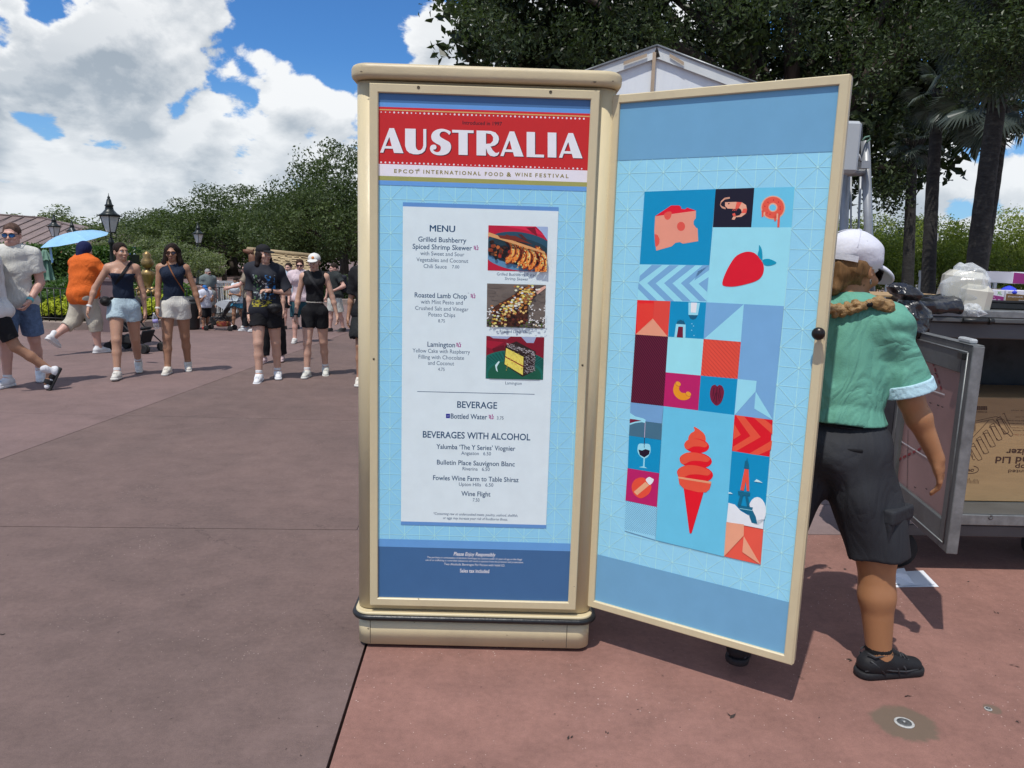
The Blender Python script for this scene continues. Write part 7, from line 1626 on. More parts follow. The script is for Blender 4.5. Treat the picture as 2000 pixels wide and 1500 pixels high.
    def sunglasses(s, lens=(.02, .02, .022), frame=(.01, .01, .01), rough=.08, big=1.0):
        k = .97 if s.fem else 1.0; g = MB()
        for sg in (-1, 1):
            q = [(sg * (.006), -.100, .010), (sg * .034 , -.099, .014 * big + .002), (sg * .060, -.084, .010), (sg * .056, -.086, -.014 * big), (sg * .034, -.098, -.022 * big), (sg * .010, -.100, -.014 * big)]
            pts = [Vector(s.hp(x * k, y * k, z * k)) for x, y, z in q]; pts = pts if sg > 0 else pts[::-1]; g.poly(pts[::-1], 0); bk = [p + Vector(s.Rh @ np.array([0, .005, 0])) for p in pts]; g.poly(bk, 0)
            for a in range(6): b_ = (a + 1) % 6; g.poly([pts[a], pts[b_], bk[b_], bk[a]], 1)
            g.tube([Vector(s.hp(sg * .060 * k, -.084 * k, .008 * k)), Vector(s.hp(sg * .074 * k, -.04 * k, .008 * k)), Vector(s.hp(sg * .078 * k, .014 * k, .006 * k))], .0028, 5, 1)
            for a in range(6): g.tube([pts[a] * 1.0, pts[(a + 1) % 6]], .0022, 5, 1)
        g.tube([Vector(s.hp(-.008 * k, -.101 * k, .006)), Vector(s.hp(.008 * k, -.101 * k, .006))], .003, 5, 1)
        g.build('sunglasses', [mat('lens', lens, rough=rough, var=0, spec=.8), cloth(frame, rough=.3, bump=0, name='frame')], s.root, False)
    def shoe(s, q, col=(.72, .72, .70), sole=(.66, .66, .64), sock=None, kind='sneaker', h=.006):
        S = s.S; a = s.ank[q]; t = s.toe[q]; sg = -1 if q == 'R' else 1; up = unit(np.array([0, 0, 1.]) - t[2] * t); side = np.cross(t, up); base = a - up * .070 * S; R = np.stack([side, -t, up], 1)
        f = Field()
        if kind == 'slide':
            f.box(base + t * .065 * S + up * .010 * S, np.array([.048, .135, .016]) * S, R, .014, .01); s.part('sandal_sole', f, cloth(sole, name='rubber'), h)
            f = Field(); f.cap(base - t * .03 * S + up * .045 * S, base + t * .155 * S + up * .036 * S, .040 * S, .036 * S, .02, .8, up); f.cap(a + up * .07 * S, base + up * .04 * S, .043 * S, .040 * S, .03); o = s.part('sock', f, cloth((.66, .66, .68), name='sock'), h)
            for u in (.045, .11):
                f = Field(); f.cap(base + t * (u - .012) * S + up * .045 * S, base + t * (u + .022) * S + up * .043 * S, .049 * S, .047 * S, .004, .92, up); f.half(base + t * (u - .02) * S, -t); f.half(base + t * (u + .03) * S, t); s.part('strap', f, cloth(col, name='rubber'), h)
            return
        f.cap(base - t * .045 * S + up * .045 * S, base + t * .05 * S + up * .048 * S, .042 * S, .040 * S, .03, 1.0, up); f.cap(base + t * .05 * S + up * .045 * S, base + t * .150 * S + up * .028 * S, .041 * S, .036 * S, .03, .85, up); hi_ = .105 if kind == 'high' else .035
        f.cap(base - t * .012 * S + up * .05 * S, a + up * (hi_ - .03) * S - t * .004, .042 * S, .044 * S, .03); f.half(base + up * .012 * S, -up)
        o = s.part('shoe', f, cloth(col, rough=.6, name='shoe_upper', bs=60), h)
        g = Field(); g.cap(base - t * .050 * S + up * .012 * S, base + t * .152 * S + up * .012 * S, .045 * S, .044 * S, .01, .9, up); g.half(base + up * .024 * S, up); g.half(base - up * .002 * S, -up); s.part('sole', g, cloth(sole, rough=.6, name='shoe_sole'), h, parent=o)
        m = MB()
        for i in range(4):
            c = base + t * (.055 + .018 * i) * S + up * (.088 - .006 * i) * S; m.tube([Vector(c + side * .022 * S), Vector(c + up * .004 * S), Vector(c - side * .022 * S)], .0028 * S, 5)
        m.build('laces', cloth(tuple(min(.8, x * .9 + .02) for x in col), name='laces', bump=0), o, False)
        if sock is not None:
            f = Field(); f.cap(a - up * .01, a + (s.knee[q] - a) * (sock if isinstance(sock, float) else .16), .040 * S, .042 * S, .01); s.part('sock', f, cloth((.70, .70, .70), name='sock'), h)
MEYE = mat('eye_white', (.70, .68, .66), rough=.25, var=0); MPUP = mat('dark_iris', (.02, .012, .008), rough=.15, var=0)
def shirt(s, col, hem=-.02, sleeve=.55, g=.012, loose=.0, neck=.062, wr_=(.006, 24, 1), name='t_shirt', m=None, sleeve_g=.018, tank=False, lowneck=0.0, hemcut=True, hem_n=(0, 0, -1)):
    f = Field(); S = s.S
    if not tank:
        for q in 'RL':
            s.arm(f, q, g * .6, .03, sleeve, sleeve_g); c = s.sh[q] + (s.el[q] - s.sh[q]) * sleeve; f.half(c, unit(s.el[q] - s.sh[q]), region=(c + unit(s.el[q] - s.sh[q]) * .05, .115 * S * s.w ** .5))
    s.torso(f, g + loose, .04)
    if tank:
        for q, sg in (('R', -1), ('L', 1)): f.cap(s.sh[q] + np.array([sg * .055 * S, -.09, .05 * S]), s.sh[q] + np.array([sg * .055 * S, .09, -.02 * S]), .078 * S, .070 * S, .01, op='sub'); f.cap(s.sh[q] + np.array([sg * .075 * S, -.09, -.04 * S]), s.sh[q] + np.array([sg * .075 * S, .09, -.05 * S]), .075 * S, .075 * S, .01, op='sub')
    f.ell(s.neck + np.array([0, -.012 * S, .035 * S]), np.array([neck * 1.12, neck * 1.1 + lowneck * .3, neck + lowneck]) * S, None, .008, 'sub')
    f.half(s.pel + np.array([0, 0, hem * S]), hem_n); return s.part(name, f, m or cloth(col), post=wr(*wr_) if wr_ else None)
def shorts(s, col, t1=.55, g=.012, flare=.01, top=.10, wr_=(.004, 30, 2), name='shorts', m=None):
    f = Field(); S = s.S; s.torso(f, g * .65, .05, True, False)
    for q in 'RL':
        s.leg(f, q, g, .03, t1, 0, flare) if False else s.leg(f, q, g, .03, 0, t1, flare)
        if t1 <= 1: a, b = s.hip[q], s.knee[q]; c = a + (b - a) * t1
        else: a, b = s.knee[q], s.ank[q]; c = a + (b - a) * (t1 - 1)
        f.half(c, unit(b - a), region=(c + unit(b - a) * .06 * S, .125 * S * (s.w ** .5)))
    f.half(s.pel + np.array([0, 0, top * S]), (0, 0, 1)); return s.part(name, f, m or cloth(col, name='shorts_cloth'), post=wr(*wr_) if wr_ else None)
def hair(s, col, kind='short', name='hair'):
    S, R = s.S * s.hs, s.Rh; f = Field(); m = HAIR(col); hp = s.hp
    if kind in ('short', 'buzz'):
        g = 1.05 if kind == 'short' else 1.015; f.ell(hp(0, .020, .034), np.array([.076, .093, .084]) * S * g, R, .02); f.half(hp(0, -.055, .045), R @ np.array([0, -1, -.55])); f.half(hp(0, .02, -.03), R @ np.array([0, -.75, -1]))
    elif kind == 'bun':
        f.ell(hp(0, .020, .032), np.array([.077, .095, .086]) * S, R, .02); f.half(hp(0, -.060, .052), R @ np.array([0, -1, -.35])); f.half(hp(0, .0, -.03), R @ np.array([0, -.9, -1])); f.cap(hp(0, .105, .02), hp(.02, .125, -.10), .032 * S, .022 * S, .02); f.cap(hp(.02, .12, -.10), hp(.05, .08, -.20), .024 * S, .014 * S, .02)
    elif kind == 'long':
        f.ell(hp(0, .022, .032), np.array([.082, .098, .090]) * S, R, .02)
        for sg in (-1, 1): f.cap(hp(sg * .060, .015, .03), hp(sg * .092, -.005, -.13), .036 * S, .038 * S, .03); f.cap(hp(sg * .088, .0, -.12), hp(sg * .085, -.025, -.23), .036 * S, .024 * S, .03); f.cap(hp(sg * .05, .06, 0), hp(sg * .06, .07, -.22), .05 * S, .035 * S, .03)
        f.ell(hp(0, -.085, -.02), np.array([.052, .055, .082]) * S, R, .01, 'sub'); f.ell(hp(0, -.10, .045), np.array([.045, .045, .040]) * S, R, .01, 'sub')
    elif kind == 'undercap':
        f.ell(hp(0, .025, -.005), np.array([.081, .094, .070]) * S, R, .02)
        for sg in (-1, 1): f.cap(hp(sg * .072, .02, .0), hp(sg * .095, .005, -.13), .030 * S, .034 * S, .03)
        f.cap(hp(0, .08, -.02), hp(0, .07, -.16), .055 * S, .05 * S, .04); f.ell(hp(0, -.085, -.03), np.array([.058, .065, .085]) * S, R, .01, 'sub')
    elif kind == 'tied':
        f.ell(hp(0, .026, -.002), np.array([.078, .090, .066]) * S, R, .02); f.cap(hp(0, .10, -.03), hp(0, .11, -.12), .026 * S, .016 * S, .02); f.ell(hp(0, -.075, -.03), np.array([.075, .075, .085]) * S, R, .01, 'sub')
    return s.part(name, f, m, .006, wr(.0025, 120, 5, .15))
HM = {}
def HAIR(col):
    if col not in HM: HM[col] = mat('hair_strands', col, rough=.6, var=.4, vscale=60, bump=.6, bscale=120, stretch=(1, 1, .12), spec=.12)
    return HM[col]
def cap_hat(s, col, name='cap', patch=None, backwards=False):
    S, R = s.S, s.Rh; hp = s.hp; f = Field(); f.ell(hp(0, .020, .050), np.array([.083, .102, .074]) * S, R, .01); f.half(hp(0, 0, .030), R @ np.array([0, 0, -1])); o = s.part(name, f, cloth(col, name='cap_cloth'), .006)
    f = Field(); f.ell(hp(0, -.105, .028), np.array([.068, .075, .014]) * S, R @ Rx(.22), .01); f.ell(hp(0, -.105, .016), np.array([.062, .072, .010]) * S, R @ Rx(.22), .004, 'sub'); f.half(hp(0, -.06, .03), R @ np.array([0, 1, 0])); s.part('brim', f, cloth(tuple(x * .95 for x in col), name='cap_cloth'), .005, parent=o)
    b = MB(); b.lathe(Vector(hp(0, .020, .123)), [(.007, 0), (.006, .004), (0, .005)], 8, axis=Vector(R @ np.array([0, 0, 1]))); b.build('button', cloth(col, name='cap_cloth'), o, False)
    if patch:
        c = Vector(hp(0, -.0805, .066)); ax = Vector(R @ unit((0, -1, .35))); b = MB(); b.lathe(c, [(.020 * S, -.004), (.019 * S, .003), (0, .004)], 9, axis=ax); b.build('patch', cloth(patch, name='patch', bump=0), o, False)
    return o
def sling(s, A, B_, w, m, g=.012, front=True, name='shoulder_strap'):
    """strap lying on the torso: a thin shell cut by the two planes either side of the line A-B (x, z)"""
    f = Field(); s.torso(f, g, .03); d = unit((B_[0] - A[0], 0, B_[1] - A[1])); n = np.array([d[2], 0, -d[0]]); c = np.array([A[0], 0, A[1]]); f.half(c + n * w, n); f.half(c - n * w, -n)
    if front: f.half(np.array([0, .02, 0]), (0, 1, 0))
    f.half(np.array([0, 0, min(A[1], B_[1])]), (0, 0, -1)); return s.part(name, f, m, .0055)
def strap(s, pts, w, m, name='strap', flat=.3):
    f = Field()
    for a, b in zip(pts, pts[1:]): f.cap(a, b, w, w, .006, 1.0)
    return s.part(name, f, m, .0055)
def band_on(s, q, col, t=.95, r=.031, w=.012, name='wristband'):
    S = s.S; a, b = s.el[q], s.wrist[q]; c = a + (b - a) * t; d = unit(b - a); f = Field(); f.cap(c - d * w, c + d * w, r * S, r * S, .002); f.half(c - d * w, -d); f.half(c + d * w, d); return s.part(name, f, cloth(col, rough=.4, bump=0, name='band'), .005)
# ------------------------------------------------------------------ the people
T_FAIR, T_TAN, T_MID, T_PINK = (.56, .335, .245), (.36, .19, .115), (.46, .26, .175), (.58, .34, .27)
BLACK, NAVYC, WHITEC = (.012, .012, .014), (.012, .020, .040), (.68, .68, .67)
def person(label, loc, yaw, B, tone, h=.0115, fine=True, beard=False, group=None, scale=1.0, hand_fine=True, **fk):
    t = thing('person', label, 'person', (loc[0], loc[1], 0), yaw, group); B.build(t, tone, h, fine, beard, hand_fine); 
    if fine: B.face(**fk)
    return t
def socks(B, q, f=.14): B.shoe
# -- woman in navy tank and white shorts
g = G(347, 728); B = Body(1.63, True, 1.02, (0, -.02), (9, 2, 6), (-10, 2, 12), ((.10, .10, -1), (.02, .35, -1)), ((.34, -.05, -1), (.22, .12, -1)), head=(-4, 2, 0), curl=.7, footL=12)
person('long-haired woman in navy tank top and white shorts holding a bottle', g, .30, B, T_TAN, brow=(.03, .02, .015))
B.sunglasses((.06, .03, .02), (.02, .01, .01)); hair(B, (.018, .011, .008), 'long'); shirt(B, NAVYC, .07, g=.010, tank=True, neck=.066, name='tank_top'); shorts(B, (.62, .60, .54), .40, .014, .016, .12)
for q in 'RL': B.shoe(q, (.66, .62, .54), (.70, .68, .62))
S = B.S; sling(B, (B.neck[0] - .06, B.neck[2] + .02), (.16, B.pel[2] + .08), .0085, cloth((.22, .085, .035), name='tan_leather', bump=0), .019); band_on(B, 'R', (.70, .68, .62))
def bottle(B, q, label, cap=(.05, .03, .25)):
    w = B.wrist[q] + B.hand[q] * .075 * B.S; R = Matrix.Rotation(B.root.rotation_euler.z, 3, 'Z'); p = R @ Vector(w) + B.root.location; t = thing('water_bottle', label, 'bottle', tuple(p)); ax = Vector((-.15, 0, 1)).normalized()
    mb = MB(); mb.lathe((0, -.03, -.17), [(.024, 0), (.032, .01), (.032, .06), (.029, .075), (.032, .09), (.032, .14), (.02, .165), (.012, .18)], 14, axis=ax); mb.build('bottle_body', M['film'], t, False)
    mb = MB(); mb.lathe((0, -.03, -.17), [(.033, .075), (.033, .12)], 14, axis=ax); mb.build('paper_band', cloth((.35, .32, .62), name='label', bump=0), t, False); mb = MB(); c = Vector((0, -.03, -.17)) + ax * .18; mb.lathe(c, [(.014, 0), (.014, .018), (0, .019)], 10, axis=ax); mb.build('bottle_cap', M['white'], t, False)
bottle(B, 'R', 'clear water bottle in the hand of the woman in white shorts')
# -- woman in strapless navy top, denim shorts
g = G(250, 735); B = Body(1.65, True, .98, (.0, -.02), (20, 1, 10), (-17, 1, 18), ((.62, .02, -1), (.30, .30, -1)), ((.22, -.06, -1), (.06, .05, -1)), head=(34, -4, 0), curl=.5, footL=18, footR=-4)
person('woman in strapless navy top and cut-off denim shorts, black cross-body bag', g, .38, B, T_MID, brow=(.03, .02, .015))
hair(B, (.020, .012, .009), 'bun'); f = Field(); B.torso(f, .009, .05); f.half(B.chest + [0, 0, .055], (0, 0, 1)); f.half(B.pel + [0, 0, .105], (0, 0, -1)); B.part('strapless_top', f, cloth(NAVYC), post=wr(.003, 40, 3, 2))
shorts(B, (.42, .53, .58), .36, .012, .022, .115, name='denim_shorts', m=cloth((.42, .53, .58), name='pale_denim', vs_=25, var=.2))
for q in 'RL': B.shoe(q, (.64, .62, .57), (.70, .68, .62), sock=.13)
blk = cloth(BLACK, name='black_webbing', bump=0); sling(B, (.105, B.neck[2] + .02), (-.16, B.pel[2] + .13), .017, blk, .016)
f = Field(); c = B.pel + [-.19, -.06, .075]; f.ell(c, (.060, .075, .060), None, .01); B.part('cross_body_bag', f, cloth((.014, .013, .013), rough=.5, name='black_leather')); band_on(B, 'R', (.75, .74, .72), .93)
tum = thing('tumbler', 'lilac tumbler hanging from the pushchair behind the denim shorts', 'tumbler', tuple(PY(261, 633, 10.0))); mb = MB(); mb.lathe((0, 0, 0), [(.028, -.09), (.033, -.08), (.034, .08), (.028, .09), (0, .09)], 14, axis=(-.8, 0, .55)); mb.build('tumbler_body', cloth((.50, .33, .62), rough=.35, name='lilac_metal', bump=0), tum, False); mb = MB(); mb.lathe(Vector((-.8, 0, .55)).normalized() * .09, [(.03, 0), (.028, .015), (0, .016)], 12, axis=(-.8, 0, .55)); mb.build('lid', cloth((.42, .26, .55), rough=.35, name='lilac_lid', bump=0), tum, False)
# -- bearded man in cream tee and denim shorts
g = G(47, 752); B = Body(1.80, False, 1.0, (0, -.03), (14, 4, 16), (-14, 3, 10), ((.10, .05, -1), (.05, .4, -1)), ((.12, -.05, -1), (-.42, .62, -.85)), head=(-10, 4, 0), curl=.7, footL=10, toeR=.45)
person('man in cream T-shirt, blue mirrored sunglasses and denim shorts', g, .42, B, T_PINK, beard=True, lip=(.30, .14, .11))
B.sunglasses((.02, .10, .26), (.01, .01, .012), .05, 1.05); hair(B, (.10, .06, .045), 'buzz'); shirt(B, (.58, .575, .53), -.11, .64, .019, .005, wr_=(.008, 26, 4)); shorts(B, (.10, .16, .27), .86, .016, .026, .08, name='denim_shorts', m=cloth((.10, .16, .27), name='blue_denim', vs_=25, var=.25))
for q in 'RL': B.shoe(q, (.72, .73, .74), (.74, .74, .74), sock=.10)
band_on(B, 'L', (.16, .52, .56), .9, .034, .016, 'watch')
# -- boy at the frame edge in white tee and slides
g = G(2, 764); B = Body(1.74, False, .92, (0, -.02), (22, 2, 10), (-22, 4, 26), ((.08, .10, -1), (.0, .2, -1)), ((.14, .0, -1), (.06, .18, -1)), head=(0, 0, 0), curl=.55, footL=62)
person('walker cut by the left frame edge in white T-shirt, black shorts and slides', g, -.95, B, T_TAN)
hair(B, (.03, .02, .015), 'short'); shirt(B, WHITEC, -.14, .68, .022, .01, wr_=(.011, 24, 7)); shorts(B, BLACK, .80, .012, .012, .08)
for q in 'RL': B.shoe(q, (.015, .015, .017), (.03, .03, .03), kind='slide')
# -- big man in orange under the blue umbrella, seen from behind
g = G(170, 690); B = Body(1.62, False, 1.28, (0, -.06), (12, 3, 8), (-16, 3, 42), ((.45, .6, -.6), (.1, .8, .5)), ((.38, .1, -1), (.1, .6, -.5)), head=(0, 8, 0), belly=1.12, footL=35, legw=1.02, shw=1.08)
t_or = person('stout man in orange T-shirt walking away under a blue umbrella', g, 2.72, B, T_PINK)
shirt(B, (.66, .13, .02), -.13, .62, .024, .008, wr_=(.006, 26, 9)); shorts(B, (.46, .42, .34), 1.38, .018, .016, .05, name='khaki_trousers', wr_=(.014, 20, 3), m=cloth((.46, .42, .34), name='khaki'))
for q in 'RL': B.shoe(q, (.66, .66, .66), (.68, .68, .68), kind='high')
f = Field(); f.ell(B.hp(0, .02, .03), (.088, .105, .095), None, .02); f.cap(B.hp(0, .05, -.02), B.hp(0, .06, -.15), .080, .072, .03); f.ell(B.hp(0, -.10, -.02), (.055, .06, .09), None, .01, 'sub'); B.part('hood', f, cloth((.010, .014, .06), name='navy_cloth'), post=wr(.003, 30, 2))
M['umb'] = mat('sky_blue_nylon', (.26, .50, .72), rough=.45, var=.06, vscale=6); 
uc = PY(147, 468, 11.45); um = thing('umbrella', 'open sky blue umbrella held over the man in orange', 'umbrella', tuple(uc)); mb = MB(); n = 8; R_ = Matrix.Rotation(radians(12), 3, 'Y') @ Matrix.Rotation(radians(-8), 3, 'X'); R_ = Matrix.Rotation(radians(-10), 3, 'Y') @ Matrix.Rotation(radians(12), 3, 'X'); prof = [(.0, .115), (.13, .107), (.27, .084), (.39, .043), (.48, -.005)]
for k in range(n):
    pnl = MB(); rings = []
    for r, z in prof:
        row = []
        for j in range(5):
            a = 2 * pi * (k + j / 4) / n; dip = 1 - .07 * sin(pi * j / 4) * (r / .48); row.append(R_ @ Vector((r * dip * cos(a), r * dip * sin(a), z - .02 * sin(pi * j / 4) * (r / .48) * (r < .4))))
        rings.append(pnl.addv(row))
    for A, Bq in zip(rings, rings[1:]):
        for j in range(4): pnl.face((A + j, Bq + j, Bq + j + 1, A + j + 1), 0, True)
    pnl.build('canopy_panel', M['umb'], um, False)
    a = 2 * pi * k / n; rb = MB(); rb.tube([R_ @ Vector((r * .99 * cos(a), r * .99 * sin(a), z - .008)) for r, z in prof], .004, 5); rb.build('rib', M['galv'], um, False)
mb.tube([R_ @ Vector((0, 0, .17)), R_ @ Vector((0, 0, -.36))], .007, 8); mb.build('shaft', M['galv'], um, False); mb = MB(); mb.tube([R_ @ Vector((0, 0, -.36)), R_ @ Vector((0, 0, -.46))], .016, 8); mb.build('grip', M['iron'], um, False)
mb = MB(); a0 = R_ @ Vector((-.30, -.12, .06)); mb.poly([a0 + Vector((-.015, -.03, -.02)), a0 + Vector((.025, -.03, -.02)), a0 + Vector((.06, -.05, -.32)), a0 + Vector((.03, -.05, -.33)), a0 + Vector((.01, -.04, -.18))]); mb.build('closing_strap', M['umb'], um, False)
# -- woman in black cap and printed black tee
def tee_print():
    m = bpy.data.materials.new('black_printed_cotton'); m.use_nodes = True; t = NT(m.node_tree); bs = t.n['Principled BSDF']; tc = t.add('ShaderNodeTexCoord'); v = tc.outputs['Object']; sp = t.add('ShaderNodeSeparateXYZ'); t.link(v, sp.inputs[0]); x, y, z = sp.outputs
    front = t.math('LESS_THAN', y, -.03); inx = t.math('LESS_THAN', t.math('ABSOLUTE', x), .125); zz = t.math('MULTIPLY', t.math('GREATER_THAN', z, .98), t.math('LESS_THAN', z, 1.27)); box_ = t.math('MULTIPLY', t.math('MULTIPLY', front, inx), zz)
    n1 = t.noise(v, 22, 4, .7); n2 = t.noise(v, 9, 2); c = t.mix(t.smooth(x, -.03, .03), (.10, .22, .07), (.03, .22, .55)); c = t.mix(t.smooth(n2, .5, .56), c, (.55, .60, .62)); f = t.math('MULTIPLY', box_, t.smooth(n1, .52, .60)); base = t.mix(f, (.010, .012, .020), c)
    zb = t.math('MULTIPLY', t.math('GREATER_THAN', z, .895), t.math('LESS_THAN', z, .975)); w = t.add('ShaderNodeTexBrick'); t.link(t.vmath('MULTIPLY', v, (30, 0, 22)), w.inputs[0]); y2 = t.math('MULTIPLY', t.math('MULTIPLY', zb, front), t.math('MULTIPLY', t.math('LESS_THAN', t.math('ABSOLUTE', t.math('ADD', x, .03)), .115), t.smooth(t.noise(t.vmath('MULTIPLY', v, (1, 1, 2.4)), 30, 2), .5, .54)))
    base = t.mix(t.math('MULTIPLY', y2, .85), base, (.50, .42, .03)); t.inp(bs.inputs['Base Color'], base); bs.inputs['Roughness'].default_value = .85; return m
g = G(522, 742); B = Body(1.655, True, 1.03, (.0, -.02), (14, 0, 12), (-8, 3, 4), ((.06, .02, -1), (.05, .10, -1)), ((.42, .0, -1), (-.95, .62, .12)), head=(38, -2, 0), curl=.65, shw=1.04, footR=8)
person('woman in black cap and loose black T-shirt with a colourful print', g, .22, B, T_FAIR, lip=(.40, .10, .10))
hair(B, (.016, .010, .009), 'undercap'); cap_hat(B, BLACK); shirt(B, BLACK, -.10, .86, .018, .014, neck=.060, wr_=(.009, 26, 12), m=tee_print(), sleeve_g=.026); shorts(B, (.010, .010, .012), .50, .014, .022, .05)
for q in 'RL': B.shoe(q, (.74, .74, .75), (.76, .76, .76), sock=.14)
band_on(B, 'R', BLACK, .95); band_on(B, 'L', BLACK, .92)
f = Field(); f.ell(B.pel + [.11, -.14, .03], (.095, .05, .060), None, .01); B.part('belt_bag', f, cloth((.014, .014, .015), rough=.5, name='black_nylon'), post=wr(.006, 50, 4)); mb = MB(); mb.tube([Vector(B.neck + [-.055, -.04, .03]), Vector(B.neck + [-.02, -.085, -.04]), Vector(B.neck + [0, -.10, -.07]), Vector(B.neck + [.02, -.085, -.04]), Vector(B.neck + [.055, -.04, .03])], .0022, 5); mb.build('necklace', M['gold'], B.root, False)
# -- woman in white cap, black crop top and cycling shorts
g = G(617, 735); B = Body(1.56, True, .96, (0, -.02), (10, 2, 8), (-9, 2, 10), ((.24, .0, -1), (.12, .22, -1)), ((.30, -.02, -1), (.26, .10, -1)), head=(-4, 3, 0), curl=.75, footL=14)
person('woman in white cap, black sleeveless crop top and black cycling shorts', g, .12, B, T_FAIR)
hair(B, (.10, .06, .04), 'tied'); cap_hat(B, (.68, .67, .63), patch=(.55, .20, .06)); shirt(B, BLACK, .135, g=.012, tank=True, neck=.056, name='crop_top', wr_=(.002, 40, 1)); shorts(B, (.010, .010, .012), .50, .010, .003, .125, name='cycling_shorts')
f = Field(); B.torso(f, .0135, .05, True, False); f.half(B.pel + [0, 0, .137], (0, 0, 1)); f.half(B.pel + [0, 0, .119], (0, 0, -1)); B.part('waistband', f, cloth((.50, .47, .42), name='elastic'))
sling(B, (-.085, B.neck[2] + .01), (.10, B.waist[2] + .06), .017, cloth((.03, .03, .033), name='black_webbing2', bump=0), .015); band_on(B, 'R', BLACK, .95)
for q in 'RL': B.shoe(q, (.62, .62, .56), (.66, .65, .60), sock=.12)
mb = MB(); mb.tube([Vector(B.neck + np.array(p)) for p in ((-.06, -.02, .03), (-.04, -.06, -.012), (0, -.075, -.028), (.04, -.06, -.012), (.06, -.02, .03))], .004, 6); mb.build('necklace', M['white'], B.root, False)
# -- figure at the edge of the cabinet
g = G(721, 748); B = Body(1.66, True, 1.0, (0, -.02), (16, 2, 12), (-14, 2, 18), ((.2, -.05, -1), (.15, .15, -1)), ((.2, .0, -1), (.1, .2, -1)), footL=15)
person('walker in black half hidden by the left edge of the menu board', g, .15, B, T_TAN, h=.011)
hair(B, (.02, .014, .01), 'tied'); shirt(B, BLACK, -.06, .9, .026, .02); shorts(B, (.02, .022, .022), .62, .022, .05, .05, name='skirt_shorts')
for q in 'RL': B.shoe(q, (.66, .62, .54), (.70, .68, .62))
# -- people further back
def back(label, px, py, H, yaw, top, bottoms, tone=T_PINK, w=1.0, fem=False, arms=(None, None), hairk='short', hcol=(.03, .02, .015), legs=((8, 3, 4), (-8, 3, 6)), shoe=(.03, .03, .03), t1=.9, sleeve=.6, tank=False, glasses=False, cap=None, head=(0, 5, 0), lean=(0, -.02), sl=True, fine=True, hair_on=True):
    g = G(px, py); B = Body(H, fem, w, lean, legs[0], legs[1], arms[0], arms[1], head=head, curl=.8); person(label, g, yaw, B, tone, h=.013 * max(.6, H / 1.7), fine=fine, hand_fine=False)
    if hair_on: hair(B, hcol, hairk)
    if cap: cap_hat(B, cap)
    shirt(B, top, -.04, sleeve, .020, .01, tank=tank, wr_=(.006, 24, 3)); shorts(B, bottoms, t1, .016, .02, .06)
    for q in 'RL': B.shoe(q, shoe, tuple(min(.7, x + .1) for x in shoe), h=.009)
    if glasses: B.sunglasses()
    return B
B = back('man in dark T-shirt and pale shorts with a backpack, seen from behind', 655, 648, 1.36, -.75, (.03, .035, .035), (.56, .56, .50), T_PINK, 1.05, arms=(((.1, .1, -1), (.0, .3, -1)), ((.75, -.15, -1), (-.65, .75, -.45))), head=(-15, 12, 0), t1=.95)
f = Field(); f.box(B.chest + [0, .17, -.06], np.array([.13, .075, .20]) * .85, None, .05, .02); o = B.part('backpack', f, cloth((.022, .024, .035), name='backpack_cloth'), post=wr(.008, 30, 3)); f = Field(); f.box(B.chest + [0, .245, -.10], np.array([.09, .03, .09]) * .85, None, .02, .01); B.part('front_pocket', f, cloth((.03, .032, .045), name='backpack_cloth'), parent=o)
B = back('woman in sunglasses and pale pink top behind the white-capped woman', 588, 669, 1.44, .2, (.62, .50, .52), (.02, .07, .09), T_PINK, 1.0, True, arms=(((.2, .1, -1), (.0, .5, -1)), ((.15, .05, -1), (.05, .2, -1))), hairk='short', hcol=(.05, .025, .015), t1=.9, glasses=True, shoe=(.6, .58, .55))
B = back('person in black shorts and shoes standing between the two women in black', 567, 643, 1.34, -.2, (.42, .50, .58), (.015, .015, .018), T_PINK, 1.0, arms=(None, None), t1=.85, hairk='short')
B = back('person in black leggings right behind the black-capped woman', 532, 708, 1.46, .1, BLACK, (.010, .010, .012), T_FAIR, .95, True, t1=1.88, shoe=(.60, .45, .46), hairk='tied')
B = back('dark-haired man in beige pushing the grey pushchair', 487, 648, 1.30, -1.25, (.24, .20, .15), (.015, .015, .018), T_PINK, 1.0, arms=(((.1, .75, -.8), (-.05, .9, -.25)), ((.1, .75, -.8), (-.05, .9, -.25))), t1=1.85, glasses=True, shoe=(.55, .55, .55))
B = back('grey-haired man in grey shirt and sunglasses behind the child', 408, 629, 1.14, .9, (.16, .19, .19), (.10, .095, .085), T_PINK, 1.15, arms=(((.1, .1, -1), (.0, .4, -1)), None), hcol=(.30, .29, .28), hairk='buzz', glasses=True, t1=.95, head=(20, 14, 0))
B = back('girl in white printed top and bright blue shorts looking down', 465, 641, 1.02, -.25, (.60, .68, .72), (.06, .26, .40), T_TAN, 1.0, True, arms=(((.12, .35, -1), (-.45, .7, .15)), ((.12, .35, -1), (-.45, .7, .15))), hairk='bun', tank=True, t1=.42, shoe=(.7, .7, .7), head=(0, 28, 0))
B = back('child in blue cap, white T-shirt and black shorts by the kerb', 402, 643, .86, .8, (.56, .58, .66), (.012, .012, .014), T_TAN, 1.05, arms=(((.1, .4, -1), (-.2, .9, .7)), ((.1, .4, -1), (-.2, .9, .7))), cap=(.03, .14, .40), hairk='tied', t1=.9, shoe=(.40, .05, .04), head=(0, 16, 0))
B = back('blond small child holding food beside the man in grey', 412, 632, .78, .4, (.20, .20, .19), (.10, .09, .08), T_MID, 1.0, True, hairk='tied', hcol=(.36, .22, .08), fine=False)
B = back('far visitor in white hat and grey vest by the white fence', 428, 612, .80, .3, (.20, .22, .22), (.05, .07, .06), T_FAIR, 1.0, True, tank=True, cap=(.7, .7, .68), hair_on=False, fine=False)
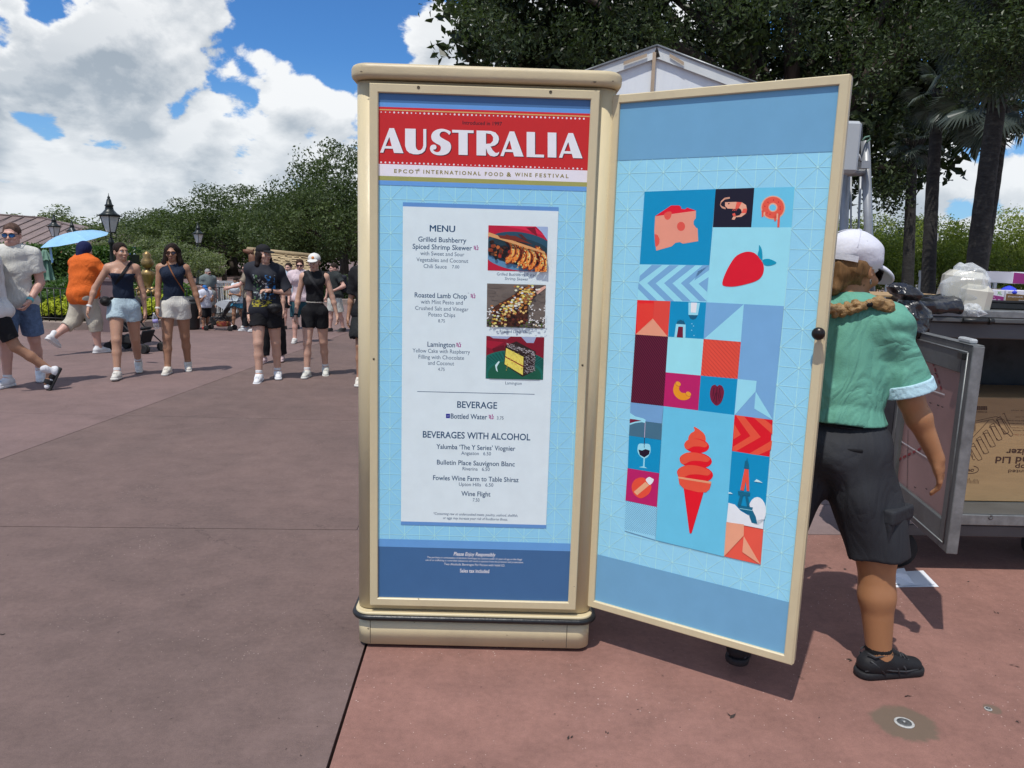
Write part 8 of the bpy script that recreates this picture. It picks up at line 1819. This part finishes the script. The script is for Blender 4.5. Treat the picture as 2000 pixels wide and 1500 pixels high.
B = back('far visitor in yellow top by the white fence', 446, 613, .76, -.2, (.62, .52, .16), (.03, .03, .03), T_FAIR, 1.0, True, tank=True, hairk='tied', hcol=(.03, .02, .015), fine=False)
B = back('visitor in black seen from behind near the white fence', 421, 614, .86, 2.9, (.012, .012, .014), (.02, .02, .02), T_FAIR, 1.1, False, fine=False)
B = back('distant visitor in red behind the catering cart, left', 1682, 588, .98, .4, (.60, .03, .03), (.05, .05, .06), T_PINK, 1.0, False, fine=False)
B = back('distant visitor in black behind the catering cart, right', 1704, 590, 1.02, -.3, (.015, .015, .016), (.03, .03, .03), T_PINK, 1.0, False, fine=False)

# ------------------------------------------------------------------ pushchairs
M['strol'] = mat('black_pushchair_cloth', (.014, .014, .016), rough=.8, var=.15); M['strolg'] = mat('grey_pushchair_cloth', (.42, .45, .47), rough=.8, var=.1); M['bagred'] = mat('patterned_red_bag', (.22, .03, .02), rough=.8, var=.4, vscale=14, dirt=(.35, .22, .03), dscale=12, damt=.9)
def pushchair(label, loc, rz, s, hood, basket=None, drape=None):
    t = thing('pushchair', label, 'pushchair', (loc[0], loc[1], 0), rz, 'pushchairs'); V_ = lambda x, y, z: Vector((x * s, y * s, z * s))
    for y in (-.24, .24):     # local -X is forward
        mb = MB(); mb.tube([V_(-.42, y, .16), V_(-.05, y, .45), V_(.35, y, .85), V_(.50, y, 1.0), V_(.56, y, 1.02)], .013 * s, 7); mb.build('frame_tube', M['iron'], t, False)
        mb = MB(); mb.tube([V_(.38, y, .14), V_(.08, y, .52), V_(-.10, y, .62)], .012 * s, 7); mb.build('frame_tube', M['iron'], t, False)
        for x in (-.42, .38):
            for dy in (-.035, .035):
                w = MB(); w.lathe(V_(x, y + dy - .014, .085), [(0, 0), (.03 * s, 0), (.035 * s, .004 * s), (.06 * s, .004 * s), (.085 * s, .002 * s), (.085 * s, .026 * s), (.06 * s, .024 * s), (0, .024 * s)], 18, axis=(0, 1, 0)); w.build('wheel', M['wheel'], t, False)
            w = MB(); w.tube([V_(x, y, .085), V_(x + .01, y, .18)], .014 * s, 6); w.build('fork', M['iron'], t, False)
        g_ = MB(); g_.tube([V_(.50, y, 1.0), V_(.60, y, 1.01)], .018 * s, 8); g_.build('grip', M['wheel'], t, False)
    f = Field(); f.box(np.array([-.06, 0, .42]) * s, np.array([.20, .19, .03]) * s, Ry(.15), .02 * s, .02); f.box(np.array([.16, 0, .60]) * s, np.array([.03, .19, .24]) * s, Ry(.60), .02 * s, .04); f.box(np.array([-.28, 0, .30]) * s, np.array([.025, .17, .14]) * s, Ry(-.45), .02 * s, .03)
    V, F = solid(f, .012, wr(.006, 26, 3)); put(bpy.data.objects.new('seat', np_mesh('seat', V, F, M['strol'])), t, False)
    f = Field(); f.box(np.array([.10, 0, .23]) * s, np.array([.20, .17, .09]) * s, None, .04 * s, .02); V, F = solid(f, .012, wr(.008, 22, 5)); put(bpy.data.objects.new('basket', np_mesh('basket', V, F, basket or M['strol'])), t, False)
    mb = MB(); hoodc = (.20, .78); n = 7; rings = []
    for k in range(n):
        a = radians(60 + 95 * k / (n - 1)); p = (hoodc[0] + .34 * cos(a) * 1.0, hoodc[1] + .26 * sin(a)); rings.append(mb.addv([V_(hoodc[0], -.23, hoodc[1] - .05), V_(p[0], -.21, p[1]), V_(p[0], .21, p[1]), V_(hoodc[0], .23, hoodc[1] - .05)]))
    for A, B_ in zip(rings, rings[1:]):
        for j in range(3): mb.face((A + j, B_ + j, B_ + j + 1, A + j + 1))
    mb.build('hood', hood, t, False)
    return t
g = PY(432, 645, 14.6); pushchair('black pushchair with a pale grey hood and a patterned red bag', (g.x, 14.6), .05, .56, M['strolg'], M['bagred'])
g = PY(270, 680, 11.3); pushchair('black pushchair behind the woman in denim shorts', (g.x - .05, 11.3), 2.9, .78, M['strol'])
# small child sitting in the grey pushchair: a leg with a white shoe shows
# ------------------------------------------------------------------ the employee behind the door
EY = 2.50; loc = PY(1622, 900, 2.90)
B = Body(1.70, True, 1.14, (.0, -.060), (1, 15, 2), (-21, 9, 4), ((.30, .16, -1), (.46, .28, -1), (.22, .30, -1)), ((.2, .5, -1), (-.1, .9, -.3)), head=(-22, 13, 0), curl=.42, hipw=1.12, legw=1.16, toeR=.75, toeL=.2, shw=.98, hs=1.13, armw=1.22); B.headc = B.headc + np.array([.01, -.02, .022])
emp = thing('person', 'employee in white cap, green shirt and charcoal shorts behind the printed door', 'person', (loc.x, 2.90, 0), EY); B.build(emp, (.36, .170, .078), .0072, True); S = B.S
f = Field()
for q in 'RL':
    B.arm(f, q, .015, .035, .80, .022); c = B.sh[q] + (B.el[q] - B.sh[q]) * .80; f.half(c, unit(B.el[q] - B.sh[q]), region=(c + unit(B.el[q] - B.sh[q]) * .05, .125))
B.torso(f, .022, .06); f.cap(B.chest + [0, .03, -.05], B.pel + [0, .02, .14], .145, .148, .06, .80); f.ell(B.neck + np.array([0, -.03, .06]), np.array([.062, .07, .06]), None, .008, 'sub'); f.half(B.pel + [0, 0, .115], (0, 0, -1))
def shirt_folds(D, o, h, n):
    x, y, z = ((o[i] + np.arange(n[i]) * h).astype(f32) for i in range(3)); x = x[:, None, None]; y = y[None, :, None]; z = z[None, None, :]
    low = np.clip((B.pel[2] + .30 - z) / .18, 0, 1); arm = np.clip((np.abs(x) - .10) / .07, 0, 1)
    fd = lambda t, p: 1 - np.power(np.abs(np.sin(t)), p)
    n1 = np.sin(x * 9 + z * 5 + 1) * np.sin(z * 7 - x * 4 + y * 6)
    a = x * 30 + z * 8 + 1.8 * np.sin(z * 8 + x * 6); b = -x * np.sign(x + 1e-6) * 10 - z * 46 + y * 26 + 1.6 * np.sin(x * 15 + z * 9); c = z * 60 + x * 10 * np.sin(x * 5) + 1.5 * np.sin(x * 16)
    return D + .014 * fd(a, 1.0) * np.clip(n1 + .4, 0, 1) * (1 - low) + .020 * fd(b * .5, 1.0) * arm * np.clip(.4 + n1, .1, 1) + .016 * fd(c * .5, 1.0) * low * (.55 + .45 * np.sin(x * 9 + 1)) - .003 * np.sin(x * 14 + z * 11) - .002
M['green'] = mat('green_uniform_cotton', (.118, .335, .250), rough=.75, var=.05, vscale=4, bump=.22, bscale=180, spec=.3, fold=.45, fscale=7)
B.part('shirt', f, M['green'], .0068, shirt_folds)
q = 'R'; d = unit(B.el[q] - B.sh[q]); c = B.sh[q] + (B.el[q] - B.sh[q]) * .83; f = Field(); r = .050 * S * 1.14 ** .5 * .84 * 1.22 + .034
f.cap(c - d * .035, c + d * .014, r + .002, r + .007, .004); f.half(c + d * .016, d); f.half(c - d * .030, -d); f.cap(c + d * .004, c + d * .06, r - .012, r - .012, .002, op='sub'); B.part('sleeve_cuff', f, cloth((.42, .62, .70), name='pale_blue_cuff'), .0045)
f = Field(); f.cap(B.neck + [0, .018, -.035], B.neck + [0, .004, .035], .088, .072, .01); f.half(B.neck + [0, 0, .035], (0, -.25, 1)); f.half(B.neck + [0, 0, -.03], (0, 0, -1)); f.cap(B.neck + [0, -.02, .0], B.neck + [0, -.02, .10], .064, .064, .004, op='sub'); B.part('collar', f, M['green'], .005, wr(.002, 40, 1))
M['char'] = mat('charcoal_twill', (.026, .028, .033), rough=.75, var=.08, vscale=5, bump=.2, bscale=220, spec=.25, fold=.32, fscale=5)
f = Field(); B.torso(f, .016, .05, True, False)
for q in 'RL':
    B.leg(f, q, .018, .03, 0, 1.0, .030); a, b = B.hip[q], B.knee[q]; f.cap(b - (b - a) * .12, b + unit(b - a) * .03, .092, .096, .02); c = b + unit(b - a) * .005; f.half(c, unit(b - a), region=(c + unit(b - a) * .05, .15))
f.half(B.pel + [0, 0, .135], (0, 0, 1)); B.part('shorts', f, M['char'], .0075, wr(.008, 26, 21, .5))
f = Field(); B.torso(f, .0185, .05, True, False); f.half(B.pel + [0, 0, .133], (0, 0, 1)); f.half(B.pel + [0, 0, .098], (0, 0, -1)); B.part('belt', f, cloth((.015, .015, .016), rough=.5, name='belt'), .006)
q = 'R'; a, b = B.hip[q], B.knee[q]; lat = np.array([-1, .25, 0.]); c = a + (b - a) * .70 + unit(lat) * .089; f = Field(); Rk = np.stack([unit(np.cross(unit(lat), [0, 0, 1])), unit(lat), [0, 0, 1.]], 1); f.box(c, (.078, .022, .090), Rk, .010, .01); o = B.part('cargo_pocket', f, M['char'], .005, wr(.003, 40, 3)); f = Field(); f.box(c + [0, 0, .075] + unit(lat) * .008, (.083, .022, .028), Rk, .008, .01); B.part('pocket_flap', f, M['char'], .005, parent=o)
f = Field(); c = B.pel + np.array([-.085, .135, .03]); f.box(c, (.055, .012, .006), Rz(.35) , .004, .003); B.part('rear_pocket', f, cloth((.008, .008, .01), name='pocket_slit', bump=0), .003)
for q in 'RL':
    B.shoe(q, (.014, .014, .016), (.020, .020, .022), h=.0048); f = Field(); f.cap(B.ank[q] - [0, 0, .02], B.ank[q] + (B.knee[q] - B.ank[q]) * .11, .046, .049, .01); f.half(B.ank[q] + (B.knee[q] - B.ank[q]) * .10 + [0, 0, .01], (0, 0, 1)); B.part('sock', f, cloth((.012, .012, .013), name='black_sock'), .005)
# overlays, tongue and heel tab of the visible shoe
for q in 'RL':
    a = B.ank[q]; t = B.toe[q]; up = unit(np.array([0, 0, 1.]) - t[2] * t); sd = unit(np.cross(t, up)); bs_ = a - up * .070 * B.S; ov = cloth((.045, .046, .050), rough=.45, name='shoe_overlay', bump=0)
    for sg in (-1, 1):
        for p in (((-.075, .030, .03), (-.03, .044, .05), (.03, .046, .035), (.09, .046, .028), (.15, .034, .026)), ((-.06, .034, .075), (-.03, .044, .055), (.0, .047, .022)), ((.03, .036, .075), (.05, .046, .045), (.06, .047, .022)), ((.065, .032, .066), (.085, .044, .042), (.09, .046, .022)), ((-.066, .020, .100), (-.045, .040, .092), (.0, .042, .098), (.035, .030, .094))):
            mb = MB(); mb.tube([Vector(bs_ + (t * x + sd * sg * y + up * z) * B.S) for x, y, z in p], .0036, 6); mb.build('overlay', ov, emp, False)
    f = Field(); f.box(bs_ + (t * .045 + up * .096) * B.S, (.024, .012, .026), np.stack([sd, unit(t * .6 + up), unit(up - t * .6)], 1), .008, .004); B.part('tongue', f, cloth((.02, .02, .022), name='shoe_tongue'), .005)
    for i in range(5):
        c = bs_ + (t * (.045 + .017 * i) + up * (.100 - .0085 * i)) * B.S; mb = MB(); mb.tube([Vector(c + sd * .024 - up * .006), Vector(c + up * .003 + t * .004), Vector(c - sd * .024 - up * .006)], .003, 6); mb.build('lace', ov, emp, False)
# hair gathered under the cap, braid over the right shoulder
HC = (.17, .095, .042)
S = B.S * B.hs; f = Field(); R = B.Rh; f.ell(B.hp(0, .030, -.008), np.array([.080, .086, .072]) * S, R, .02); f.cap(B.hp(0, .085, -.02), B.hp(0, .085, -.085), .045, .036, .03); f.ell(B.hp(0, -.085, -.04), np.array([.085, .085, .09]) * S, R, .01, 'sub'); f.ell(B.hp(-.075, .0, -.03), np.array([.03, .034, .036]) * S, R, .01, 'sub'); B.part('hair', f, HAIR(HC), .0042, wr(.003, 170, 5, .1))
def to_local(P): return np.array(Matrix.Rotation(-EY, 3, 'Z') @ (Vector(P) - Vector((loc.x, 2.90, 0))))
path = [PY(x, y, yy) for x, y, yy in ((1616, 604, 2.85), (1645, 606, 2.84), (1668, 602, 2.825), (1690, 594, 2.81))]; pth = [to_local(p) for p in path]
HB_ = mat('blond_brown_braid', (.30, .18, .07), rough=.4, var=.4, vscale=45, bump=.7, bscale=110, spec=.5)
def braid(pts, nseg, r, nm):
    f = Field(); L = len(pts) - 1
    at = lambda t: pts[min(L - 1, int(t * L))] + (pts[min(L, int(t * L) + 1)] - pts[min(L - 1, int(t * L))]) * (t * L - min(L - 1, int(t * L)))
    up = np.array([0, 0, 1.]); dr = unit(pts[-1] - pts[0]); side = unit(np.cross(up, dr))
    for k in range(nseg):
        t = (k + .5) / nseg; c = at(t); sg = 1 if k % 2 else -1; a = c - dr * r * .9 + up * sg * r * .75 + side * r * .35; b = c + dr * r * 1.1 - up * sg * r * .45 + side * r * .35; f.cap(a, b, r * .72, r * .5, .003); f.cap(c - dr * r * .8 + up * sg * r * .5 - side * r * .5, c + dr * r - up * sg * r * .4 - side * r * .5, r * .7, r * .5, .003)
    return B.part(nm, f, HB_, .0030, wr(.0014, 300, 9, 1))
braid(pth, 9, .0190, 'braid')
e0 = to_local(PY(1694, 594, 2.80)); e1 = to_local(PY(1702, 593, 2.80)); f = Field(); f.cap(e0, e1, .012, .012, .002); B.part('hair_tie', f, cloth(BLACK, name='tie', bump=0), .003)
tl = [to_local(PY(x, y, 2.80)) for x, y in ((1702, 592), (1716, 591), (1732, 598), (1741, 608))]; f = Field(); rr_ = [.014, .023, .024, .018]
for i in range(3): f.cap(tl[i], tl[i + 1], rr_[i], rr_[i + 1], .01)
B.part('braid_end', f, HB_, .0032, wr(.0022, 260, 4, 1))
# cap seen from behind and the side
S = B.S * B.hs
f = Field(); f.ell(B.hp(0, .018, .044), np.array([.090, .108, .084]) * S, R, .01); f.half(B.hp(0, 0, -.002), R @ np.array([0, 0.06, -1])); o = B.part('cap', f, mat('white_cap_cotton', (.66, .67, .74), rough=.8, var=.04, bump=.25, bscale=60), .0045, wr(.0030, 42, 8)); 
f = Field(); f.ell(B.hp(0, -.105, .010), np.array([.074, .080, .022]) * S, R @ Rx(.28), .01); f.ell(B.hp(0, -.105, -.002), np.array([.070, .078, .019]) * S, R @ Rx(.28), .004, 'sub'); f.half(B.hp(0, -.06, .03), R @ np.array([0, 1, 0])); B.part('brim', f, o.data.materials[0], .0045, parent=o)
b = MB(); b.lathe(Vector(B.hp(0, .018, .1265)), [(.009, 0), (.008, .005), (0, .007)], 10, axis=Vector(R @ np.array([0, 0, 1]))); b.build('button', o.data.materials[0], o, False)
b = MB(); n = 12; q0 = [B.hp(.094 * sin(a) * .98, .018 + .112 * cos(a), .0) for a in (radians(-52 + 104 * k / n) for k in range(n + 1))]; q1 = [B.hp(.094 * sin(a) * .98, .018 + .113 * cos(a), .020) for a in (radians(-52 + 104 * k / n) for k in range(n + 1))]
for k in range(n): b.poly([q0[k], q0[k + 1], q1[k + 1], q1[k]])
b.build('rear_strap', cloth((.50, .51, .56), name='cap_strap'), o, False)
for sx, sy, sz in ((-.070, .065, .075), (-.02, .098, .085), (.05, .085, .08)):
    nrm = unit(R @ np.array([sx / .09, sy / .108, (sz - .044) / .084])); b = MB(); b.lathe(Vector(B.hp(0, .018, .044) + (B.hp(sx, sy, sz) - B.hp(0, .018, .044))), [(.005, .001), (.004, .003), (.002, .001), (0, .001)], 10, axis=Vector(nrm)); b.build('eyelet', cloth((.4, .4, .45), name='eyelet', bump=0), o, False)
for kx in (-1, 1):
    b = MB(); b.tube([Vector(B.hp(0, .018, .044) + R @ (np.array([kx * .091 * sin(a) * .72, .109 * sin(a) * .72 if True else 0, .085 * cos(a)]) * S)) for a in (radians(q_) for q_ in range(0, 92, 8))], .0012, 4); b.build('seam', o.data.materials[0], o, False)
B.sunglasses((.012, .012, .014), (.01, .01, .01), .06, 1.35); ec = Vector(B.hp(-.080, .006, -.045)); b = MB(); b.tube([ec + Vector((0, .009 * cos(a), .009 * sin(a))) for a in (2 * pi * k / 12 for k in range(12))], .0016, 6, closed=True); b.build('earring', M['disc'], B.root, False)
B.face(eye=False)
